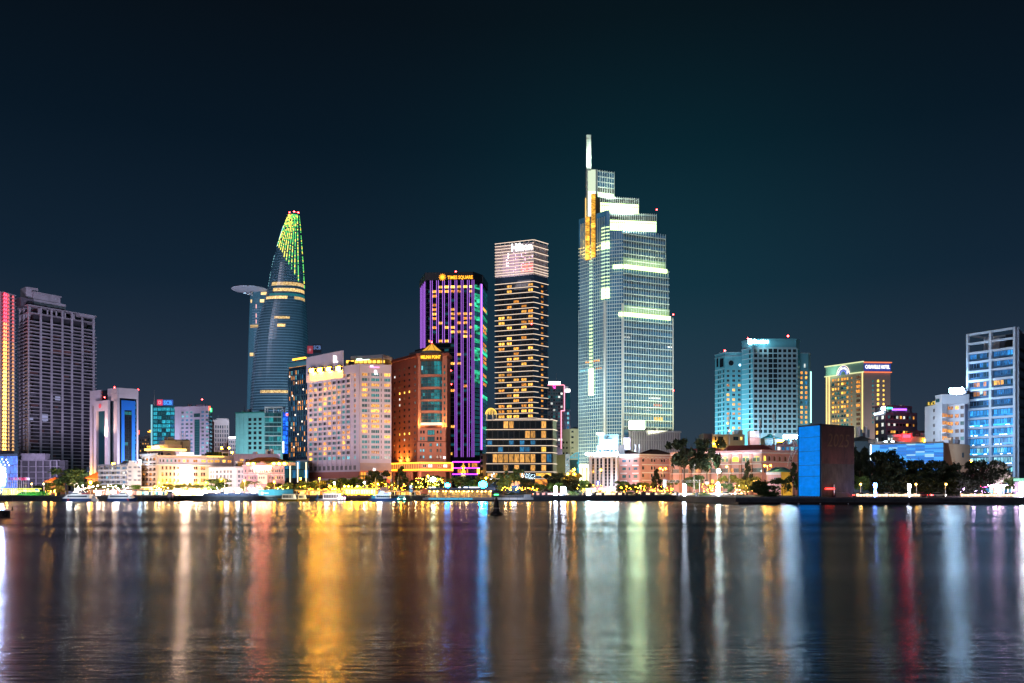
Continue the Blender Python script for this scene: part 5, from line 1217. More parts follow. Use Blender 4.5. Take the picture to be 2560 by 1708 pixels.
# 24 turquoise hotel
def turquoise_hotel():
    TW = mat('turquoise_wall', (.15, .45, .56), .7, var=.06, scale=.1); TW2 = mat('pale_grid_wall', (.40, .54, .62), .7, var=.06, scale=.1)
    q = [(1855, 712), (1882, 700), (1990, 700), (1999, 707)]
    zt = Zp(850, 700)
    r, (fl, ff, fr) = bld('turquoise_hotel_tower', 'broad turquoise hotel tower with a grid of dark windows and a white roof sign', q, zt, TW, depth=30, cat='hotel')
    n = 17; rows = rows_even(ff, 1940, 871, 1085, n, .62)
    cols = [(ff.u(1884+12.1*i+1), ff.u(1884+12.1*i+9)) for i in range(9)]
    def pane(i, j):
        if i in (3, 4) and j > 8: return None
        return GD if random.random() < .93 else GTD
    grid(r, ff, cols, rows, pane, FRD, TW2, (ff.u(1882.5), ff.L, Zp(1095, 700), Zp(870.5, 700)), .5, 'w')
    for j, (a, b) in enumerate(rows):
        if j > 8: bx('recessed_window', r, ff, cols[3][0]-.6, cols[4][1]+.8, a-.3, b+.3, .52, .6, GD)
        bx('side_window', r, fr, .8, fr.L-.6, a, b, .02, .2, GTD)
        if j < n: bx('light_band', r, fl, 0, fl.L, b+1.0, b+1.35, 0, .25, TRIMW)
        window(r, fl, fl.u(1873), fl.u(1876.5), a, b, GD, FRD, .06, 'plain')
    for i in range(10): u = ff.u(1884+12.1*i-.8); bx('pier', r, ff, u-.35, u+.35, Zp(1095, 700), Zp(871, 700), .5, .9, TW2)
    band(r, [fl, ff, fr], zt-.3, zt+.9, 0, .5, TW, 'parapet'); band(r, [ff], Zp(870.5, 700), zt-.5, .02, .3, TW, 'sign_wall'); band(r, [fl, ff], Zp(870, 700), Zp(868.6, 700), .3, .8, TW2, 'cornice')
    sign('Sheraton', r, ff, 1881.5, 1920, 849, 858, glow('hotel_white_letters', (.75, .97, 1), 14), .6, bold=.03, shear=.3); pb('sign_logo', r, fl, 1873, 1880, 848, 859, .4, .8, glow('hotel_white_letters', ()))
    for px, z in ((1872, 846), (1973, 841)):
        c = ff.pt(ff.u(px), zt, -3); mb = MB(); mb.tube(c, c+Vector((0, 0, Zp(z, 700)-zt)), .15, n=5); part('mast', mb, DARK, r); ax('beacon', r, c+Vector((0, 0, Zp(z, 700)-zt)), (1.5, 1.5, 1.5) if z < 845 else (.9, .9, .9), G_RED)
    # wings
    l, (gl, gf) = bld('turquoise_west_wing', 'lower turquoise tower wing with warm lit windows and a round dark opening', [(1787.5, 730), (1812, 715), (1855.5, 715)], Zp(882, 715), TW, depth=26, cat='hotel')
    rw = rows_even(gf, 1833, 922, 1088, 14, .58)
    grid(l, gf, cols_even(gf, 1813, 1855, 3, .5), rw, [(LW, 2.2), (LA, 1.8), (GTD, 2), (GD, 2.2)], FRL, TW, (0, gf.L, Zp(1095, 715), Zp(918, 715)), .4, 'w')
    for a, b in rw:
        for p in (1795, 1799.5, 1808.5): window(l, gl, gl.u(p), gl.u(p+2), a, b, GD if random.random() < .85 else LDIM, FRD, .06, 'plain')
        bx('light_band', l, gl, 0, gl.L, b+.9, b+1.2, 0, .2, TRIMW)
    mb = MB(); c = gf.pt(gf.u(1827.5), gf.z(908, 1827), 0); mb.tube(c-gf.n.to_3d()*-.0, c+gf.n.to_3d()*.5, 2.1, n=24); part('round_opening', mb, GD, l)
    mb = MB(); mb.tube(c, c+gf.n.to_3d()*.3, 2.35, n=24); part('opening_ring', mb, TW2, l); pb('dark_opening', l, gl, 1792, 1796, 897, 918, .02, .3, GD); pb('dark_opening', l, gl, 1800, 1809, 897, 918, .02, .3, GD); pb('wall_lamp', l, gf, 1848, 1851, 911, 915, .1, .5, G_COOL)
    band(l, [gl, gf], Zp(891, 715), Zp(889.5, 715), 0, .4, TW2); band(l, [gl, gf], Zp(882, 715), Zp(880.5, 715), 0, .5, TW2, 'parapet'); ax('beacon', l, gf.pt(gf.u(1812), Zp(879, 715), 0), (1.4, 1.4, 1.4), G_RED)
    e, (ge, gg) = bld('turquoise_east_wing', 'narrow turquoise tower wing with warm windows and a glowing mint edge strip', [(1998, 716), (2021, 716), (2026, 722)], Zp(884, 716), TW, depth=26, cat='hotel')
    rw = rows_even(ge, 2010, 926, 1062, 11, .6)
    grid(e, ge, cols_even(ge, 1998, 2021, 2, .5), rw, [(LW, 3), (LA, 2), (GTD, 1.4), (GB, .6)], FRL, TW, (0, ge.L, Zp(1095, 716), Zp(922, 716)), .4, 'w')
    bx('light_strip', e, gg, gg.L-.9, gg.L, Zp(1056, 716), Zp(927, 716), .1, .9, glow('mint_strip', (.45, 1, .8), 2.2)); pb('wall_lamp', e, ge, 2010, 2013, 910, 919, .1, .5, LC); band(e, [ge, gg], Zp(884, 716), Zp(882.5, 716), 0, .5, TW2, 'parapet')
    wash(ff, 1935, 50, 50, (.62, .88, 1), 1.7, 35, 26); wash(fl, 1868, 60, 45, (.5, .9, 1), 4.6, 35, 20); wash(gl, 1800, 55, 40, (.5, .9, 1), 4.4, 30, 18); wash(gf, 1834, 55, 42, (.6, .9, 1), 2.6, 35, 16); wash(ge, 2010, 55, 40, (.7, .95, .95), 1.2, 35, 16)
    area(ff.pt(ff.u(1900), zt-6, 9), ff.pt(ff.u(1925), zt-2, 0), (.55, .95, 1), 700, 6)
turquoise_hotel()
# ------------------------------------------------------------------ 28 cream hotel with arched sign
def arch_sign_hotel():
    CW = mat('cream_hotel_wall', (.58, .50, .36), .75, var=.07, scale=.12); BG = mat('beige_side_wall', (.48, .38, .36), .75, var=.07, scale=.12)
    q = [(2065, 772), (2159, 740), (2226, 742)]
    zt = Zp(904, 740)
    r, (fl, fr) = bld('arch_sign_hotel', 'cream hotel tower with a blue half-round sign and golden corner lines', q, zt, CW, depth=30, cat='hotel')
    n = 14; rows = rows_even(fl, 2159, 936, 1100, n, .58)
    cols = [(fl.u(a), fl.u(a+w)) for a, w in ((2080, 6), (2088, 3.5), (2094.5, 4), (2103, 6), (2110, 5), (2116.5, 5))]
    CG = glow('cornice_lime', (.85, .9, .45), 1.1)
    grid(r, fl, cols, rows, [(LW, 2.4), (GT, 2.5), (LA, 1.5), (LY, .7), (GTD, 1.5)], mat('cream_frame', (.5, .5, .38), .6, var=0), CW, (0, fl.L, 2, Zp(930, 742)), .4, 'sill')
    for a, b in rows:
        bx('balcony', r, fl, fl.u(2080), fl.u(2122), a-1.1, a-.1, .4, 1.4, CW)
        window(r, fl, fl.u(2128.5), fl.u(2131.5), a+.3, b-.3, LA, FRD, .42, 'plain')
        bx('side_balcony', r, fl, fl.u(2142), fl.u(2151), a, b, .42, .6, LDIM if random.random() < .6 else LA); bx('balcony', r, fl, fl.u(2141.5), fl.u(2151.5), a-.9, a-.1, .41, 1.5, CW)
    GL = glow('golden_edge_line', (1, .72, .25), 1.5)
    for a in (2066.5, 2073, 2156): bx('edge_line', r, fl, fl.u(a), fl.u(a+2.2), 2, Zp(931, 742), .4, .9, GL)
    for k, zz in ((0, 931), (1, 905)): bx('cornice_line', r, fl, -.8, fl.L+.4, Zp(zz+1.2, 742), Zp(zz-1.2, 742), 0, 1.2, CG)
    bx('crown_wall', r, fl, 0, fl.L, Zp(929, 742), Zp(906.5, 742), .02, .3, mat('teal_crown', (.30, .52, .44), .6, var=.08))
    bx('sign_board', r, fr, .3, fr.L, Zp(927.5, 740), Zp(909, 740), 0, .6, glow('royal_blue_board', (.01, .05, .42), .7))
    RO = glow('red_orange_line', (1, .22, .08), 1.3)
    for zz in (906, 930.5): bx('cornice_line', r, fr, 0.02, fr.L+.8, Zp(zz+1, 740), Zp(zz-1, 740), 0, 1.2, RO)
    WT = glow('hotel_white_sign', (1, 1, 1), 1.8)
    sign('CARAVELLE HOTEL', r, fr, 2162, 2223, 913, 922.5, WT, .9, bold=.02)
    # half-round arch sign
    c = fl.pt(fl.u(2110.5), fl.z(938, 2110), 1.0); t3, R = fl.t.to_3d(), (fl.u(2127)-fl.u(2094))/2
    def arc(r0, r1, nn, m, name, dz=0.):
        mb = MB(); N_ = 24
        for i in range(N_):
            a, b = math.pi*i/N_, math.pi*(i+1)/N_
            pp = lambda rr, an, o: c+t3*(-rr*math.cos(an))+Vector((0, 0, rr*math.sin(an)*1.25))+fl.n.to_3d()*o
            mb.hexa([pp(r0, a, nn), pp(r1, a, nn), pp(r1, b, nn), pp(r0, b, nn), pp(r0, a, nn+.4), pp(r1, a, nn+.4), pp(r1, b, nn+.4), pp(r0, b, nn+.4)])
        part(name, mb, m, r)
    arc(R*.5, R*.93, 0, glow('royal_blue_board', ()), 'arch_board'); arc(R*.94, R, .3, glow('arch_pale_line', (1, .8, .6), 1.6), 'arch_line'); arc(R*.40, R*.48, .2, glow('arch_blue_line', (.15, .2, .9), 1.2), 'arch_line')
    for i, ch in enumerate('CARAVELLEHOTEL'):
        if ch == ' ': continue
        an = math.pi*(i+.6)/14.2; me = text_mesh(ch, WT); o = bpy.data.objects.new('letter', me)
        p = c+t3*(-R*.60*math.cos(an))+Vector((0, 0, R*.60*math.sin(an)*1.25))+fl.n.to_3d()*.7
        link(o, r, p); o.rotation_euler = (Matrix.Rotation(fl.ang, 3, 'Z') @ Matrix.Rotation(an-math.pi/2, 3, 'Y')).to_euler(); o.scale = (1.15, 1, 1.9)
    arc(0.01, R*.38, .1, mat('teal_crown', ()), 'arch_infill')
    # side face windows
    rr = rows_even(fr, 2190, 947, 1062, 10, .5)
    for j, (a, b) in enumerate(rr):
        window(r, fr, fr.u(2180), fr.u(2184), a, b, GT, FRL, .06, 'plain')
        window(r, fr, fr.u(2192), fr.u(2198), a-.2, b+.4, LY if j else LA, FRD, .06, 'w')
        window(r, fr, fr.u(2206.5), fr.u(2211), a, b, pick([(LY, 2), (GD, 2)]), FRL, .06, 'plain')
    bx('side_panel', r, fr, .05, fr.L, 2, Zp(931, 740), .01, .04, BG)
    wash(fl, 2105, 45, 40, (1, .95, .74), 4.4, 30, 22); wash(fr, 2195, 50, 40, (1, .82, .78), 1.7, 30, 18); area(fl.pt(fl.u(2085), zt-6, 10), fl.pt(fl.u(2085), zt-3, 0), (.6, 1, .75), 900, 8)
arch_sign_hotel()
# 29 dark violet lounge building
r, (fl, f) = bld('violet_lounge_building', 'dark violet building with lit windows and coloured party lights on its roof', [(2187, 452), (2214, 440), (2293, 448)], Zp(1030, 442), mat('dark_violet_wall', (.10, .08, .13), .6, var=.15), depth=20)
for j in range(4):
    for i, a in enumerate((2219, 2226, 2233, 2240, 2249, 2257, 2265, 2272.5, 2282)):
        window(r, f, f.u(a), f.u(a+(5.5 if i < 7 else 3.4)), f.z(1048+j*18, 2250), f.z(1040+j*18, 2250), LW if i == 8 or (i, j) in ((4, 0), (6, 1), (2, 2)) else pick([(LC, .8), (GD, 3), (GT, .6), (LW, .8)]), FRD)
    for a in (2190, 2204): window(r, fl, fl.u(a), fl.u(a+6), fl.z(1050+j*18, 2200), fl.z(1040+j*18, 2200), pick([(LC, 2), (LW, 1), (GD, 1)]), FRD)
    if j: bx('balcony', r, f, 1, f.L-1, f.z(1039+j*18, 2250)-.5, f.z(1039+j*18, 2250), 0, 1.4, mat('dark_violet_wall', ()))
pb('sign_board', r, fl, 2188, 2210, 1031, 1036, .2, .6, G_COOL)
pb('roof_room', r, f, 2222, 2288, 1017, 1031, -9, -2, mat('dark_violet_wall', ())); pb('roof_slab', r, f, 2218, 2284, 1014, 1017, -10, -1, mat('wine_roof', (.12, .03, .06), .7, var=.1))
pb('party_lamp', r, f, 2211, 2217, 1017, 1025, -2, -1, glow('mint_party', (.5, 1, .8), 12))
for a in (2224, 2230): pb('party_lamp', r, f, a, a+5, 1018, 1022, -1.8, -1, glow('green_party', (.05, 1, .45), 4))
for k in range(6): pb('party_lamp', r, f, 2237+k*6, 2241+k*6, 1021.5, 1025.5, -1.8, -1, glow('violet_party', (.45, .12, 1), 3))
for a in (2243, 2266, 2271): pb('roof_antenna', r, f, a, a+2, 1009, 1016, -5, -4, STEEL)
wash(f, 2250, 18, 18, (.65, .55, 1), .7, 14)
# 30 low roofs behind the trees
r, (f,) = bld('white_low_roof_house', 'low white house with a dark car-shaped skylight roof above the dark trees', [(2188, 420), (2262, 420)], Zp(1104, 420), PLAST, depth=14)
mb = MB(); pts = [f.pt(f.u(2203+i*5), f.z(1108-7*math.sin(math.pi*i/9), 2230), .5) for i in range(10)]; lo = [f.pt(f.u(2203+i*5), f.z(1109, 2230), .5) for i in range(10)]
for A, B, C, D_ in zip(pts, pts[1:], lo[1:], lo): mb.hexa([D_, C, C+Vector((0, 6, 0)), D_+Vector((0, 6, 0)), A, B, B+Vector((0, 6, 0)), A+Vector((0, 6, 0))])
part('skylight', mb, GD, r); pb('roof_wall', r, f, 2188, 2192, 1098, 1106, -8, .3, PLAST)
for a in (2208, 2225): pb('roof_lamp', r, f, a, a+8, 1103, 1106, 1., 1.3, G_COOL)
wash(f, 2225, 14, 14, (.75, .85, 1), 1.6, 10)
r, (f,) = bld('red_sign_annex', 'pale annex carrying a glowing red sign in front of the violet lounge', [(2232, 432), (2318, 432)], Zp(1092, 432), mat('sand_wall', (.42, .34, .26), .8, var=.1), depth=12)
pb('sign_board', r, f, 2256, 2275, 1086.5, 1094.5, .3, .8, glow('red_sign_strong', (1, .003, .006), 20)); pb('roof_room', r, f, 2232, 2256, 1086, 1093, -6, -1, PLAST); pb('dark_roof_room', r, f, 2286, 2318, 1076, 1093, -8, -3, ROOFD); pb('wall_lamp', r, f, 2310, 2313, 1099, 1106, .2, .6, G_WARM)
wash(f, 2280, 14, 16, (1, .75, .6), 1.0, 12)
r, (f,) = bld('dark_shed_roofs', 'cluster of dark low roofs below the violet lounge building', [(2136, 430), (2190, 430)], Zp(1103, 430), mat('slate_wall', (.12, .2, .24), .8, var=.1), depth=14)
mb = MB(); hip(mb, [f.a, f.b, f.b+Vector((0, 14)), f.a+Vector((0, 14))], Zp(1103, 430), Zp(1090, 434)); part('roof', mb, ROOFD, r)
for k in range(5): pb('roof_box', r, f, 2158+k*6, 2163+k*6, 1064+k % 3*8, 1092, -9, -6, [PLAST, mat('slate_wall', ()), CONCD][k % 3])
wash(f, 2160, 14, 18, (.8, .85, 1), .9, 10)
# 31 white hotel with roof sign
def white_block_hotel():
    q = [(2312, 400), (2355, 385), (2367, 388)]
    WB = mat('blueish_white_wall', (.62, .66, .74), .75, var=.08, scale=.15)
    r, (fl, f2) = bld('white_terrace_hotel', 'white hotel with orange lit corner balconies and a planted golden roof edge', q, Zp(1012, 390), WB, depth=24, cat='hotel')
    bx('upper_block', r, fl, fl.u(2338), fl.L, Zp(1012, 390)+.02, Zp(987, 387), -12, 0, WB)
    for k in range(6): window(r, fl, fl.u(2333), fl.u(2338), fl.z(1031+k*18.7, 2335), fl.z(1022+k*18.7, 2335), GD, FRL)
    for k in range(4):
        pb('balcony_back', r, f2, 2355.5, 2366.5, 1034+k*19, 1044+k*19, .02, .3, litwin('orange_room', (.5, .14, .02), (1, .42, .08), 1.0)); pb('balcony', r, f2, 2355, 2367, 1044+k*19, 1046+k*19, 0, 1.5, WB)
    pb('side_window', r, fl, 2340, 2349, 998, 1006, .02, .2, GTD)
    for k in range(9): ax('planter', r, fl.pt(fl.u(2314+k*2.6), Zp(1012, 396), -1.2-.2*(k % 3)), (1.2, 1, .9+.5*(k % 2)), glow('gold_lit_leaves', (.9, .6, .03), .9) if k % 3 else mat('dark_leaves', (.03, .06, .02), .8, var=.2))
    wash(fl, 2335, 28, 22, (.72, .84, 1), 2.2, 22, 12)
    r, (f, f2) = bld('white_sign_hotel', 'white hotel wing with rows of warm windows under a glowing white roof sign', [(2367.5, 392), (2412, 386), (2421, 392)], Zp(984, 388), WB, depth=24, cat='hotel')
    cols = [(f.u(2369), f.u(2384)), (f.u(2388), f.u(2398)), (f.u(2401.5), f.u(2410.5))]
    rows = [(f.z(b, 2390), f.z(a, 2390)) for a, b in ((995, 1005), (1015, 1024), (1035, 1045), (1054, 1064), (1073, 1083), (1092, 1102))]
    def pane(i, j): return (LA if i != 2 else pick([(LA, 1), (GT, 1)])) if j < 4 else (LDIM if i != 1 else LW)
    grid(r, f, cols, rows, lambda i, j: pick([(LA, 3), (LW, 2)]) if i < 2 and j < 4 else (pick([(GT, 2), (LDIM, 2)]) if i == 2 else pick([(LW, 1), (LDIM, 2)])), FRL, WB, (0, f.L, 2, Zp(985, 388)), .4, 'wide')
    bx('side_wall', r, f2, 0.42, f2.L, 2, Zp(985, 388), .01, .1, mat('mauve_wall', (.34, .27, .32), .8, var=.1))
    sign('SILVERLAND', r, f, 2374.5, 2410, 970, 981, G_COOLS, .3, bold=.03)
    mb = MB(); pts = [f.pt(f.u(2375+i*3.4), f.z(983-2.2*math.sin(math.pi*i/10), 2392), .3) for i in range(11)]
    for A, B in zip(pts, pts[1:]): mb.tube(A, B, .13, n=4, cap=False)
    part('sign_arc', mb, G_COOL, r); pb('sign_board', r, f, 2384, 2402, 983, 989, .45, .8, G_COOLS)
    wash(f, 2390, 30, 22, (.78, .86, 1), 2.0, 24, 12)
white_block_hotel()
# 32 blue louvred block with orange end wall
r, (f, f2) = bld('blue_louvred_block', 'low block with a bright blue louvred wall and an orange tan end wall', [(2178, 372), (2358.5, 356), (2424, 376)], Zp(1106.5, 356), mat('tan_end_wall', (.42, .24, .14), .8, var=.12), depth=20)
LB = [glow('blue_louvre_a', (.03, .26, .9), 1.0), glow('blue_louvre_b', (.07, .42, 1), 1.2), glow('blue_louvre_c', (.35, .7, 1), 1.2)]
zt = Zp(1107.5, 356)
for j in range(18):
    z = zt-.62*(j+1)
    for i in range(8):
        u0, u1 = f.L*i/8, f.L*(i+1)/8; bx('louvre', r, f, u0+.04, u1-.04, z+.05, z+.55, 0, .25, LB[2] if random.random() < .08+.012*i*(j > 3) else LB[random.random() < .45])
bx('roof_edge', r, f, -.2, f.L+.2, zt, zt+.6, 0, .5, TRIMW); bx('louvre_end', r, f, -.3, 0, zt-11, zt, -.2, .4, G_COOL)
for j in range(12): bx('wall_course', r, f2, 0.3, f2.L, zt-.95*(j+1), zt-.95*j-.06, .02, .15, mat('tan_end_wall', ()))
pb('vent_grille', r, f2, 2404, 2408, 1132, 1144, .16, .3, DARK)
wash(f2, 2395, 9, 12, (1, .62, .32), 1.5, 5, 10)
# 33 tall blue lit tower at the right edge
def right_tower():
    q = [(2419.5, 392), (2540, 374), (2600, 420)]
    zt = Zp(818, 374)
    WR = mat('blue_white_frame', (.56, .66, .78), .6, var=.06, scale=.12)
    DK = mat('recess_dark', (.02, .04, .07), .4, var=.2)
    r, (f, f2) = bld('blue_lit_tower', 'tall white framed apartment tower glowing blue at the right edge', q, Zp(866, 374), DK, depth=30, cat='tower')
    zs = [zt-.2]+[f.z(p, 2540) for p in ()]
    step = (Zp(818, 374)-Zp(1160, 374))/14
    zl = [zt-step*k for k in range(15)]
    pxs = [2420, 2478, 2538.5]
    for a, w in ((2419.6, 5), (2476, 6.5), (2536.5, 7)): bx('column', r, f, max(0, f.u(a)), min(f.L+.4, f.u(a+w)), 2, zt, .0, 1.3, WR)
    for k, z in enumerate(zl): bx('floor_beam', r, f, 0, f.L+.4, z-.9, z, .0, 1.2, WR)
    bx('ground_beam', r, f, 0, f.L+.4, Zp(1200, 376), Zp(1196, 376), 0, 1.2, WR)
    BLU = [litwin('blue_room_a', (.005, .05, .16), (.02, .2, .55), 1.2, 3.), litwin('blue_room_b', (.01, .16, .55), (.05, .45, 1.), 1.5, 3.), litwin('blue_room_c', (.03, .4, .7), (.5, .95, 1), 1.1, 3.)]
    OR = litwin('orange_room', ())
    for k in range(2, 14):
        za, zb = zl[k+1]+.1, zl[k]-1.0
        for b in range(2):
            u0, u1 = f.u(pxs[b]+(6 if b == 0 else 7)), f.u(pxs[b+1]-2.5)
            n = 6
            for i in range(n):
                a, c = u0+(u1-u0)*i/n, u0+(u1-u0)*(i+1)/n-.08
                if k < 8:
                    if b == 0 and i < 3 and k in (3, 4, 5, 6, 7): m = GD
                    else: m = BLU[0] if random.random() < .75 else GTD
                    if k in (5, 6) and b == 0 and i in (1, 2, 4): m = OR
                    if k == 5 and b == 1 and i in (0, 1, 2): m = LW
                    if k == 2 and b == 1 and i > 3: m = BLU[1]
                else: m = BLU[1] if k < 12 else (BLU[2] if k == 13 else pick([(BLU[1], 2), (BLU[2], 1)]))
                window(r, f, a, c, za+(.9 if k < 8 else .1), zb, m, mat('blue_frame', (.08, .2, .4), .5, var=0), .1, 'w', 'glass_panel')
            bx('balcony_rail', r, f, u0, u1, za, za+.85, .5, .6, mat('rail_glass', (.06, .14, .25), .15, var=.1) if k < 8 else BLU[1])
            if k > 8: 
                for s_ in range(3): a = u0+(u1-u0)*random.random()*.8; bx('ceiling_lamp', r, f, a, a+random.uniform(.4, 1.4), za+.15, za+.35, .62, .7, G_COOL)
    # open top frame with stair rooms
    bx('roof_room', r, f, f.u(2436), f.u(2470), zl[2], zl[0]-2, -14, -9, mat('blue_white_frame', ())); bx('roof_room', r, f, f.u(2488), f.u(2520), zl[2], zl[0]-1.2, -14, -8, DK)
    for a in (2437, 2512): bx('roof_column', r, f, f.u(a), f.u(a+4), zl[2], zl[0]-.9, -8, -7, WR)
    bx('rear_beam', r, f, 0, f.L, zl[0]-.8, zl[0]-.05, -15, -14.2, WR); bx('rear_column', r, f, .2, 1.2, zl[2], zl[0]-.8, -15, -14.2, WR); bx('side_beam', r, f, 0, .8, zl[0]-.8, zl[0]-.06, -14.2, 0, WR)
    bx('top_wall', r, f2, 0, f2.L, zl[2], zl[0], -.5, 0, mat('recess_dark', ()))
    for k in range(1, 14):
        za = zl[k+1]; bx('balcony', r, f2, .4, f2.L, za-.3, za+.9, 0, 1.2, mat('dark_balcony', (.04, .06, .08), .6, var=.1)); 
        if k in (7, 10, 13, 9): bx('lit_window', r, f2, 1.5, 5, za+1.0, za+3.0, .02, .3, LA)
    bx('column', r, f2, 0.01, .9, 2, zt, 0, 1.1, WR); bx('neon_shape', r, f, f.u(2441), f.u(2447), zl[14]-2.2, zl[14]-1.1, .3, .6, G_COOL)
    for i in range(8): a = 2505+i*4; bx('neon_shape', r, f, f.u(a), f.u(a+2.5), zl[14]-3.4+i % 3*.5, zl[14]-2.3+i % 4*.4, .3, .6, LCY)
    for i in range(7): bx('shop_window', r, f, f.u(2430+i*15), f.u(2443+i*15), 2.2, Zp(1203, 376), .05, .3, [LCY, LA, GB][i % 3])
    wash(f, 2480, 16, 30, (.36, .64, 1), 4.2, 10, 26); wash(f, 2480, 48, 40, (.56, .76, 1), 3.0, 26, 26)
right_tower()
# ------------------------------------------------------------------ 34-39 the left waterfront row
def corner_hotel():
    PE = mat('peach_wall', (.68, .50, .40), .75, var=.08, scale=.2)
    q = [(354.5, 396), (396, 384), (584, 396)]
    zt = Zp(1139, 390)
    r, (fl, f) = bld('peach_corner_hotel', 'brightly lit peach corner hotel with rows of small balconies on the waterfront', q, zt, PE, depth=20, cat='hotel')
    PN = [(LDIM, 5), (LA, 2), (GD, 2)]
    rows = rows_even(fl, 375, 1143, 1217, 6, .55)
    grid(r, fl, [(fl.u(a), fl.u(a+6)) for a in (357.5, 366, 375, 384.5)], rows, PN, mat('brown_frame', (.16, .07, .04), .6, var=0), PE, (0, fl.L, 2, zt), .35, 'balcony')
    rows2 = [(f.z(b, 480), f.z(a, 480)) for a, b in ((1166.5, 1174), (1181.5, 1190), (1197, 1205))]
    ca = [404+9.8*i for i in range(5)]+[483.5, 489, 502, 508, 522, 528, 542, 548, 560, 566]
    grid(r, f, [(f.u(a), f.u(a+4.6)) for a in ca], rows2, PN, mat('brown_frame', ()), PE, (0, f.L, f.z(1214, 480), f.z(1161, 480)), .35, 'balcony')
    rows3 = [(f.z(1156, 480), f.z(1149, 480))]
    grid(r, f, [(f.u(a), f.u(a+w)) for a, w in ((399, 3.5), (406, 5), (416, 5), (426, 5), (436, 5), (445, 6), (457, 7), (467, 5), (483, 11), (503, 12), (518, 16), (536, 14), (556, 8), (568, 10))], rows3, lambda i, j: [GD, GD, GT, GT, GD, LA, LY, LA, LA, LY, LW, LW, LY, LA][i], FRL, LILAC, (0, f.L, f.z(1160.5, 480), f.z(1146, 480)), .3, 'w')
    band(r, [fl, f], Zp(1164, 390), Zp(1161.5, 390), .36, 1.0, TRIMW); bx('parapet', r, fl, -.4, fl.L, zt-.2, zt+.8, .36, .9, TRIMW)
    # white entrance bay and blazing lower storey
    pb('lit_bay', r, f, 453, 472, 1172, 1206, .4, 1.6, glow('bay_white_gold', (1, .66, .50), 28)); pb('bay_top', r, f, 456, 470, 1164, 1171, .4, 1.0, PE)
    for k in range(3): window(r, f, f.u(457.5+k*5), f.u(461+k*5), f.z(1170, 465), f.z(1166, 465), mat('mauve_pane', (.4, .3, .45), .4, var=0), TRIMW, 1.02, 'plain')
    for k in range(5): window(r, f, f.u(438+k*14), f.u(449+k*14), 2.2, f.z(1220, 480), glow('arcade_yellow', (1, .62, .03), 2.6) if k in (1, 2, 3) else LY, TRIMW, .3, 'arch', 'lit_arch')
    for k in range(9): a = 397+k*19.5; pb('wall_lamp', r, f, a, a+2, 1205, 1208, .8, 1.4, G_GOLDS)
    pb('sign_board', r, f, 441, 503, 1138, 1145.5, -2, -1, glow('white_sign_canopy', (1, .97, .9), 5)); sign('MAJESTIC', r, f, 449, 484, 1131, 1138, glow('pale_green_letters', (.85, 1, .7), 3.5), -1.4, bold=.03)
    mb = MB(); hip(mb, [f.pt(f.u(399), 0, -1).to_2d(), f.pt(f.u(446), 0, -1).to_2d(), f.pt(f.u(446), 0, -13).to_2d(), f.pt(f.u(399), 0, -13).to_2d()], f.z(1145.5, 420), f.z(1132, 420), .3); part('roof', mb, mat('slate_roof', (.16, .17, .22), .7, var=.1), r)
    # pergola and roof garden
    pb('pergola', r, f, 517, 560, 1140, 1143, -3, .5, glow('pergola_gold', (1, .65, .1), 2.2))
    for a in (519, 533, 546, 558): pb('pergola_post', r, f, a, a+1, 1143, 1148, -.6, 0, DARK)
    for k in range(14): ax('planter', r, f.pt(f.u(515+k*4.2), f.z(1141, 540), -5-.3*(k % 3)), (1.6, 1.2, .8+.7*((k*7) % 3)), mat('roof_leaves', (.04, .07, .02), .8, var=.3, scale=2))
    pb('garden_gate', r, f, 556, 575, 1129, 1132, -4.5, -4, TRIMW)
    for a in (557, 572.5): pb('garden_gate', r, f, a, a+1.8, 1132, 1143, -4.5, -4, TRIMW)
    for a, y in ((556, 1122), (574.5, 1122), (582, 1133)): ax('garden_lamp', r, f.pt(f.u(a), f.z(y, 565), -4.2), (.8, .8, .9), G_WARM)
    # gold cornice tower on the left corner
    t = Face(P(360, 402), P(414, 394))
    pb('corner_storey', r, t, 363, 404, 1127, 1140, -11, -1, LILAC); pb('corner_cornice', r, t, 361, 410, 1121, 1126, -12, 0, glow('corner_gold_band', (1, .62, .14), 4)); pb('corner_cornice', r, t, 363, 408, 1126.2, 1128, -12, -.4, LILAC)
    for k in range(9): pb('crown_bulb', r, t, 366+k*4.8, 367.4+k*4.8, 1115, 1118.5, -.8, -.3, G_GOLD)
    pb('sign_board', r, t, 379, 396, 1115.5, 1120, -.7, -.2, G_WHITE); pb('corner_room', r, t, 376, 412, 1111, 1121, -9, -2, PE)
    for k in range(5): pb('dark_window', r, t, 366+k*8, 371+k*8, 1131, 1139, -.98, -.8, GD)
    # plain grey upper block
    b2, (g1, g2) = bld('plain_grey_block', 'plain windowless grey rear block rising above the peach corner hotel', [(398, 424), (412, 414), (476, 418)], Zp(1100.5, 415), mat('grey_plaster', (.40, .38, .38), .85, var=.1), depth=12)
    bx('roof_edge', b2, g2, -.2, g2.L*.95, Zp(1101, 415), Zp(1099, 415), -.2, .3, ROOFD); pb('duct', b2, g2, 451, 457, 1104, 1126, .05, .5, mat('grey_stone', ()))
    for a, y in ((439, 1102), (465, 1117), (469, 1117)): pb('dark_window', b2, g2, a, a+2, y, y+2.5, .02, .2, GD)
    mb = MB(); c = g2.pt(g2.u(456), Zp(1098, 415), -3)
    for k in range(4): mb.tube(c+Vector((k*.7-1, 0, 0)), c+Vector((k*.9-1.2, 0, 3+k % 2)), .12, n=5)
    part('roof_antenna', mb, STEEL, b2)
    wash(g2, 445, 20, 14, (1, .95, .9), 1.2, 17, 10)
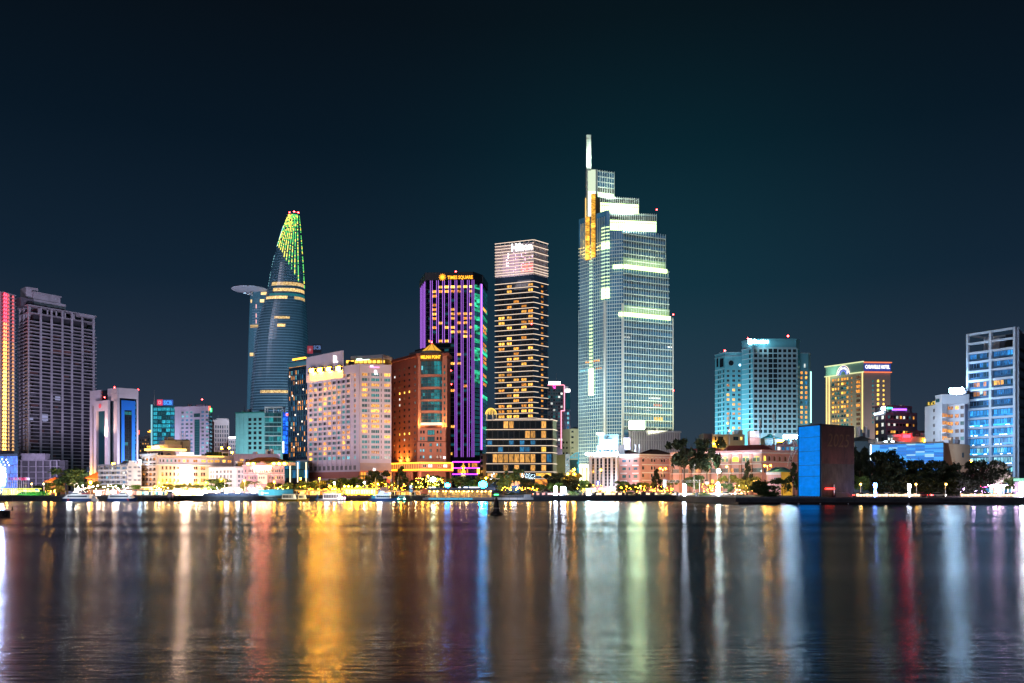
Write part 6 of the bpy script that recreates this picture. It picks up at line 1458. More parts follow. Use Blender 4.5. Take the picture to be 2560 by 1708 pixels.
    wash(fl, 376, 6, 9, (1, .62, .38), 4, 3, 8); wash(f, 430, 6, 9, (1, .66, .30), 4.6, 3, 14); wash(f, 520, 6, 9, (1, .66, .30), 4.6, 3, 18); wash(f, 480, 16, 14, (1, .76, .74), 2.0, 10, 22)
corner_hotel()
def left_row():
    # white apartments
    q = [(249.5, 392), (319, 388), (353.5, 388)]
    r, (f, g) = bld('white_balcony_flats', 'white walk-up flats with open balconies and a taller stair block', q, Zp(1163, 389), PLAST, depth=12)
    fz = [1166, 1177, 1188.5, 1200, 1211]
    for k in range(4):
        for i in range(5):
            a = 251+i*13.6; pb('balcony_recess', r, f, a, a+12, fz[k]+1, fz[k+1]-2.4, .02, .2, mat('blue_shade_wall', (.32, .36, .50), .8, var=.1))
            window(r, f, f.u(a+2), f.u(a+random.choice((6, 8, 9))), f.z(fz[k+1]-2.6, 285), f.z(fz[k]+2.4, 285), pick([(GD, 3), (GB, 2), (LCY, .7), (LC, .5)]), FRL, .22)
            bx('balcony_pier', r, f, f.u(a-1.2), f.u(a+.1), 2, Zp(1164, 389), 0, 1.1, PLAST)
        bx('balcony', r, f, 0, f.L, f.z(fz[k+1], 285)-.3, f.z(fz[k+1], 285)+.55, 0, 1.2, PLAST)
    bx('roof_edge', r, f, -.2, f.L, Zp(1164.5, 389), Zp(1161, 389), 0, .9, mat('grey_blue_edge', (.3, .32, .42), .8, var=.1))
    bx('stair_block', r, g, 0.05, g.L, Zp(1163, 389)+.02, Zp(1158, 389), -10, 0, PLAST); bx('stair_block', r, g, .3, g.L*.42, Zp(1158, 389)+.01, Zp(1152, 389), -8, -.5, PLAST)
    for k in range(4):
        for a in (321, 334, 344): 
            if a != 334 or k in (0, 3): window(r, g, g.u(a), g.u(a+8), g.z(1171+k*10.6, 336), g.z(1166+k*10.6, 336), mat('slate_pane', (.10, .12, .20), .3, var=.1), FRL, .06, 'wide')
    pb('sign_board', r, g, 342, 348, 1156.5, 1160.5, .1, .4, glow('neon_red', ())); ax('roof_lamp', r, g.pt(g.u(351), Zp(1156, 388), .5), (1.0, 1.0, 1.1), G_COOLS)
    pb('roof_pipe', r, f, 255, 315, 1160, 1161, -6, -5.6, STEEL); pb('roof_lamp', r, f, 268, 271, 1157, 1160, -4, -3, G_WARM)
    wash(f, 285, 10, 12, (.78, .82, 1), 3.2, 4, 14); wash(g, 336, 10, 12, (.84, .84, 1), 3.2, 4, 8)
    # white office right of the hotel
    q = [(524, 386), (593, 378), (609, 379)]
    r, (f, g) = bld('white_shutter_office', 'white four storey office with grey square windows beside the peach hotel', q, Zp(1167.5, 379), mat('lilac_white_wall', (.68, .64, .74), .8, var=.08), depth=10)
    rows = [(f.z(b, 570), f.z(a, 570)) for a, b in ((1176, 1183), (1187, 1195.5), (1199.5, 1206), (1210, 1217))]
    grid(r, f, [(f.u(a), f.u(a+w)) for a, w in ((527, 4), (533.5, 3), (541, 6), (550, 6), (559.5, 6), (569, 4), (576, 5.5))], rows, [(mat('slate_pane', ()), 4), (GD, 2), (LDIM, .6)], FRL, mat('lilac_white_wall', ()), (0, f.L, 2, Zp(1169, 379)), .4, 'w')
    for a, w in ((594.5, 6.5), (604, 3)):
        for z0, z1 in rows: window(r, g, g.u(a), g.u(a+w), z0, z1, mat('slate_pane', ()), FRL, .06)
    band(r, [f, g], Zp(1169, 379), Zp(1166.5, 379), 0, .8, mat('grey_blue_edge', ()))
    wash(f, 560, 9, 12, (.9, .84, 1), 2.4, 4, 12); wash(g, 601, 9, 12, (.9, .84, 1), 2.4, 4, 6)
    # pink pediment building
    PK = mat('rose_plaster', (.68, .42, .48), .8, var=.08)
    f = Face(P(608.5, 378), P(711, 372)); r, (f,) = bld('rose_pediment_building', 'rose coloured hall with a lit triangular pediment and arched windows', [(608.5, 378), (711, 372)], Zp(1164, 374), PK, depth=16)
    pxs = [613, 621.5, 626, 630.5, 637, 650, 655, 660, 665, 673.5, 681, 688.5, 693, 697.5, 704.5]
    for a in pxs: window(r, f, f.u(a), f.u(a+3.2), f.z(1181, 660), f.z(1173, 660), pick([(GD, 3), (LDIM, 2)]), TRIMW, .08, 'arch'); window(r, f, f.u(a), f.u(a+3), f.z(1198, 660), f.z(1191, 660), pick([(GD, 3), (LDIM, 3), (LW, .6)]), TRIMW, .08, 'sill')
    for a in (618.5, 635, 646, 670, 679, 701): pb('pilaster', r, f, a, a+1.4, 1166, 1206, .02, .4, PK)
    bx('cornice', r, f, -.2, f.L+.2, f.z(1187, 660)-.15, f.z(1187, 660)+.15, .02, .5, TRIMW); bx('cornice', r, f, -.2, f.L+.2, Zp(1164.5, 374)-.15, Zp(1163.5, 374)+.3, .02, .7, PK)
    mb = MB(); A, B, C = f.pt(f.u(638), f.z(1164, 655), .9), f.pt(f.u(676), f.z(1164, 655), .9), f.pt(f.u(656.5), f.z(1154, 655), .9); dv = -f.n.to_3d()*2
    mb.poly([A, B, C]); mb.poly([A+dv, C+dv, B+dv]); mb.poly([A, C, C+dv, A+dv]); mb.poly([C, B, B+dv, C+dv]); mb.poly([B, A, A+dv, B+dv]); part('pediment', mb, PK, r)
    pb('frieze_light', r, f, 636, 678, 1166, 1171, .3, .9, glow('frieze_white_pink', (1, .26, .13), 75))
    pb('portico', r, f, 649, 669, 1188, 1210, .3, 1.4, glow('portico_cream', (1, .86, .6), 1.1))
    for k in range(3): window(r, f, f.u(652+k*5.5), f.u(655.5+k*5.5), f.z(1197.5, 660), f.z(1191.5, 660), LDIM, TRIMW, 1.45)
    pb('roof_terrace', r, f, 612, 711, 1156, 1163.5, -9, -3, LILAC)
    for k in range(8): 
        a = 611+k*13
        if not 632 < a < 676: ax('terrace_lamp', r, f.pt(f.u(a), f.z(1162, a), -2.6), (1.3, .4, 1.0), G_WARM)
    mb = MB(); hip(mb, [P(616, 388), P(716, 384), P(716, 398), P(616, 402)], Zp(1153.5, 386), Zp(1143, 390), .3); part('roof', mb, mat('orange_red_roof', (.38, .10, .06), .8, var=.2, scale=.5), r); pb('roof_gutter', r, f, 612, 714, 1153.6, 1155.5, -6, -2.6, mat('green_gutter', (.03, .16, .10), .6, var=0))
    wash(f, 657, 8, 12, (1, .66, .74), 2.8, 3, 16)
    r, (f,) = bld('pale_rear_block', 'long low pale lilac block behind the rose hall', [(583, 430), (700, 430)], Zp(1135, 430), LILAC, depth=14)
    for i in range(9): pb('wall_panel', r, f, 584+i*13, 596.4+i*13, 1136.5, 1147, .0, .2, LILAC)
    for i in range(7): window(r, f, f.u(600+i*13), f.u(610+i*13), f.z(1152.5, 640), f.z(1148, 640), GD if i else LW, FRL)
    wash(f, 640, 16, 14, (1, .82, .95), 1.8, 14, 20)
    # temple halls with orange lit roofs
    OR_ = mat('temple_roof', (.45, .12, .04), .7, var=.2, scale=.6)
    for (a, b, y0, y1, lab) in ((112, 140, 1205, 1196, 'small hall with a flared orange lit roof left of the broad tree'), (214, 248, 1196, 1186, 'hall with a flared orange lit roof right of the broad tree')):
        t = root('temple_hall', lab, 'temple', (P((a+b)/2, 400).x, 405, 2)); ft = Face(P(a, 400), P(b, 400))
        pb('wall', t, ft, a+2, b-2, y0-.5, 1236, -9, -1, mat('temple_wall', (.55, .32, .22), .8, var=.1)); mb = MB()
        hip(mb, [ft.a, ft.b, ft.b+Vector((0, 10)), ft.a+Vector((0, 10))], Zp(y0, 400), Zp(y1-(4 if a < 200 else 6), 404), .5, 1.0); part('roof', mb, OR_, t)
        pb('eave_light', t, ft, a+1, b-1, y0-1.2, y0+.4, -.2, .3, glow('eave_orange', (1, .42, .06), 3)); 
        for k in range(4): pb('column', t, ft, a+3+k*(b-a-7)/3, a+4.4+k*(b-a-7)/3, y0, 1236, -1, -.4, mat('temple_wall', ()))
        area(ft.pt(ft.L/2, Zp(y0-16, 400), 5), ft.pt(ft.L/2, Zp(y1, 400), -2), (1, .5, .12), 1500, 3); area(ft.pt(ft.L/2, 6, 4), ft.pt(ft.L/2, 9, -1), (1, .5, .2), 400, 1)
left_row()
# 27 billboard box
def billboard():
    q = [P(1996.5, 290), P(2051, 281), P(2134, 292)]
    r = root('billboard_block', 'huge box billboard with a bright blue face and a dark brown face on the quay', 'billboard', (q[1].x, 287, 2))
    fl, fr = Face(q[0], q[1]), Face(q[1], q[2])
    z1, z0 = Zp(1060.5, 281), Zp(1243, 281)
    mb = MB(); mb.prism(q+[q[1]+Vector((7, 22))], z0+.3, z1-.1); part('frame_core', mb, DARK, r)
    BF = mat('blue_billboard_skin', (0, .03, .09), .7, var=.16, scale=.35, stretch=(1, 1, 2.2), emit=(0, .235, .92), es=.85, spec=.1)
    xs = [1998, 2011, 2024, 2038, 2050]
    ys = [1063, 1093, 1128, 1163, 1191, 1241]
    for i in range(4):
        for y0, y1 in zip(ys, ys[1:]): bx('panel', r, fl, fl.u(xs[i])+.04, fl.u(xs[i+1])-.04, Zp(y1, 284)+.06, Zp(y0, 284)-.06, .05, .2+.02*((i+y0) % 3), BF)
    BRN = mat('brown_billboard_skin', (.075, .022, .018), .75, var=.6, scale=.4, stretch=(1, 1, .5)); GRN = mat('grey_brown_skin', (.045, .038, .034), .8, var=.55, scale=.45, stretch=(1, 1, .5))
    for i in range(3):
        a, b = fr.L*i/3, fr.L*(i+1)/3
        bx('panel', r, fr, a+.015, b-.015, Zp(1160, 286), z1-.5, .05, .2, BRN); bx('panel', r, fr, a+.015, b-.015, z0+.4, Zp(1160.5, 286), .05, .2, GRN)
    for f in (fl, fr): bx('frame_bar', r, f, 0, f.L, z1-.4, z1+.1, 0, .35, DARK); bx('frame_bar', r, f, 0, .3, z0, z1-.4, 0, .35, DARK); bx('frame_bar', r, f, 0.3, f.L, z0, z0+.3, 0, .35, DARK)
    sign('2025', r, fr, 2066, 2122, 1085, 1118, mat('faded_gold_print', (.14, .075, .03), .7, var=.25, scale=1.), .16, bold=.0, shear=.2)
    pb('red_lamp', r, fr, 2059, 2081, 1220, 1224, .5, .9, glow('red_strip_lamp', (1, .03, .02), 5)); pb('lamp_post', r, fr, 2080, 2081.5, 1212, 1240, .5, .8, STEEL)
    for k in range(4): pb('step', r, fr, 2078+k*2, 2122-k*2, 1241-k*3.4, 1244-k*3.4, .4, 1.6-.25*k, CONCD)
    for k in range(8): pb('footing', r, fl, 1998+k*7, 2001+k*7, 1241.5, 1244, -1, .4, CONC)
    mb = MB()
    for a, b in (((1994, 1072), (1968, 1166)), ((1996, 1086), (1970, 1166)), ((1994, 1122), (1978, 1150))):
        mb.tube((P(a[0], 300).x, 300, Zp(a[1], 300)), (P(b[0], 330).x, 330, Zp(b[1], 330)), .12, n=5)
    part('stay_cable', mb, TRIMW, r)
    area(fr.pt(fr.L*.4, 5, 10), fr.pt(fr.L*.5, 15, 0), (1, .55, .4), 350, 4)
billboard()
# 26 yellow gate house
r, (fl, f) = bld('yellow_gate_house', 'small yellow lit gate house with a turquoise hip roof near the blue billboard', [(1919, 350), (1953, 346), (1981, 352)], Zp(1180, 347), mat('yellow_wall', (.72, .48, .10), .8, var=.1), depth=6)
mb = MB(); hip(mb, [fl.a+Vector((2, 0)), f.b, f.b+Vector((0, 7)), fl.a+Vector((2, 7))], Zp(1180, 347), Zp(1167.5, 350), .7, .9); part('roof', mb, mat('teal_metal_roof', (.02, .15, .34), .5, var=.1), r)
bx('cornice', r, fl, -.3, fl.L, Zp(1187, 347), Zp(1180.5, 347), .01, .5, TRIMW); bx('side_wall', r, fl, .02, fl.L, 2, Zp(1187.5, 347), .01, .2, PINK)
window(r, fl, fl.u(1936), fl.u(1944), Zp(1203, 347), Zp(1194, 347), GD, FRL, .25); pb('door', r, f, 1959, 1965, 1204, 1234, .05, .3, mat('ochre_door', (.4, .22, .04), .7, var=.1))
wash(f, 1967, 6, 8, (1, .74, .2), 5.5, 3, 4); wash(fl, 1936, 6, 8, (1, .8, .8), 2.6, 3, 4)
# ------------------------------------------------------------------ trees
def leaf_mat(name, c, var=.45):
    m = mat(name, c, .7, var=var, scale=.8); return m
LEAF = {k: leaf_mat('leaves_'+k, c) for k, c in (('dark', (.022, .038, .014)), ('mid', (.07, .125, .034)), ('fresh', (.10, .20, .04)), ('olive', (.15, .15, .03)))}  # lamplight put into leaf colour
BARK = mat('bark', (.09, .065, .05), .9, var=.3, scale=2)
LS = 1.6
def crown_mesh(kind, seed, leafm):
    rng = random.Random(seed); mb = MB(); lobes = []
    if kind == 'round': lobes = [(rng.uniform(-.30, .30), rng.uniform(-.30, .30), rng.uniform(.34, .84), rng.uniform(.13, .22)) for _ in range(15)]
    if kind == 'wide': lobes = [(rng.uniform(-.38, .38), rng.uniform(-.38, .38), rng.uniform(.28, .82), rng.uniform(.11, .19)) for _ in range(20)]
    if kind == 'flat': lobes = [(rng.uniform(-.40, .40), rng.uniform(-.40, .40), rng.uniform(.62, .85), rng.uniform(.08, .14)) for _ in range(16)]
    if kind == 'tall': lobes = [(rng.uniform(-.36, .36), rng.uniform(-.36, .36), rng.uniform(.45, .92), rng.uniform(.07, .14)) for _ in range(20)]
    if kind == 'pine': lobes = [((1-k/9)*.34*math.cos(k*2.4), (1-k/9)*.34*math.sin(k*2.4), .25+.08*k, .07+.14*(1-k/9)) for k in range(9)]*2
    if kind == 'bush': lobes = [(rng.uniform(-.32, .32), rng.uniform(-.32, .32), rng.uniform(.15, .75), rng.uniform(.14, .24)) for _ in range(16)]
    n = {'round': 2300, 'wide': 3400, 'flat': 1500, 'tall': 1700, 'pine': 1500, 'bush': 2600}[kind]
    for i in range(n):
        x, y, z, r = lobes[i % len(lobes)]
        while True:
            d = Vector((rng.uniform(-1, 1), rng.uniform(-1, 1), rng.uniform(-1, 1)))
            if .15 < d.length < 1: break
        d = d*(.55+.45*rng.random()); p = Vector((x, y, z))+Vector((d.x*r*1.15, d.y*r*1.15, d.z*r*.8))
        s = rng.uniform(.016, .042)*LS; a = Vector((rng.gauss(0, 1), rng.gauss(0, 1), rng.gauss(0, .6))).normalized(); b = a.cross(Vector((rng.gauss(0, 1), rng.gauss(0, 1), rng.gauss(0, 1)))).normalized()
        mb.poly([p-a*s, p-b*s*.5, p+a*s, p+b*s*.5])
    return mb.mesh('crown', leafm)
def trunk_mesh(kind, seed):
    rng = random.Random(seed); mb = MB(); h = .42 if kind != 'tall' else .40
    r0 = .032 if kind != 'tall' else .028
    if kind == 'bush': h = .12
    mb.tube((0, 0, -.02), (.01, 0, h), r0, r0*.7, 8)
    nl = 5 if kind != 'tall' else 7
    for k in range(nl):
        a = 2*math.pi*k/nl+rng.random(); q = Vector((.01, 0, h)); e = Vector((.22*math.cos(a), .22*math.sin(a), h+rng.uniform(.18, .32)))
        m = (q+e)/2+Vector((0, 0, -.03)); mb.tube(q, m, r0*.6, r0*.42, 6); mb.tube(m, e, r0*.42, r0*.22, 5)
        for _ in range(2): f = e+Vector((rng.uniform(-.1, .1), rng.uniform(-.1, .1), rng.uniform(.05, .14))); mb.tube(e, f, r0*.22, r0*.08, 4)
    if kind == 'pine': mb.tube((0, 0, h), (0, 0, .92), r0*.6, r0*.2, 6)
    return mb.mesh('trunk', BARK)
_cr = {}
def tree(px, top, w, d, kind, leaf, label, py0=None, seed=0, group=None, name='tree'):
    zb = 2.0 if py0 is None else Zp(py0, d); key = (kind, leaf, seed % 3)
    if key not in _cr: _cr[key] = (crown_mesh(kind, hash(kind) % 97+seed % 3, LEAF[leaf]), trunk_mesh(kind, seed % 3)) if False else (crown_mesh(kind, len(kind)*7+seed % 3, LEAF[leaf]), trunk_mesh(kind, seed % 3))
    t = root(name, label, 'bush' if name == 'bush' else 'tree', (P(px, d).x, d, zb), group)
    h = (Zp(top, d)-zb)*1.05; ww = w*d/F*1.22
    for nm, me in zip(('crown', 'trunk'), _cr[key]):
        o = bpy.data.objects.new(nm, me); link(o, t, W[t]); o.scale = (ww, ww*.9, h); o.rotation_euler = (0, 0, seed*1.3)
        if nm == 'trunk': s_ = min(ww, h); o.scale = (max(.8*ww, .5*h)*.9, max(.8*ww, .5*h)*.9, h)
    return t
TREES = [
 (168, 1164, 84, 378, 'round', 'mid', 'broad tall tree in front of the two orange roofed halls'),
 (129, 1207, 30, 372, 'round', 'olive', 'small yellow lit tree just left of the broad tall tree'),
 (106, 1212, 36, 374, 'round', 'dark', 'small dark tree beside the green lit lawn edge'),
 (150, 1213, 26, 366, 'round', 'olive', 'small olive tree under the left side of the broad tall tree'),
 (228, 1203, 44, 374, 'round', 'olive', 'yellow lit tree before the right orange roofed hall'),
 (262, 1211, 40, 376, 'flat', 'olive', 'flat tree in front of the left part of the white balcony flats'),
 (303, 1208, 46, 376, 'flat', 'mid', 'flat yellowish tree in front of the white balcony flats'),
 (338, 1212, 34, 374, 'round', 'fresh', 'fresh green tree below the stair block of the white flats'),
 (398, 1212, 28, 372, 'flat', 'olive', 'olive tree at the corner of the peach hotel'),
 (417, 1207, 30, 372, 'round', 'olive', 'bright yellow lit tree before the peach hotel, next to its corner'),
 (443, 1209, 26, 372, 'flat', 'olive', 'small flat tree before the lit bay of the peach hotel'),
 (470, 1206, 28, 372, 'flat', 'olive', 'yellow lit flat tree right of the lit bay of the peach hotel'),
 (492, 1208, 30, 372, 'flat', 'olive', 'flat amber tree left of the large dark waterfront tree'),
 (535, 1196, 70, 362, 'round', 'mid', 'large dark rounded tree on the promenade before the shuttered office'),
 (611, 1199, 24, 366, 'round', 'olive', 'slim yellow lit tree left of the rose pediment hall'),
 (686, 1199, 46, 366, 'wide', 'olive', 'yellow lit tree in front of the right wing of the rose hall'),
 (738, 1206, 58, 366, 'wide', 'mid', 'dark tree in front of the blue glass podium'),
 (771, 1200, 44, 372, 'round', 'mid', 'dark green tree between the glass podium and the lilac hotel'),
 (798, 1193, 44, 376, 'wide', 'olive', 'yellow lit tree with a lamp inside before the lilac hotel'),
 (833, 1196, 56, 378, 'wide', 'mid', 'wide green tree in front of the base windows of the lilac hotel'),
 (866, 1192, 50, 380, 'wide', 'mid', 'green tree left of the orange entrance of the lilac hotel'),
 (906, 1188, 40, 382, 'wide', 'mid', 'green tree before the orange entrance of the lilac hotel'),
 (944, 1174, 50, 378, 'wide', 'dark', 'tall dark tree below the lowest white R sign'),
 (945, 1200, 46, 366, 'flat', 'olive', 'flat yellow lit tree above the blue and white catamaran'),
 (1003, 1166, 44, 374, 'pine', 'dark', 'tall dark layered tree in front of the gold lit podium'),
 (986, 1205, 34, 368, 'round', 'olive', 'olive tree behind the catamaran bow'),
 (1042, 1203, 34, 366, 'round', 'mid', 'green tree beside the round blue parking sign'),
 (1074, 1178, 70, 382, 'wide', 'dark', 'wide dark tree below the gold lit podium'),
 (1082, 1207, 36, 366, 'round', 'fresh', 'bright lamp lit tree above the left end of the restaurant boat'),
 (1160, 1184, 44, 378, 'round', 'mid', 'rounded tree right below the golden warrior statue'),
 (1186, 1196, 40, 370, 'round', 'fresh', 'green tree between the two blue signs of the restaurant boat'),
 (1214, 1188, 50, 372, 'flat', 'olive', 'yellow blossomed looking tree behind the large blue boat sign'),
 (1262, 1185, 40, 366, 'wide', 'mid', 'tree before the lit windows at the left of the glass podium'),
 (1285, 1165, 46, 376, 'tall', 'mid', 'tall thin tree in front of the glass hotel podium'),
 (1316, 1195, 36, 378, 'round', 'dark', 'tree dotted with blue fairy lights before the glass podium'),
 (1345, 1206, 40, 372, 'round', 'mid', 'low green tree before the lit right end of the glass podium'),
 (1394, 1170, 56, 384, 'wide', 'dark', 'wide dark tree between the podium and the three orange lamps'),
 (1428, 1180, 40, 386, 'wide', 'olive', 'orange lit tree around the three orange lamps'),
 (1384, 1204, 36, 368, 'round', 'fresh', 'green tree behind the first pair of white light pillars'),
 (1443, 1191, 52, 380, 'wide', 'dark', 'dark tree left of the striped white office'),
 (1463, 1200, 32, 372, 'round', 'fresh', 'bright green round tree at the corner of the striped white office'),
 (1561, 1201, 36, 380, 'wide', 'mid', 'left one of two green trees before the pink corner building'),
 (1592, 1199, 40, 380, 'wide', 'mid', 'right one of two green trees before the pink corner building'),
 (1641, 1172, 34, 384, 'pine', 'dark', 'upright dark tree under the double orange lamp of the pink corner building'),
 (1620, 1205, 34, 374, 'flat', 'olive', 'small tree between the pink corner building and the double lamp'),
 (1711, 1083, 84, 368, 'tall', 'dark', 'very tall tree with forked bare limbs before the red tiled roof, the left one'),
 (1768, 1102, 76, 366, 'tall', 'dark', 'very tall tree with dense dark top before the lit arches, the right one'),
 (1736, 1184, 52, 362, 'round', 'mid', 'dense rounded tree between the two very tall trees'),
 (1682, 1196, 26, 366, 'flat', 'olive', 'thin pale tree by the road gantry'),
 (1778, 1207, 36, 362, 'flat', 'olive', 'amber lit low tree right of the second tall tree trunk'),
 (1820, 1206, 30, 352, 'round', 'mid', 'small clipped round tree on the promenade before the arcades'),
 (1822, 1183, 50, 366, 'flat', 'olive', 'flat topped tree in front of the middle arcade windows'),
 (1869, 1152, 34, 366, 'pine', 'dark', 'slender dark conifer in front of the arcades'),
 (1866, 1190, 48, 364, 'wide', 'olive', 'spreading tree under the slender dark conifer'),
 (1956, 1190, 34, 336, 'flat', 'mid', 'small tree in front of the yellow gate house'),
 (1985, 1156, 38, 318, 'pine', 'mid', 'green conifer touching the left edge of the blue billboard'),
 (2150, 1112, 44, 320, 'wide', 'dark', 'dark tree touching the right edge of the brown billboard face'),
 (2150, 1185, 44, 308, 'round', 'fresh', 'small green lit tree beside the brown billboard'),
 (2188, 1124, 66, 316, 'wide', 'dark', 'dark tree rising before the left end of the blue louvred wall'),
 (2230, 1120, 78, 312, 'wide', 'dark', 'tallest of the dark trees before the blue louvred wall'),
 (2283, 1130, 82, 314, 'wide', 'dark', 'broad dark tree before the middle of the blue louvred wall'),
 (2326, 1148, 66, 312, 'wide', 'dark', 'dark tree before the right end of the blue louvred wall'),
 (2365, 1156, 66, 316, 'wide', 'dark', 'dark tree before the left part of the orange tan wall'),
 (2405, 1162, 64, 310, 'wide', 'dark', 'dark tree before the right part of the orange tan wall'),
 (2452, 1150, 72, 314, 'wide', 'dark', 'dark tree below the left column of the blue lit tower'),
 (2490, 1146, 66, 318, 'wide', 'dark', 'large dark tree before the middle of the blue lit tower'),
 (2532, 1188, 40, 308, 'round', 'fresh', 'small bright green tree by the shop at the right edge'),
 (2200, 1180, 60, 306, 'bush', 'dark', 'low dark tree in front of the blue wrapped light tree'),
 (2255, 1178, 60, 306, 'bush', 'dark', 'low dark tree between the two trees wrapped in lights'),
 (2310, 1182, 60, 306, 'bush', 'dark', 'low dark tree right of the white wrapped light tree'),
 (2350, 1188, 54, 305, 'bush', 'dark', 'low dark tree behind the thin white lamp post'),
 (2395, 1190, 54, 304, 'bush', 'dark', 'low dark tree right of the thin white lamp post'),
 (2436, 1188, 56, 304, 'bush', 'dark', 'low dark tree left of the pink neon shop sign'),
]
for i, (px, top, w, d, k, lf, lab) in enumerate(TREES): tree(px, top, w, d, k, lf, lab, seed=i)
tree(1911, 1195, 72, 304, 'bush', 'mid', 'large dense green bush on the quay edge left of the yellow gate house', 1244, 5, name='bush')
tree(146, 1229, 10, 346, 'bush', 'dark', 'small dark clipped bush beside the first blue and white ferry', 1241, 4, name='bush')
for px, w, lab in ((1438, 34, 'low clipped hedge behind the promenade railing below the orange lamps'), (1582, 44, 'low hedge behind the railing before the pink corner building'), (1662, 38, 'low hedge by the road gantry post'), (1752, 46, 'bright green hedge between two white light pillars'), (1275, 28, 'dark hedge on the white pontoon deck')):
    tree(px, 1228, w, 350, 'bush', 'fresh' if px != 1275 else 'dark', lab, 1240, px, name='hedge')['category'] = 'hedge'
def palm(px, top, w, d, label, seed):
    rng = random.Random(seed); t = root('palm_tree', label, 'palm', (P(px, d).x, d, 2)); h = Zp(top, d)-2; r = w*d/F/2
    mb = MB(); hc = h-r*.45; mb.tube((W[t].x, d, 1.9), (W[t].x+.2, d, 2+hc*.5), .28, .22, 7); mb.tube((W[t].x+.2, d, 2+hc*.5), (W[t].x+.1, d, 2+hc), .22, .18, 7); part('trunk', mb, BARK, t)
    for k in range(15):
        a = 2*math.pi*k/15+rng.uniform(-.2, .2); up = rng.uniform(.15, .95); mb = MB(); c = Vector((W[t].x+.1, d, 2+hc)); prev = None
        side = Vector((-math.sin(a), math.cos(a), 0))
        for i in range(9):
            s = i/8; p = c+Vector((math.cos(a)*r*s, math.sin(a)*r*s, r*(up*s-(.35+up*.75)*s*s)))
            wd = .06+.42*math.sin(math.pi*min(1, s*.9+.08))
            if prev:
                q, wq = prev
                for sg in (1, -1):
                    mb.poly([q, q+side*sg*wq+Vector((0, 0, -wq*.5)), (q*.45+p*.55)+side*sg*wd+Vector((0, 0, -wd*.55)), q*.45+p*.55]); 
            prev = (p, wd)
        part('frond', mb, LEAF['mid'], t)
palm(636, 1196, 48, 366, 'palm tree in front of the left wing of the rose hall', 1); palm(1128, 1183, 72, 368, 'large drooping palm left of the golden statue', 2); palm(1098, 1186, 44, 372, 'smaller palm left of the large drooping palm', 3)
palm(1150, 1193, 50, 366, 'low palm right of the large drooping palm', 4); palm(852, 1190, 46, 370, 'palm lit from below before the lilac hotel', 5); palm(908, 1182, 40, 372, 'palm with lit underside by the orange entrance', 6); palm(1258, 1178, 40, 368, 'slender palm left of the tall thin tree', 7)

# ------------------------------------------------------------------ lamps
def lamp(px, py, d, heads, col, label, power=1500, arm=3.2, name='street_lamp', gm=None, zb=2.0, size=.62):
    z = Zp(py, d); x = P(px, d).x; r = root(name, label, 'street lamp', (x, d, zb)); mb = MB()
    mb.tube((x, d, zb), (x, d, z-.5), .14, .08, 8)
    for hx, hy in heads: 
        p = Vector((P(hx, d).x, d-.3, Zp(hy, d))); mb.tube((x, d, z-.6), p+Vector((0, .1, .5)), .07, .05, 5)
    part('pole', mb, STEEL, r)
    for hx, hy in heads:
        c = (P(hx, d).x, d-.3, Zp(hy, d)); mb = MB(); s = size
        mb.lathe((c[0], c[1], c[2]-s*.5), [(.08, 0), (.38*s, .15*s), (.5*s, .5*s), (.38*s, .85*s), (.1, s)], 10); hd = part('lamp_globe', mb, gm or G_ORANGE, r, smooth=True)
        mb = MB(); mb.lathe((c[0], c[1], c[2]+s*.5), [(.12, 0), (.3*s, .05), (.1, .2)], 8); part('lamp_cap', mb, DARK, hd)
        point((c[0], c[1]-.9, c[2]-.2), col, power, .3)
SOD, WRM, CLD = (1, .45, .07), (1, .66, .3), (.8, .9, 1)
G_SMALL = glow('small_warm_lamp', (1, .52, .08), 9); G_SW = glow('small_white_lamp', (.9, 1, .95), 22)
lamp(1657, 1170, 386, [(1650, 1172), (1664, 1172)], SOD, 'tall double headed orange lamp before the pink corner building', 2600)
lamp(1427.5, 1172, 384, [(1420, 1186), (1436, 1186), (1435.5, 1174)], SOD, 'orange lamp with three heads between dark trees', 1800, size=1.0)
lamp(1502, 1175, 380, [(1502, 1175)], SOD, 'single orange lamp in front of the striped white office', 1200)
lamp(1918.5, 1162, 352, [(1911, 1164.5), (1926, 1164.5)], SOD, 'tall double headed orange lamp left of the yellow gate house', 3000)
lamp(1823, 1166, 356, [(1816, 1167)], WRM, 'curved single lamp in front of the arcaded pink building', 900, gm=G_SMALL)
lamp(1601, 1214, 372, [(1601, 1216)], SOD, 'low golden lamp by the right tree of the pink corner building', 900, gm=G_WARM)
lamp(562, 1197, 360, [(554, 1199)], SOD, 'orange lamp at the right side of the large dark waterfront tree', 1500, gm=G_WARM)
lamp(753, 1195, 372, [(752, 1197)], SOD, 'orange lamp above the dark tree before the glass podium', 1300, gm=G_WARM)
lamp(799, 1196, 372, [(799, 1197)], SOD, 'golden lamp inside the tree before the lilac hotel', 2400, gm=G_WARM)
lamp(612, 1201, 362, [(611, 1203)], SOD, 'golden lamp inside the slim tree left of the rose hall', 1600, gm=G_WARM)
lamp(2427, 1151, 330, [(2427, 1153)], SOD, 'orange lamp glowing above the dark trees by the blue lit tower', 1600)
lamp(2363.5, 1210, 296, [(2364, 1211)], SOD, 'thin white lamp post with a small orange head among dark trees', 350, gm=G_SMALL, size=.6)
lamp(2151, 1210, 300, [(2151, 1211)], SOD, 'small orange lamp beside the brown billboard', 400, gm=G_SMALL, size=.6)
lamp(2291, 1209, 300, [(2289, 1211)], SOD, 'small orange lamp between low dark trees', 350, gm=G_SMALL, size=.6)
lamp(838, 1206, 356, [(836, 1208)], CLD, 'white lamp on a thin post above the yellow pier stalls, the left one', 500, gm=G_SW, size=.7)
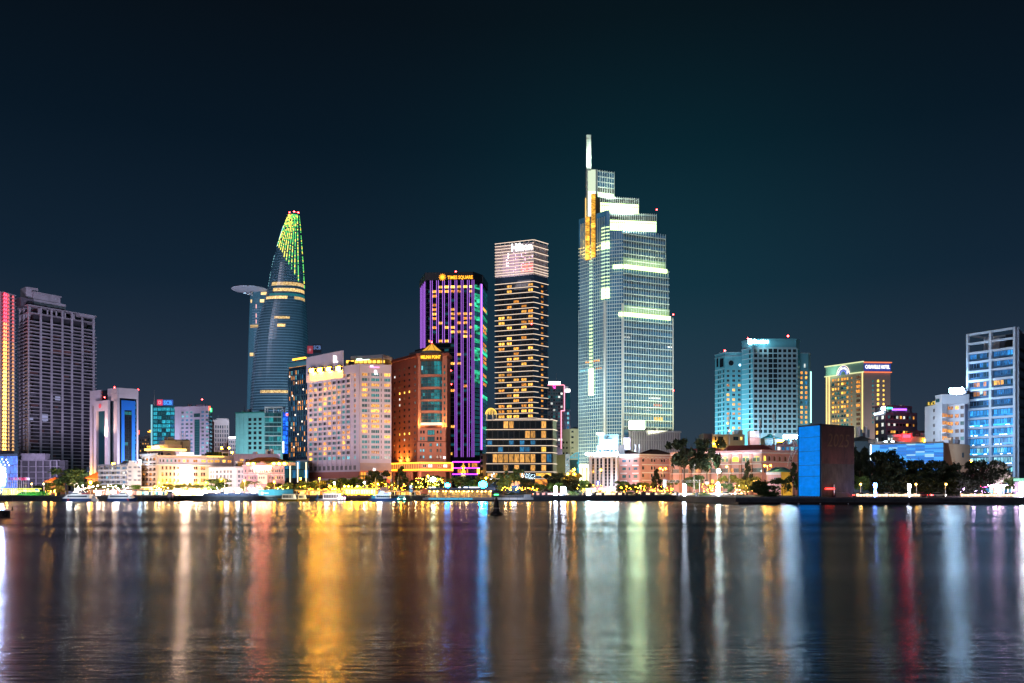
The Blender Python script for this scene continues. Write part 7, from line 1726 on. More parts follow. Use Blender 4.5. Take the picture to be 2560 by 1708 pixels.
lamp(914, 1205, 356, [(911, 1207)], CLD, 'white lamp on a thin post left of the catamaran', 500, gm=G_SW, size=.7)
lamp(186, 1208, 352, [(178, 1209), (194, 1209)], WRM, 'grey double armed lamp post above the first ferry', 60, gm=mat('unlit_lamp', (.6, .6, .6), .4, var=0), size=.5)
lamp(80, 1208, 364, [(80, 1210)], WRM, 'small warm lamp behind the row of flags', 250, gm=G_SMALL, size=.6)
lamp(110, 1208, 362, [(110, 1210)], WRM, 'small warm lamp left of the flared roof hall', 250, gm=G_SMALL, size=.6)
lamp(227, 1204, 362, [(227, 1206.5)], SOD, 'strong golden lamp in front of the right orange roofed hall', 1500, gm=G_WARM, size=1.1)
lamp(191, 1218, 352, [(193, 1226)], WRM, 'dazzling white lamp behind the first ferry', 900, gm=glow('dazzling_lamp', (1, .95, .85), 60), size=1.2)
lamp(1735, 1162, 356, [(1737, 1163)], CLD, 'tall plain lamp post between the two very tall trees', 60, gm=mat('unlit_lamp', ()), size=.4)
lamp(2030+0, 1236, 276, [(2030, 1236)], CLD, 'tiny lamp at the foot of the blue billboard', 40, gm=G_SW, size=.3) if False else None
lamp(1794, 1176, 362, [(1796, 1178)], (.6, 1, .85), 'mint white lamp behind the second very tall tree', 900, gm=glow('mint_lamp', (.6, 1, .85), 60), size=1.6)
lamp(1072, 1190, 370, [(1070, 1191)], SOD, 'gold globe lamp left of the smaller palm', 700, gm=G_WARM, size=.8)
lamp(1083, 1198, 372, [(1083, 1199)], (.9, 1, .6), 'dazzling lime white lamp above the restaurant boat', 1500, gm=glow('lime_lamp', (.9, 1, .6), 35), size=2.0)
lamp(1215, 1194, 366, [(1215, 1196)], SOD, 'hidden golden lamp lighting the yellow blossomed looking tree', 1700, gm=G_WARM, size=.7)
lamp(686, 1203, 360, [(686, 1205)], SOD, 'golden lamp lighting the tree at the right wing of the rose hall', 1500, gm=G_WARM, size=.7)
lamp(945, 1208, 362, [(945, 1210)], SOD, 'golden lamp lighting the flat tree above the catamaran', 900, gm=G_WARM, size=.6)
# white light pillars on the promenade
PILW = glow('light_pillar_white', (.66, .80, 1), 36)
for i, (px, y0, y1, d, lab) in enumerate(((566, 1222, 1238, 345, 'white light pillar beside the large dark waterfront tree'), (595, 1222, 1238, 345, 'white light pillar left of the slim yellow tree'), (634, 1221, 1237, 345, 'white light pillar below the palm at the rose hall'), (1389, 1216, 1238, 344, 'white light pillar right of the glass podium, first of a pair'), (1408, 1217, 1233, 346, 'square white light pillar right of the glass podium, second of a pair'), (1471, 1224, 1238, 344, 'white light pillar at the left of the striped office'), (1711, 1211, 1239, 343, 'tall white light pillar under the first very tall tree'), (1795, 1207, 1238, 343, 'tallest white light pillar under the second very tall tree'))):
    r = root('light_pillar', lab, 'light pillar', (P(px, d).x, d, 2)); x = P(px, d).x; w = .45 if i < 3 else (.9 if i == 4 else .55)
    mb = MB(); mb.lathe((x, d, Zp(y1, d)), [(w, 0), (w*1.05, .3), (w*1.05, Zp(y0, d)-Zp(y1, d)-.3), (w*.7, Zp(y0, d)-Zp(y1, d))], 12); part('lit_shaft', mb, PILW, r, smooth=True)
    mb = MB(); mb.lathe((x, d, 1.9), [(w*1.3, 0), (w*1.3, Zp(y1, d)-1.9)], 12); part('base', mb, STEEL, r); point((x, d-1.2, (Zp(y0, d)+Zp(y1, d))/2), (.9, .95, 1), 500, .3)
# trees wrapped in fairy lights
for px, y0, lab, c in ((2188, 1209, 'tree trunk wrapped in blue white fairy lights right of the billboard', (.25, .4, 1)), (2273, 1212, 'tree trunk wrapped in white fairy lights farther along the dark trees', (.75, .85, 1))):
    d = 292; r = root('light_wrapped_tree', lab, 'lit tree', (P(px, d).x, d, 2)); x = P(px, d).x; h = Zp(y0, d)-2; rng = random.Random(px)
    mb = MB(); mb.tube((x, d, 2), (x, d, 2+h*.55), .22, .15, 7)
    for k in range(4): a = k*1.7; mb.tube((x, d, 2+h*.5), (x+.5*math.cos(a), d+.5*math.sin(a), 2+h*.95), .1, .05, 5)
    part('trunk', mb, BARK, r); mb = MB()
    for k in range(90): z = rng.random(); a = rng.random()*6.28; rr = .3 if z < .55 else .3+.5*(z-.5); p = (x+rr*math.cos(a), d+rr*math.sin(a), 2+z*h); mb.lathe(p, [(.02, 0), (.06, .06), (.02, .12)], 5)
    part('fairy_lights', mb, glow('wrap_glow_%d' % px, tuple(q**1.6 for q in c), 50), r, kind='stuff'); point((x, d-1, 3.5), c, 300, .5)

# ------------------------------------------------------------------ quay furniture
RAIL = mat('rail_metal', (.30, .31, .33), .5, metal=.4, var=.1)
def railing(x0, x1, d, label, zb=2.02):
    r = root('railing', label, 'railing', ((x0+x1)/2, d, zb)); mb = MB(); x = x0
    while x <= x1: mb.box(x-.05, x+.05, d-.05, d+.05, zb, zb+1.1); x += 2.
    part('posts', mb, RAIL, r, kind='stuff')
    for z in (.55, 1.05): mb = MB(); mb.box(x0, x1, d-.03, d+.03, zb+z, zb+z+.07); part('rail', mb, RAIL, r)
for a, b, d, lab in ((90, 150, QL+1, 'metal quay railing left of the first ferry'), (505, 650, QL+1, 'metal quay railing below the large dark waterfront tree'), (1335, 1560, QL+1, 'metal quay railing between the pontoon and the pink corner building'), (1562, 1800, QL+1, 'metal quay railing along the arcaded pink building'), (2140, 2410, QR+1, 'metal quay railing under the dark trees'), (2412, 2560, QR+1, 'metal quay railing at the far right before the blue lit tower')):
    railing(P(a, d).x, P(b, d).x, d, lab)
bm = MB(); bm.lathe((0, 0, 0), [(.28, 0), (.30, .3), (.36, .5), (.34, .8), (.2, 1.0)], 10); bol = bm.mesh('bollard', mat('bollard_stone', (.12, .12, .13), .8, var=.2))
for px in [1338, 1352, 1366, 1452, 1461, 1483, 1487, 1507, 1542, 1558, 1567, 1591, 1606, 1612, 1628, 1634, 1694, 1742]:
    o = bpy.data.objects.new('bollard', bol); link(o, None, (P(px, QL+2).x, QL+2, 2.0)); o.scale = (1.7, 1.7, 1.25); tag(o, 'round dark stone bollard on the promenade edge behind the railing', 'bollard', 'stone bollards along the promenade')
# cars on the riverside road
def make_car(body):
    r = root('car', 'small car with lit lamps on the riverside road', 'car', (0, 0, 0), 'cars driving along the riverside road')
    mb = MB(); mb.prism([Vector(p) for p in ((-2.1, -.85), (2.1, -.85), (2.1, .85), (-2.1, .85))], .35, .85, top=[Vector(p) for p in ((-2.05, -.82), (2.0, -.82), (2.0, .82), (-2.05, .82))])
    part('body', mb, body, r); mb = MB(); mb.prism([Vector(p) for p in ((-1.5, -.78), (1.1, -.78), (1.1, .78), (-1.5, .78))], .85, 1.42, top=[Vector(p) for p in ((-1.1, -.62), (.5, -.62), (.5, .62), (-1.1, .62))]); part('cabin', mb, GD, r)
    mb = MB(); mb.prism([Vector(p) for p in ((-1.12, -.63), (.52, -.63), (.52, .63), (-1.12, .63))], 1.42, 1.48); part('roof', mb, body, r)
    for x in (-1.3, 1.3):
        for y in (-.8, .8): mb = MB(); mb.tube((x, y-.1, .33), (x, y+.1, .33), .33, n=12); part('wheel', mb, DARK, r)
    for y in (-.6, .6): mb = MB(); mb.box(2.0, 2.13, y-.18, y+.18, .55, .75); part('headlight', mb, glow('headlight_glow', (1, .93, .8), 40), r); mb = MB(); mb.box(-2.14, -2.05, y-.18, y+.18, .6, .75); part('taillight', mb, glow('taillight_glow', (1, .03, .02), 14), r)
    return r
def copy_tree(o, parent=None):
    c = o.copy(); COL.objects.link(c); c.parent = parent
    for ch in [k for k in bpy.data.objects if k.parent == o]: copy_tree(ch, c)
    return c
protos = [make_car(mat('car_white', (.7, .7, .7), .3, var=0)), make_car(mat('car_silver', (.35, .36, .38), .3, metal=.5, var=0)), make_car(mat('car_red', (.35, .03, .03), .3, var=0))]
kids = {p: [k for k in bpy.data.objects if k.parent == p] for p in protos}; used = set()
CARL = ['white car nearest the white pontoon', 'silver car below the three orange lamps', 'red car right of the first pair of light pillars', 'white car left of the striped white office', 'silver car below the striped white office', 'red car at the right end of the striped white office', 'white car at the left end of the pink corner building', 'silver car before the middle of the pink corner building', 'red car below the double orange lamp', 'white car by the left gantry post', 'silver car left of the tall light pillar under the forked tree', 'red car between the two tallest light pillars', 'white car before the middle arches', 'silver car left of the large quay bush', 'red car right of the brown billboard', 'white car by the blue wrapped tree', 'silver car between the two wrapped trees', 'red car right of the white wrapped tree', 'white car left of the thin white lamp post', 'silver car below the orange tan wall', 'red car below the blue lit tower', 'white car by the corner shop', 'silver car behind the blue quay fence', 'red car before the rose hall']
spots = [(1345, 355, 0), (1362, 361, 1), (1398, 355, 0), (1445, 362, 1), (1490, 355, 0), (1530, 362, 1), (1558, 355, 0), (1610, 361, 1), (1640, 355, 0), (1685, 362, 1), (1725, 355, 0), (1760, 361, 1), (1815, 356, 0), (1850, 361, 1), (2150, QR+20, 0), (2215, QR+25, 1), (2245, QR+20, 0), (2300, QR+25, 1), (2345, QR+20, 0), (2420, QR+25, 1), (2470, QR+20, 0), (2520, QR+25, 1), (560, 356, 0), (660, 361, 1)]
for i, (px, d, back) in enumerate(spots):
    p = protos[i % 3]
    if p in used:
        c = p.copy(); COL.objects.link(c)
        for k in kids[p]: kk = k.copy(); COL.objects.link(kk); kk.parent = c
    else: c = p; used.add(p)
    c['label'] = CARL[i]+' on the riverside road'; c.location = (P(px, d).x, d, 2.01); c.rotation_euler = (0, 0, math.pi if back else 0)
    x = P(px, d).x
# added glowing strips along the road edge, standing in for traffic light
LB_ = glow('low_strip_glow', (1, .70, .44), 2.6); LBR = glow('low_strip_red', (1, .30, .20), 2.2)
for a, b, d, n, lab in ((1336, 1560, 350.5, 28, 'low warm light strip along the road edge from the pontoon to the pink corner building'), (1562, 1808, 350.5, 30, 'low warm light strip along the road edge before the arcaded pink building'), (2140, 2300, QR+14, 20, 'low warm light strip under the dark trees right of the billboard'), (2400, 2545, QR+14, 18, 'low warm light strip before the shop at the right edge'), (520, 645, 349, 16, 'low warm light strip behind the blue quay fence')):
    f = Face(P(a, d), P(b, d)); r = root('light_strip', lab, 'light strip', (f.a.x+f.L/2, d, 2.0))
    for i in range(n): bx('strip_segment', r, f, f.L*i/n+.06, f.L*(i+1)/n-.06, 2.3, 2.95+.2*(i % 3 == 0), 0, .12, LBR if a == 1336 and i < 8 else LB_); bx('strip_post', r, f, f.L*i/n-.05, f.L*i/n+.05, 2., 2.9, .02, .1, DARK)
for px in range(200, 1990, 56): point((P(px, 352).x, 351.5, 4.6), (1, .72, .36), 520 if px < 760 else 1000, .4)  # added rows of unseen points without lamp bodies, warming the waterfront
for px in (2150, 2215, 2300, 2420, 2500): point((P(px, QR+13).x, QR+13, 4.), (1, .72, .42), 200, .4)
# garlands of bulbs along the park behind the road
def bulbs(px0, px1, d, n, y0, y1, col, s, label, size=.13, seed=0):
    r = root('light_garland', label, 'string lights', (P((px0+px1)/2, d).x, d, 2)); rng = random.Random(seed+px0); m = glow('bulb_%s_%d' % (label[:9].replace(' ', '_'), px0), tuple(c**2.2 for c in col), s*1.6)
    mb = MB(); mw = MB(); prev = None
    n = int(n*1.15)
    for i in range(n):
        px = px0+(px1-px0)*min(1, max(0, (i+rng.gauss(0, 2.2))/n)); y = rng.uniform(y0, y1); dd = d+rng.uniform(-1.5, 1.5); p = Vector((P(px, dd).x, dd, Zp(y, dd))); q = size*rng.choice((.3, .45, .6, .8, 1.25))
        mb.lathe((p.x, p.y, p.z-q), [(q*.3, 0), (q, q*.7), (q, q*1.3), (q*.3, q*2)], 6)
        if prev: mw.tube(prev, p, .015, n=3, cap=False)
        prev = p
    part('bulbs', mb, m, r, kind='stuff'); part('wire', mw, DARK, r)
    for k in range(max(2, int((px1-px0)/45))): px = px0+(px1-px0)*(k+.5)/max(2, int((px1-px0)/45)); point((P(px, d).x, d-2, Zp((y0+y1)/2, d)+1.2), tuple(c**1.6 for c in col), 1400, .5)
for a in ((112, 142, 356, 22, 1224, 1238, (1, .62, .22), 16, 'warm string lights on low shrubs left of the first ferry'), (195, 320, 366, 60, 1212, 1230, (1, .85, .7), 28, 'white and warm string lights above the ferry terminal'), (385, 420, 368, 20, 1215, 1226, (1, .72, .3), 20, 'string lights before the corner of the peach hotel'), (505, 640, 358, 50, 1219, 1238, (1, .85, .62), 26, 'string lights at people height behind the large dark waterfront tree'), (640, 730, 358, 44, 1215, 1236, (1, .70, .25), 26, 'string lights before the rose hall'), (745, 840, 364, 40, 1215, 1236, (1, .6, .18), 20, 'amber string lights in the trees before the lilac hotel base'), (815, 920, 352, 44, 1214, 1228, (1, .66, .12), 34, 'golden string lights over the yellow pier stalls'), (925, 1030, 358, 44, 1207, 1232, (1, .62, .15), 20, 'golden string lights behind the catamaran'), (1040, 1110, 362, 36, 1195, 1225, (1, .68, .2), 20, 'golden string lights left of the restaurant boat sign'), (1255, 1345, 360, 40, 1218, 1226, (1, .6, .15), 18, 'golden string lights before the glass hotel podium'), (1440, 1560, 360, 46, 1213, 1236, (1, .62, .15), 24, 'golden string lights in front of the striped white office'), (1560, 1690, 362, 44, 1216, 1236, (1, .6, .16), 18, 'golden string lights before the pink corner building'), (1755, 1800, 360, 24, 1208, 1230, (1, .55, .2), 16, 'amber string lights in the low tree by the second tall trunk'), (1800, 1880, 360, 22, 1212, 1234, (1, .75, .4), 14, 'sparse warm lights before the arcaded pink building'), (2400, 2560, 300, 34, 1222, 1240, (.9, .7, 1), 12, 'mixed white and lilac lights under the trees by the blue lit tower')):
    bulbs(*a)
# ------------------------------------------------------------------ boats and floating things
WHB = mat('boat_white', (.72, .74, .78), .4, var=.05); BLH = mat('boat_blue', (.02, .06, .22), .4, var=.08); BWIN = mat('boat_window', (.03, .05, .08), .15, var=.2)
def hull(mb, x0, x1, y, w, z0, z1, bow=1, mi=0, flare=.6, rise=.5):
    """bow=+1 points to larger x, -1 to smaller x"""
    n = 10; L_ = x1-x0; lo, hi = [], []
    for i in range(n+1):
        t = i/n; k = t if bow > 0 else 1-t; ww = w/2*(1 if k < .6 else max(.02, 1-((k-.6)/.4)**1.8)); dz = rise*max(0, (k-.55)/.45)**2
        x = x0+L_*t; xl = x-(bow*flare*max(0, (k-.7)/.3))
        lo.append((xl, ww*.8, z0)); hi.append((x, ww, z1+dz))
    for i in range(n):
        for s in (1, -1):
            a, b, c, d = lo[i], lo[i+1], hi[i+1], hi[i]; q = [(p[0], y+s*p[1], p[2]) for p in (a, b, c, d)]
            mb.poly(q if s < 0 else q[::-1], mi)
        mb.poly([(hi[i][0], y-hi[i][1], hi[i][2]), (hi[i+1][0], y-hi[i+1][1], hi[i+1][2]), (hi[i+1][0], y+hi[i+1][1], hi[i+1][2]), (hi[i][0], y+hi[i][1], hi[i][2])], mi)
    for i in (0, n): mb.poly([(lo[i][0], y-lo[i][1], lo[i][2]), (hi[i][0], y-hi[i][1], hi[i][2]), (hi[i][0], y+hi[i][1], hi[i][2]), (lo[i][0], y+lo[i][1], lo[i][2])], mi)
def ferry(px0, px1, d, bow, label, extra=None):
    x0, x1 = P(px0, d).x, P(px1, d).x; L_ = x1-x0; r = root('ferry', label, 'ferry', ((x0+x1)/2, d, 0)); s = bow
    mb = MB(); hull(mb, x0, x1, d, 3.8, -.3, 1.0, bow); part('hull', mb, BLH, r)
    def X(t): return x0+L_*t if bow > 0 else x1-L_*t
    def slab(t0, t1, z0, z1, w, tt0=None, tt1=None):
        mb = MB(); a, b = sorted((X(t0), X(t1))); c, e = sorted((X(tt0 if tt0 is not None else t0), X(tt1 if tt1 is not None else t1)))
        mb.prism([Vector((a, d-w/2)), Vector((b, d-w/2)), Vector((b, d+w/2)), Vector((a, d+w/2))], z0, z1, top=[Vector((c, d-w/2+.15)), Vector((e, d-w/2+.15)), Vector((e, d+w/2-.15)), Vector((c, d+w/2-.15))]); return mb
    cab = part('cabin', slab(.04, .90, 1.0, 2.5, 3.4, .05, .74), WHB, r); dh = part('deck_house', slab(.40, .66, 2.5, 3.3, 2.6, .42, .60), WHB, r); part('roof_deck', slab(.03, .42, 2.5, 2.62, 3.3), WHB, r)
    n = 9
    for i in range(n):
        t = .12+.62*i/n; a, b = sorted((X(t), X(t+.055))); mb = MB(); mb.box(a, b, d-1.74, d-1.66, 1.55, 2.15); part('window', mb, BWIN, cab)
    for i in range(4): t = .43+.05*i; a, b = sorted((X(t), X(t+.04))); mb = MB(); mb.box(a, b, d-1.34, d-1.28, 2.7, 3.1); part('window', mb, BWIN, dh)
    mb = MB(); mb.tube((X(.5), d, 3.3), (X(.5), d, 5.3), .08, .04, 6); mb.box(X(.5)-.5, X(.5)+.5, d-.05, d+.05, 4.3, 4.4); part('mast', mb, WHB, r)
    mb = MB(); a, b = sorted((X(.10), X(.30))); mb.box(a, b, d-1.4, d-1.2, 2.62, 2.95); part('red_canopy', mb, mat('canopy_red', (.5, .03, .04), .6, var=.1), r)
    mb = MB(); a = X(.74); q = .5*bow; mb.poly([(a, d-1.93, .2), (a+.5, d-1.93, .2), (a+.5-q, d-1.95, .98), (a-q, d-1.95, .98)]); part('red_stripe', mb, mat('stripe_red', (.6, .05, .06), .5, var=0), r)
    point((X(.5), d-6, 4.5), (.85, .92, 1), 1500, 1.0); return r  # point is an added unseen lamp over the water, brightening the ferry
ferry(153, 232, 331, -1, 'blue and white passenger ferry moored at the left with bow pointing left')
ferry(272, 344, 331, 1, 'blue and white passenger ferry with bow pointing right by the terminal')
def small_boat(px0, px1, d, bow, label, hullm, cabm, top=None, cat='boat', lit=None, zr=2.2, name='small_boat', nwin=5):
    x0, x1 = P(px0, d).x, P(px1, d).x; L_ = x1-x0; r = root(name, label, cat, ((x0+x1)/2, d, 0)); mb = MB(); hull(mb, x0, x1, d, min(3.4, L_*.45), -.2, .75, bow, rise=.35); part('hull', mb, hullm, r)
    X = lambda t: x0+L_*t if bow > 0 else x1-L_*t
    w = min(2.6, L_*.35); a, b = sorted((X(.12), X(.74))); mb = MB(); mb.prism([Vector((a, d-w/2)), Vector((b, d-w/2)), Vector((b, d+w/2)), Vector((a, d+w/2))], .75, zr-.12, top=[Vector((a+.2, d-w/2)), Vector((b-.5, d-w/2)), Vector((b-.5, d+w/2)), Vector((a+.2, d+w/2))]); part('cabin', mb, lit or cabm, r)
    mb = MB(); mb.box(a, b-.2, d-w/2-.2, d+w/2+.2, zr-.12, zr+.06); part('roof', mb, top or cabm, r)
    for i in range(nwin): c = a+.4+(b-a-1.2)*i/nwin; mb = MB(); mb.box(c, c+(b-a-1.2)/nwin*.72, d-w/2-.08, d-w/2+.0, 1.2, zr-.4); part('window', mb, BWIN, r)
    for i in range(nwin+1): c = a+.3+(b-a-1.0)*i/nwin; mb = MB(); mb.box(c-.05, c+.05, d-w/2-.14, d-w/2-.08, .75, zr-.12); part('post', mb, cabm, r)
    return r
small_boat(226, 245, 330, -1, 'small white motorboat between the two ferries', WHB, WHB, zr=2.0, nwin=3)
YB = mat('boat_yellow', (.70, .45, .04), .5, var=.08)
small_boat(693, 746, 332, -1, 'yellow and white river bus moored below the blue glass podium', YB, WHB, lit=glow('river_bus_lit', (1, .88, .6), .9), zr=2.7, name='river_bus', nwin=7)
small_boat(742, 774, 334, 1, 'second yellow river bus with glowing cabin behind the first one', YB, WHB, lit=glow('river_bus_gold', (1, .75, .3), 1.3), zr=2.5, name='river_bus', nwin=4)
DR = small_boat(790, 862, 332, -1, 'white pleasure boat with a blue dragon prow and glowing pink cabin', WHB, WHB, lit=glow('pleasure_boat_lit', (1, .82, .8), 1.6), zr=2.9, name='pleasure_boat', nwin=9)
mb = MB(); x = P(793, 332).x
pr = None
for i in range(8): t = i/7; p = Vector((x-.3+.9*math.sin(t*3.4), 330.8, .6+2.6*t)); (mb.tube(pr, p, .32-.03*i, .29-.03*i, 7) if pr else None); pr = p
mb.tube(pr, pr+Vector((-.7, 0, .1)), .28, .12, 6); part('dragon_prow', mb, mat('dragon_blue', (.02, .20, .5), .5, var=.1), DR)
point((P(820, 328).x, 326, 4), (1, .85, .85), 1100, 1)  # added unseen fill in front of the pleasure boat
for k, (px, c) in enumerate(((848, (1, .9, .9)), (856, (1, .85, .9)), (862, (1, .3, .6)))): ax('deck_lamp', DR, (P(px, 331).x, 330.5, .9), (.7, .3, .6), glow('deck_lamp_%d' % k, c, 12))
def catamaran():
    d = 331; x0, x1 = P(924, d).x, P(1003, d).x; r = root('catamaran', 'white catamaran with a dark blue hull and raised wheelhouse below the lilac hotel', 'boat', ((x0+x1)/2, d, 0)); L_ = x1-x0
    mb = MB(); hull(mb, x0, x1, d-1.6, 1.7, -.3, 1.05, 1); hull(mb, x0, x1, d+1.6, 1.7, -.3, 1.05, 1); mb.box(x0+.4, x1-2, d-2, d+2, .75, 1.06); part('hull', mb, BLH, r)
    X = lambda t: x0+L_*t
    def blk(nm, t0, t1, tt0, tt1, z0, z1, w, m):
        mb = MB(); mb.prism([Vector((X(t0), d-w/2)), Vector((X(t1), d-w/2)), Vector((X(t1), d+w/2)), Vector((X(t0), d+w/2))], z0, z1, top=[Vector((X(tt0), d-w/2+.1)), Vector((X(tt1), d-w/2+.1)), Vector((X(tt1), d+w/2-.1)), Vector((X(tt0), d+w/2-.1))]); part(nm, mb, m, r)
    blk('cabin', .20, .66, .22, .64, 1.06, 2.6, 3.8, WHB); blk('fore_cabin', .08, .20, .09, .20, 1.06, 2.3, 3.4, mat('boat_cyan', (.05, .4, .6), .5, var=.1)); blk('wheelhouse', .28, .52, .36, .46, 2.6, 3.9, 3.0, WHB); blk('bridge_glass', .27, .36, .30, .37, 2.62, 4.1, 2.6, mat('boat_pale_glass', (.2, .3, .5), .15, var=.1)); blk('sun_deck', .46, .68, .47, .66, 2.62, 3.2, 3.2, mat('boat_lilac', (.45, .45, .7), .5, var=.05)); blk('canopy', .26, .60, .26, .62, 4.1, 4.25, 3.2, BLH)
    for i in range(7): mb = MB(); mb.box(X(.25)+i*.72, X(.25)+i*.72+.6, d-1.98, d-1.88, 1.45, 2.1); part('window', mb, BWIN, r)
    mb = MB(); mb.tube((X(.62), d-1.4, 2.6), (X(.60), d-1.4, 4.1), .06, n=5); mb.tube((X(.5), d-1.4, 3.0), (X(.5), d-1.4, 4.1), .06, n=5); part('canopy_post', mb, WHB, r); ax('green_lamp', r, (X(.67), d-2.1, 2.8), (.35, .2, .35), glow('green_nav_lamp', (.2, 1, .7), 16))
    point((X(.4), d-7, 3.5), (.75, .9, 1), 1500, 1)  # added unseen fill over the water, lifts the catamaran
catamaran()
small_boat(992, 1022, 330, 1, 'low dark workboat with two mint lamps beside the catamaran', mat('boat_dark', (.03, .05, .05), .5, var=.1), mat('boat_grey', (.35, .34, .42), .5, var=.1), zr=2.1, name='workboat', nwin=2)
for px in (996, 1011): o = ax('deck_lamp', None, (P(px, 328).x, 328.2, .7), (.45, .3, .35), glow('green_nav_lamp', ())); tag(o, 'mint green lamp on the low dark workboat, the %s one' % ('left' if px < 1000 else 'right'), 'lamp')
def restaurant_boat():
    d = 329; x0, x1 = P(1053, d).x, P(1232, d).x; r = root('restaurant_boat', 'long floating restaurant with glowing golden deck and blue lit railing', 'restaurant boat', ((x0+x1)/2, d, 0)); L_ = x1-x0; X = lambda px: P(px, d).x
    mb = MB(); hull(mb, x0, x1, d+2, 7, -.3, .55, -1, rise=.2, flare=.8); part('hull', mb, mat('boat_black', (.012, .012, .015), .5, var=0), r)
    CY = glow('cyan_deck_glow', (.12, .62, .95), .75)
    for a, b in ((1072, 1094), (1095, 1115), (1116, 1146), (1147, 1158), (1159, 1182)): mb = MB(); mb.box(X(a), X(b), d-1.7, d-1.4, .62, 1.25); part('side_panel', mb, CY if a < 1159 else CY, r)
    for a, b in ((1058, 1071.5), (1182.5, 1232)): mb = MB(); mb.box(X(a), X(b), d-1.7, d-1.4, .55, 1.3); part('side_panel', mb, WHB, r)
    mb = MB(); mb.box(x0+1.5, x1, d-1.6, d+5.5, 1.3, 1.45); part('deck', mb, WHB, r)
    mb = MB()
    for i in range(46): c = x0+1.8+(L_-2.4)*i/45; mb.box(c-.04, c+.04, d-1.5, d-1.42, 1.45, 2.3)
    mb.box(x0+1.8, x1-.6, d-1.5, d-1.42, 2.25, 2.36); part('railing', mb, TRIMW, r)
    mb = MB(); mb.box(X(1068), X(1236), d-1.4, d+5.3, 4.25, 4.42); part('roof', mb, TRIMW, r)
    mb = MB(); mb.box(X(1067), X(1238), d-1.7, d-1.3, 4.3, 5.05); part('roof_fascia', mb, mat('fascia_lilac', (.55, .58, .78), .6, var=.05), r)
    n = 17
    for i in range(n):
        c = X(1070)+(X(1229)-X(1070))*i/(n-1); mb = MB(); mb.box(c-.1, c+.1, d-1.3, d-1.1, 1.45, 4.25); part('post', mb, mat('post_warm', (.7, .5, .35), .6, var=.05), r)
    for i in range(15): c = X(1074)+(X(1226)-X(1074))*i/14; ax('deck_lamp', r, (c+random.uniform(-.4, .4), d+random.uniform(0, 1.5), 3.5), (.45, .3, .4), glow('deck_gold_lamp', (1, .55, .1), 14))
    for i in range(14):
        a = 1072+i*11.2; bc = litwin('restaurant_wall', (.25, .06, .02), (1, .55, .12), 1.1, .7); o = ax('lit_panel', r, (X(a+5), d+3.4, 1.5), (1.55, .15, 2.4), bc)
        if i % 2: ax('table', r, (X(a+4), d+.2, 1.45), (.8, .7, .75), mat('table_cloth', (.6, .45, .4), .7, var=.1))
    for k in range(4): point((X(1090+k*38), d+1, 3.6), (1, .62, .25), 700, .5)
    for a, b in ((1073, 1079), (1082, 1089), (1147, 1152), (1160, 1170), (1174, 1198)): mb = MB(); mb.box(X(a), X(b), d-1.2, d-.8, 5.06, 5.3); part('roof_lamp', mb, G_WHITE, r)
    mb = MB(); mb.box(X(1157), X(1174), d-1, d+1, 5.06, 5.6); part('roof_tank', mb, mat('blue_tank', (.03, .16, .35), .5, var=.1), r)
    for k, (a, b, y0, y1) in enumerate(((1112, 1126, 1208, 1219), (1197, 1218, 1203, 1220))):
        s = root('boat_sign', 'round glowing blue sign on the restaurant boat roof, the %s one' % ('small left' if k == 0 else 'large bright right'), 'sign', (X((a+b)/2), d-1, Zp(y1, d))); w = (X(b)-X(a))/2; c = Vector((X((a+b)/2), d-1.2, (Zp(y0, d)+Zp(y1, d))/2)); hh = (Zp(y0, d)-Zp(y1, d))/2
        mb = MB(); mb.prism([Vector((w*math.cos(2*math.pi*i/20), hh*math.sin(2*math.pi*i/20))) for i in range(20)], 0, .4); mb.v = [(c.x+x, c.y+.2+z*-1, c.z+y) for x, y, z in mb.v]; part('sign_disc', mb, glow('blue_sign_disc_%d' % k, (.003, .28, 1) if k == 0 else (.004, .40, 1), 40 if k == 0 else 46), s)
        fsn = Face(Vector((c.x-w, c.y)), Vector((c.x+w, c.y))); k or sign('BB5', s, fsn, a+2.5, b-2.5, (y0+y1)/2-3, (y0+y1)/2+3, glow('sign_disc_letters', (.9, 1, 1), 5), .35)
        mb = MB(); mb.tube((c.x, c.y, c.z-hh-.6), (c.x, c.y, c.z-hh), .15); part('post', mb, STEEL, s)
restaurant_boat()
# white pontoon with the green lamp
p_ = root('pontoon', 'white floating pontoon with a railing right of the restaurant boat', 'pontoon', (P(1285, 330).x, 331, 0)); X = lambda px: P(px, 330).x
mb = MB(); mb.box(X(1233), X(1334), 329, 334, -.3, .55); part('hull', mb, mat('boat_black', ()), p_); 
for k in range(5): mb = MB(); mb.box(X(1234+k*20), X(1253.2+k*20), 328.8, 334.2, .56, 1.35); part('deck_panel', mb, WHB, p_)
mb = MB()
for k in range(18): c = X(1236+k*5.6); mb.box(c-.04, c+.04, 328.9, 328.98, 1.35, 2.1)
mb.box(X(1234), X(1333), 328.9, 328.98, 2.05, 2.13); part('railing', mb, RAIL, p_)
mb = MB(); mb.box(X(1310), X(1328), 331, 333, 1.35, 2.5); part('kiosk', mb, WHB, p_); ax('green_lamp', p_, (X(1241), 328.7, 2.3), (1.9, .2, .35), glow('green_strip', (.05, 1, .25), 8))
point((X(1285), 325, 4), (.8, .85, 1), 900, 1)  # added unseen fill in front of the pontoon
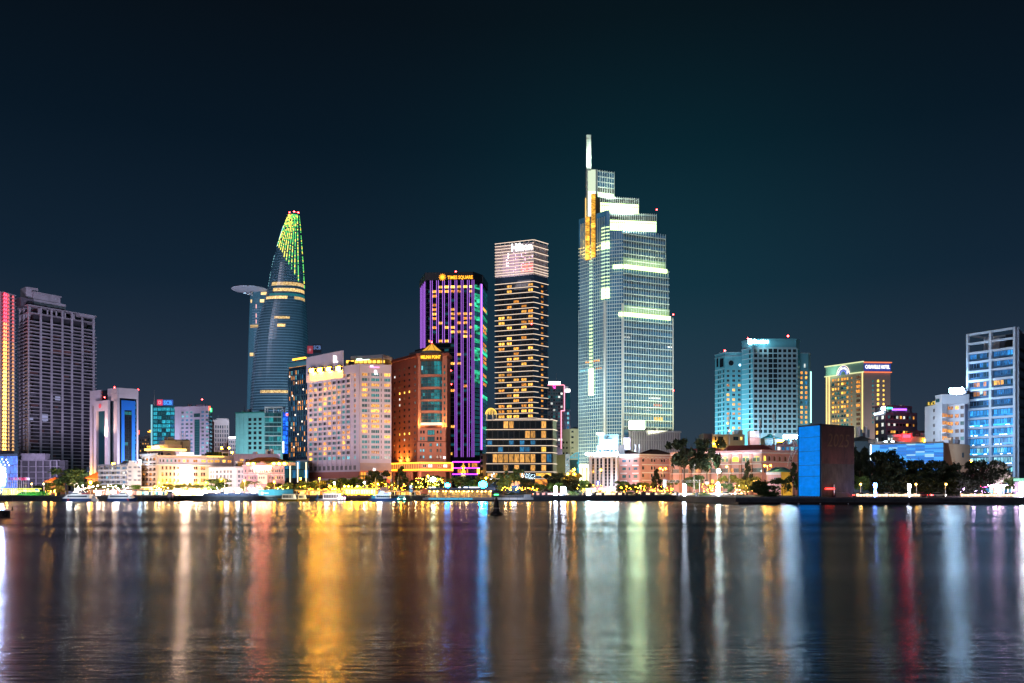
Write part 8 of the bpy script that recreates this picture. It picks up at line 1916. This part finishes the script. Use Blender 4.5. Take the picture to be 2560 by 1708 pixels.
# buoy
b = root('channel_buoy', 'black channel buoy with a banded tower floating on the river', 'buoy', (P(1241, 160).x, 160, 0)); c = (P(1241, 160).x, 160, 0); k = 160/F
mb = MB(); mb.lathe(c, [(10*k, -.3), (17*k, .1), (16*k, .4), (11*k, .62), (9*k, .7)], 20); part('float', mb, mat('buoy_black', (.012, .012, .014), .5, var=0), b, smooth=False)
mb = MB(); mb.lathe(c, [(9*k, .7), (7.2*k, 1.2)], 16); part('tower', mb, mat('buoy_black', ()), b); mb = MB(); mb.lathe(c, [(7.3*k, 1.2), (7.0*k, 1.4)], 16); part('pale_band', mb, mat('buoy_pale', (.4, .38, .36), .6, var=.1), b)
mb = MB(); mb.lathe(c, [(6.9*k, 1.41), (5.8*k, 2.2), (5.4*k, 2.85)], 16); part('upper_tower', mb, mat('buoy_black', ()), b); mb = MB(); mb.lathe(c, [(1.2*k, 2.85), (3.6*k, 2.9), (3.6*k, 3.05), (1*k, 3.25)], 12); part('lantern', mb, mat('buoy_black', ()), b)
# dark pontoon with a tyre fender at the left foreground
b = root('mooring_pontoon', 'dark steel mooring pontoon with a tyre fender at the left edge', 'pontoon', (P(4, 152).x, 153, 0)); xe = P(26, 150).x
mb = MB(); mb.prism([Vector((xe-14, 150)), Vector((xe, 150)), Vector((xe*155/150, 155)), Vector((xe-14, 155))], -.3, 1.0); part('hull', mb, mat('rusty_dark_steel', (.10, .06, .045), .7, var=.4, scale=1.5), b); mb = MB(); mb.prism([Vector((xe-14, 149.9)), Vector((xe-.02, 149.9)), Vector((xe*155/150-.02, 155.1)), Vector((xe-14, 155.1))], 1.0, 1.12); part('deck_plate', mb, CONCD, b)
mb = MB(); mb.tube((xe-.8, 152, 1.1), (xe-.8, 152, 1.75), .14, .12, 10); part('mooring_post', mb, DARK, b)
mb = MB(); 
for i in range(14):
    a, e = 2*math.pi*i/14, 2*math.pi*(i+1)/14; cc = Vector((xe-.85, 149.85, .55)); mb.tube(cc+Vector((.33*math.cos(a), 0, .33*math.sin(a))), cc+Vector((.33*math.cos(e), 0, .33*math.sin(e))), .12, n=6)
part('tyre_fender', mb, mat('buoy_black', ()), b)
# ------------------------------------------------------------------ waterfront kiosks, terminal, stalls
def open_shed(px0, px1, d, y_roof, label, roofm, inner, name='shed', cat='pavilion', n=6, zb=2.0, col=(1, .8, .6), pw=500, postm=TRIMW, dep=5, gap=None):
    f = Face(P(px0, d), P(px1, d)); r = root(name, label, cat, (f.a.x+f.L/2, d+dep/2, zb)); zr = Zp(y_roof, d)
    mb = MB(); f.hexa(mb, -.6, f.L+.6, zr-.25, zr+.15, -dep, .8); part('roof', mb, roofm, r)
    for i in range(n+1): u = f.L*i/n; bx('post', r, f, u-.1, u+.1, zb, zr-.26, -.2, 0, postm)
    for i in range(n):
        if gap and i in gap: continue
        a, b_ = f.L*i/n+.15, f.L*(i+1)/n-.15; bx('lit_panel', r, f, a, b_, zb+.2, zr-.5, -dep+.4, -dep+.6, inner[i % len(inner)])
    for k in range(2): point(f.pt(f.L*(k+.5)/2, zr-.8, -1.2), col, pw, .4)
    return r, f, zr
YG = [glow('yellow_pavilion_a', (.95, .95, .16), 3.0), glow('yellow_pavilion_b', (1, .85, .18), 2.0), glow('yellow_pavilion_c', (.9, 1, .25), 3.6)]
r, f, zr = open_shed(-10, 84, 362, 1222, 'long yellow lit pavilion behind flagpoles at the left edge', glow('yellow_roof_edge', (.85, .9, .08), 1.6), YG, n=9, col=(.9, 1, .2), pw=900)
f = Face(P(40, 350), P(112, 350)); lw = root('lit_lawn', 'bright green lit grass bank beside the yellow pavilion', 'lawn', (f.a.x+f.L/2, 350, 2)); mb = MB(); mb.hexa([f.pt(0, 2.01, 1), f.pt(f.L, 2.01, 1), f.pt(f.L, 2.01, -4), f.pt(0, 2.01, -4), f.pt(.5, 2.5, 0), f.pt(f.L-.5, 2.5, 0), f.pt(f.L-.5, 3.3, -3.6), f.pt(.5, 3.3, -3.6)]); part('bank', mb, mat('lawn_green', (.03, .22, .03), .9, var=.4, scale=2), lw)
rg = random.Random(4); mb = MB()
for k in range(500): u = rg.uniform(.3, f.L-.3); v = rg.random(); p = f.pt(u, 2.5+v*.8, -v*3.5); mb.poly([p-Vector((.08, 0, 0)), p+Vector((.08, 0, 0)), p+Vector((rg.uniform(-.1, .1), 0, .45))])
part('grass', mb, mat('lawn_green', ()), lw, kind='stuff'); area(f.pt(f.L*.5, 3.2, 4), f.pt(f.L*.5, 2.8, -2), (.5, 1, .3), 500, f.L*.7, .5)
bs = root('blue_notice_board', 'small blue notice board at the end of the yellow pavilion', 'sign', (P(92, 352).x, 352, 2)); fb = Face(P(88, 352), P(96.5, 352)); pb('board', bs, fb, 88, 96.5, 1222, 1227.5, 0, .2, glow('blue_board_glow', (.01, .18, .6), .8)); pb('post', bs, fb, 91.8, 92.8, 1227, 1240, -.2, 0, DARK)
for i in range(9):
    px = 20+i*5.6; d = 350; fr_ = root('flagpole', 'thin flagpole number %s in the row before the yellow pavilion' % ('one two three four five six seven eight nine'.split()[i]), 'flagpole', (P(px, d).x, d, 2)); fr_['label'] = ['leftmost flagpole with a lilac flag in the row before the yellow pavilion', 'second flagpole from the left with a violet flag', 'third flagpole from the left with a white flag', 'fourth flagpole from the left with a pink flag', 'middle flagpole of the row with a grey flag', 'fourth flagpole from the right with a red flag', 'third flagpole from the right with a wine red flag', 'second flagpole from the right with a red and white flag', 'rightmost flagpole with a striped white flag'][i]
    x = P(px, d).x; mb = MB(); mb.tube((x, d, 2), (x, d, Zp(1193, d)), .09, .05, 6); part('pole', mb, STEEL, fr_)
    c = [(.45, .35, .7), (.35, .15, .6), (.7, .7, .75), (.7, .2, .4), (.4, .4, .42), (.6, .04, .10), (.4, .03, .08), (.65, .2, .25), (.7, .62, .6)][i]; mb = MB(); L0 = 1.5
    for k in range(6):
        a, b_ = k/6, (k+1)/6; za = Zp(1193.5, d); w = lambda t: .12*math.sin(t*7+i); mb.hexa([(x+L0*a, d+w(a)-.015, za-1.0-.2*a), (x+L0*b_, d+w(b_)-.015, za-1.0-.2*b_), (x+L0*b_, d+w(b_)+.015, za-1.0-.2*b_), (x+L0*a, d+w(a)+.015, za-1.0-.2*a), (x+L0*a, d+w(a)-.015, za-.2*a), (x+L0*b_, d+w(b_)-.015, za-.2*b_), (x+L0*b_, d+w(b_)+.015, za-.2*b_), (x+L0*a, d+w(a)+.015, za-.2*a)])
    part('flag', mb, mat('flag_cloth_%d' % i, c, .8, var=.05), fr_)
area((P(45, 340).x, 343, 6), (P(45, 350).x, 350, 8), (.8, .6, 1), 900, 6)
open_shed(226, 342, 350, 1224, 'ferry terminal with a flat rose roof and glaring lit openings', mat('terminal_roof', (.5, .28, .28), .7, var=.1), [glow('terminal_white', (1, .78, .66), 24), mat('terminal_rose_wall', (.55, .30, .28), .7, var=.1), glow('terminal_gold', (1, .62, .22), 3)], name='ferry_terminal', cat='terminal', n=9, pw=900)
open_shed(342, 412, 350, 1226, 'glazed waiting hall with pale cyan lit panes right of the terminal', mat('hall_roof', (.10, .22, .28), .5, var=.1), [LCY, glow('hall_cyan', (.6, .95, 1), 2.0), GT, LY], name='waiting_hall', cat='pavilion', n=8, col=(.7, .95, 1), pw=500)
open_shed(345, 508, 376, 1218.5, 'long glowing golden awning along the foot of the peach hotel', glow('awning_gold', (1, .74, .38), 2.4), [LY, glow('shop_gold', (1, .70, .22), 3.4), glow('shop_white_gold', (1, .9, .6), 6)], name='awning', cat='awning', n=10, col=(1, .75, .35), pw=1600)
open_shed(428, 508, 356, 1228, 'dazzling white and gold event tent in front of the peach hotel', glow('tent_white', (1, .82, .62), 16), [glow('tent_gold', (1, .6, .03), 10), glow('tent_white', ()), glow('tent_white', ())], name='event_tent', cat='tent', n=6, col=(1, .8, .4), pw=2500)
h = root('ticket_hut', 'small lilac ticket hut with a pitched roof on a post at the quay', 'hut', (P(423, 337).x, 337, 0)); fh = Face(P(416, 337), P(431, 337)); pb('hut_wall', h, fh, 418.5, 429, 1233, 1246, -2, 0, LILAC); pb('post', h, fh, 421.6, 423, 1246, 1256, -1, -.7, STEEL)
mb = MB(); hip(mb, [fh.a, fh.b, fh.b+Vector((0, 2.4)), fh.a+Vector((0, 2.4))], Zp(1233, 337), Zp(1227, 337), .5, .1); part('roof', mb, mat('slate_roof', ()), h); pb('notice', h, fh, 421, 426.5, 1236, 1241, .02, .1, TRIMW); point((P(423, 337).x, 332, 2.6), (1, .9, .9), 90, .4)
# railings and barge clutter in front of the tent
jt = root('dark_jetty', 'dark timber jetty with mooring piles between the waiting hall and the event tent', 'jetty', (P(420, 336).x, 337, 0)); X = lambda px: P(px, 336).x
for k in range(14): mb = MB(); mb.box(X(348+k*8), X(355.4+k*8), 335, 339.6, 1.2, 1.4); part('deck_board', mb, CONCD, jt)
for k in range(12): mb = MB(); mb.tube((X(350+k*10), 335.2, -.4), (X(350+k*10), 335.2, 1.9+(k*5 % 3)*.4), .16, n=7); part('pile', mb, DARK, jt)
# turquoise hoarding
f = Face(P(645, 346), P(733, 344)); hr = root('turquoise_hoarding', 'turquoise site hoarding with pale lettering panels on the quay', 'hoarding', (f.a.x+f.L/2, 345, 2)); 
for i in range(8): a, b_ = f.L*i/8, f.L*(i+1)/8; bx('panel', hr, f, a+.03, b_-.03, 2, 4.2+.25*(i > 1), 0, .12, mat('hoarding_teal', (.03, .30, .40), .6, var=.12))
for i in range(9): u = f.L*i/8; bx('post', hr, f, u-.06, u+.06, 2, 4.3, -.2, -.02, DARK)
pb('notice', hr, f, 653, 659, 1230, 1237, .13, .2, TRIMW); pb('notice', hr, f, 661, 672, 1232, 1234, .13, .2, TRIMW); area(f.pt(f.L*.4, 3, 7), f.pt(f.L*.5, 3.2, 0), (.7, 1, 1), 500, 6, 1)
bq = root('blue_quay_fence', 'low blue lit fence along the quay below the large dark waterfront tree', 'fence', (P(580, 341).x, 341.6, 2)); f = Face(P(508, 341.6), P(648, 341.6))
for i in range(16): a, b_ = f.L*i/16, f.L*(i+1)/16; bx('panel', bq, f, a+.04, b_-.04, 2.1, 3.0, 0, .08, mat('fence_blue', (.05, .12, .28), .5, var=.15)); bx('post', bq, f, a-.05, a+.04, 2, 3.1, 0, .1, STEEL)
area(f.pt(f.L*.5, 3.2, 6), f.pt(f.L*.5, 2.6, 0), (.6, .75, 1), 500, f.L*.7, .5)
# yellow pier stalls
r, f, zr = open_shed(858, 934, 340, 1221, 'row of blazing yellow market stalls on the pier left of the catamaran', glow('stall_roof_gold', (1, .72, .10), 1.4), [glow('stall_gold', (1, .46, .010), 22), glow('stall_gold_b', (1, .55, .02), 14)], name='market_stalls', cat='market stall', n=6, col=(1, .68, .15), pw=1500, zb=1.6)
for k in range(7): bx('counter', r, f, f.L*k/7+.06, f.L*(k+1)/7-.06, 1.7, 2.7, -.5, 0, glow('counter_gold', (1, .60, .05), 1.6) if k % 3 else YB)
for px in (861, 871, 893): ax('floodlamp', r, f.pt(f.u(px), zr+.4, -.3), (.8, .5, .7), G_GOLDS)
mb = MB(); pr = None
for i in range(22): t = i/21; p = f.pt(f.u(897+22*t), zr+.2+.55*math.sin(t*9)+.5, .4); (mb.tube(pr, p, .16, n=5, cap=False) if pr else None); pr = p
part('dragon_ornament', mb, mat('dragon_blue', ()), r)
pj = root('timber_pier', 'timber pier on dark piles carrying the yellow market stalls', 'pier', (P(895, 338).x, 340, 0))
for k in range(12): mb = MB(); mb.box(P(856+k*7, 338).x, P(862.6+k*7, 338).x, 337.5, 341, 1.35, 1.6); part('deck_board', mb, mat('pier_timber', (.30, .16, .09), .8, var=.25, scale=1.5), pj)
for k in range(13): mb = MB(); x = P(858+k*6.4, 338).x; mb.tube((x, 337.8, -.5), (x, 337.8, 1.36), .17, n=7); part('pile', mb, mat('pier_pile', (.12, .06, .035), .9, var=.2), pj)
open_shed(742, 858, 350, 1226, 'amber lit open market shelter behind the river buses', glow('shelter_amber', (1, .55, .12), .8), [glow('shelter_gold', (1, .62, .16), 2.4), LA, LY], name='market_shelter', cat='pavilion', n=9, col=(1, .6, .2), pw=900)
open_shed(935, 1050, 354, 1228, 'low golden lit shelter behind the catamaran and workboat', mat('shelter_roof', (.3, .2, .12), .7, var=.1), [LA, LY, LA, GD], name='shelter', cat='pavilion', n=9, col=(1, .65, .25), pw=500)
# parking sign
s = root('parking_sign', 'round blue parking sign with white letters beside the catamaran', 'sign', (P(1028, 334).x, 334, 1)); fs = Face(P(1020, 334), P(1036, 334))
for y in (1217.5, 1227): c = fs.pt(fs.u(1027.5), Zp(y, 334), .1); mb = MB(); mb.tube(c, c+Vector((0, -.25, 0)), .75, n=18); part('sign_disc', mb, glow('parking_blue', (.01, .22, .48), .8), s)
sign('P', s, fs, 1025.8, 1029.4, 1214.5, 1220.2, G_WHITE, .4); sign('n', s, fs, 1026, 1029.2, 1224.4, 1229.6, glow('dim_pale_letter', (.3, .6, .8), .8), .4); mb = MB(); c = fs.pt(fs.u(1027.5), 1); mb.tube(c, (c.x, c.y, Zp(1230, 334)), .08, n=6); part('post', mb, STEEL, s)
# poles between the trees near the catamaran
for i, (px, y, lab) in enumerate(((939, 1194, 'thin white pole left of the red flag by the catamaran'), (967, 1201, 'pole carrying a glowing red flag above the catamaran'), (980, 1189, 'thin white pole right of the red flag'), (995, 1193, 'thin white pole before the tall dark layered tree'))):
    r = root('quay_pole', lab, 'pole', (P(px, 346).x, 346, 2)); x = P(px, 346).x; mb = MB(); mb.tube((x, 346, 2), (x, 346, Zp(y, 346)), .1, .06, 6); part('pole', mb, TRIMW, r)
    if i == 1:
        mb = MB(); z = Zp(1198, 346); pr = None
        for k in range(6): t = k/5; p = Vector((x+1.25*t, 346-.15*math.sin(t*6), z-.55*t)); (mb.hexa([pr+Vector((0, -.02, -1.1)), p+Vector((0, -.02, -1.1)), p+Vector((0, .02, -1.1)), pr+Vector((0, .02, -1.1)), pr+Vector((0, -.02, 0)), p+Vector((0, -.02, 0)), p+Vector((0, .02, 0)), pr+Vector((0, .02, 0))]) if pr else None); pr = p
        part('flag', mb, glow('lit_red_flag', (1, .08, .03), 1.6), r)
# golden warrior statue on its plinth
def statue():
    d = 400; x = P(1158.5, d).x; r = root('warrior_statue', 'tall golden lit statue of a robed warrior standing with one arm stretched out', 'statue', (x, d, 2)); GO = mat('statue_gold', (.75, .42, .06), .5, var=.08)
    mb = MB(); mb.lathe((x, d, 1.9), [(2.2, 0), (1.9, 1), (1.5, 1.2), (1.2, Zp(1186, d)-2.0)], 8); part('plinth', mb, mat('plinth_stone', (.2, .18, .16), .8, var=.2), r)
    s = (Zp(1156, d)-Zp(1186, d))/6.; z = Zp(1186, d); me = bpy.data.meshes.new('figure')
    V = [(0, 0, 3.0), (0, 0, 3.9), (0, 0, 4.5), (0, 0, 4.95), (0, 0, 5.5), (0, 0, 6.0), (-.55, 0, 4.45), (-.95, -.1, 3.9), (-1.45, -.3, 3.45), (.55, 0, 4.45), (.95, .05, 3.75), (.75, -.3, 3.15), (-.4, 0, 2.5), (-.62, -.05, 1.3), (-.75, 0, .1), (.4, 0, 2.5), (.65, .1, 1.3), (.9, 0, .1), (-.9, -.25, .05), (1.15, -.25, .05)]
    E = [(0, 1), (1, 2), (2, 3), (3, 4), (4, 5), (2, 6), (6, 7), (7, 8), (2, 9), (9, 10), (10, 11), (0, 12), (12, 13), (13, 14), (0, 15), (15, 16), (16, 17), (14, 18), (17, 19)]
    R = [.62, .55, .55, .25, .36, .12, .3, .24, .16, .3, .26, .2, .52, .45, .34, .52, .48, .34, .2, .2]
    me.from_pydata([(a*s, b*s, c*s) for a, b, c in V], E, []); o = bpy.data.objects.new('figure', me); link(o, r, (x, d-.2, z))
    md = o.modifiers.new('Skin', 'SKIN'); me.skin_vertices[0]
    for i, q in enumerate(R): me.skin_vertices[0].data[i].radius = (q*s, q*s*.8)
    me.skin_vertices[0].data[0].use_root = True
    sb = o.modifiers.new('Sub', 'SUBSURF'); sb.levels = sb.render_levels = 1
    me.materials.append(GO)
    mb = MB()
    for k in range(14):     # robe skirt folds
        a, b_ = 2*math.pi*k/14, 2*math.pi*(k+1)/14; q = 1.15+.12*(k % 2); w_ = 1.15+.12*((k+1) % 2)
        mb.poly([(x+q*s*math.cos(a), d-.2+.7*q*s*math.sin(a), z+.9*s), (x+w_*s*math.cos(b_), d-.2+.7*w_*s*math.sin(b_), z+.9*s), (x+.6*s*math.cos(b_), d-.2+.5*s*math.sin(b_), z+3.3*s), (x+.6*s*math.cos(a), d-.2+.5*s*math.sin(a), z+3.3*s)])
    part('robe', mb, GO, r); mb = MB(); mb.lathe((x, d-.2, z+5.55*s), [(.42*s, 0), (.4*s, .25*s), (.12*s, .6*s), (.03, .75*s)], 10); part('helmet', mb, GO, r)
    area((x, d-6, z-2), (x, d, z+3.5*s), (1, .78, .25), 1500, 2)
statue()
# road gantry and signs
g = root('road_gantry', 'grey lattice road sign gantry in front of the arcaded pink building', 'gantry', (P(1705, 357).x, 357, 2)); X = lambda px: P(px, 357).x; zg = Zp(1203, 357)
for px in (1661, 1749): mb = MB(); mb.tube((X(px), 357, 2), (X(px), 357, zg+.3), .16, n=8); part('post', mb, STEEL, g)
mb = MB()
for z in (zg-.45, zg+.35): mb.box(X(1661), X(1749), 356.9, 357.1, z-.05, z+.05)
for k in range(24): a, b_ = X(1661)+(X(1749)-X(1661))*k/24, X(1661)+(X(1749)-X(1661))*(k+1)/24; mb.tube((a, 357, zg-.45 if k % 2 else zg+.35), (b_, 357, zg+.35 if k % 2 else zg-.45), .04, n=4, cap=False)
part('truss', mb, STEEL, g); mb = MB(); mb.box(X(1660)-.5, X(1660)+.8, 356.6, 356.8, zg-2.4, zg+.6); part('sign_back', mb, STEEL, g)
for px, y0, y1, x1, lab, m in ((1490, 1202, 1213, 1500, 'square blue road sign with a white arrow before the striped white office', glow('road_sign_blue', (.06, .10, .7), .8)), (1763, 1204, 1211, 1772, 'pale road direction sign right of the gantry', TRIMW)):
    s = root('road_sign', lab, 'road sign', (P((px+x1)/2, 358).x, 358, 2)); fs = Face(P(px, 358), P(x1, 358)); pb('board', s, fs, px, x1, y0, y1, 0, .12, m); mb = MB(); c = fs.pt(fs.L*.5, 2, -.1); mb.tube(c, (c.x, c.y, Zp(y0, 358)), .08, n=6); part('post', mb, STEEL, s)
    if px == 1490:
        mb = MB(); u = fs.L/2; z = Zp(1212, 358); a = lambda du, dz: fs.pt(u+du, z+dz, .16); mb.poly([a(-.12, 0), a(.12, 0), a(.12, .7), a(-.12, .7)]); mb.poly([a(-.4, .7), a(.4, .7), a(0, 1.35)]); part('arrow', mb, G_WHITE, s)
# bus shelter and small lit shops on the pavement
open_shed(1470, 1530, 366, 1222, 'glowing white shopfront awning below the striped white office', glow('shop_awning', (1, .9, .85), 3), [LY, glow('shop_cool', (1, .85, .7), 2.5), LA], name='shopfront', cat='shop', n=5, pw=700)
pb_ = root('pink_shop_banner', 'bright pink upright banner beside the blue road sign', 'banner', (P(1494, 357).x, 357, 2)); fb = Face(P(1491, 357), P(1498, 357)); pb('banner_cloth', pb_, fb, 1491, 1497, 1216, 1226, 0, .1, glow('pink_banner', (1, .12, .25), 1.6)); pb('post', pb_, fb, 1490.4, 1491, 1216, 1238, -.05, .1, DARK)
open_shed(2490, 2530, 312, 1213, 'small shop with a glowing pink white fascia at the foot of the blue lit tower', glow('shop_fascia_pink', (1, .6, .9), 20), [LCY, LA, glow('shop_lilac', (.6, .5, 1), 1.4)], name='corner_shop', cat='shop', n=4, pw=500, col=(1, .8, .95))
ns = root('pink_neon_sign', 'curly magenta and red neon sign under the dark trees', 'sign', (P(2453, 310).x, 310, 4)); fn = Face(P(2440, 310), P(2467, 310))
for k in range(9): pb('neon_shape', ns, fn, 2440+k*3, 2442.6+k*3, 1215+k % 3*1.4, 1217.4+k % 2*1.6, 0, .2, glow('magenta_neon', (1, .05, .45), 9) if k > 3 else glow('red_neon', (1, .05, .1), 9))
pb('post', ns, fn, 2453, 2454, 1218, 1240, -.1, .05, DARK)
kb = root('dazzling_kiosk', 'dazzling white lit kiosk front at the far right edge', 'kiosk', (P(2556, 300).x, 302, 2)); fk = Face(P(2546, 300), P(2580, 300)); pb('wall', kb, fk, 2549, 2580, 1204, 1244, -3, -.1, PLAST); pb('lit_panel', kb, fk, 2551, 2575, 1206, 1240, 0, .3, glow('kiosk_white', (.8, .85, 1), 60)); pb('fascia', kb, fk, 2546, 2580, 1196, 1203, -3, .5, glow('kiosk_green', (.3, .9, .6), 1.0))
# low dark floating barge along the right-hand quay
br = root('dark_barge', 'long low dark barge moored along the right-hand quay', 'barge', (P(2080, 262).x, 264, 0)); X = lambda px: P(px, 262).x
mb = MB(); mb.box(X(1846), X(2420), 262, 267, -.3, .62); part('hull', mb, mat('barge_dark', (.02, .012, .012), .6, var=.2), br); mb = MB(); mb.box(X(1846), X(2420), 261.9, 267.1, .63, .72); part('deck', mb, mat('barge_deck', (.05, .03, .03), .7, var=.2), br)
for px, w in ((1957, 12), (1996, 3), (2050, 3), (2120, 2), (2271, 3)): ax('marker_board', br, (X(px), 261.8, .12), (w*262/F, .12, .36), TRIMW)
area((P(45, 330).x, 346, 14), (P(0, 420).x, 420, 12), (.3, .45, 1), 1500, 6)
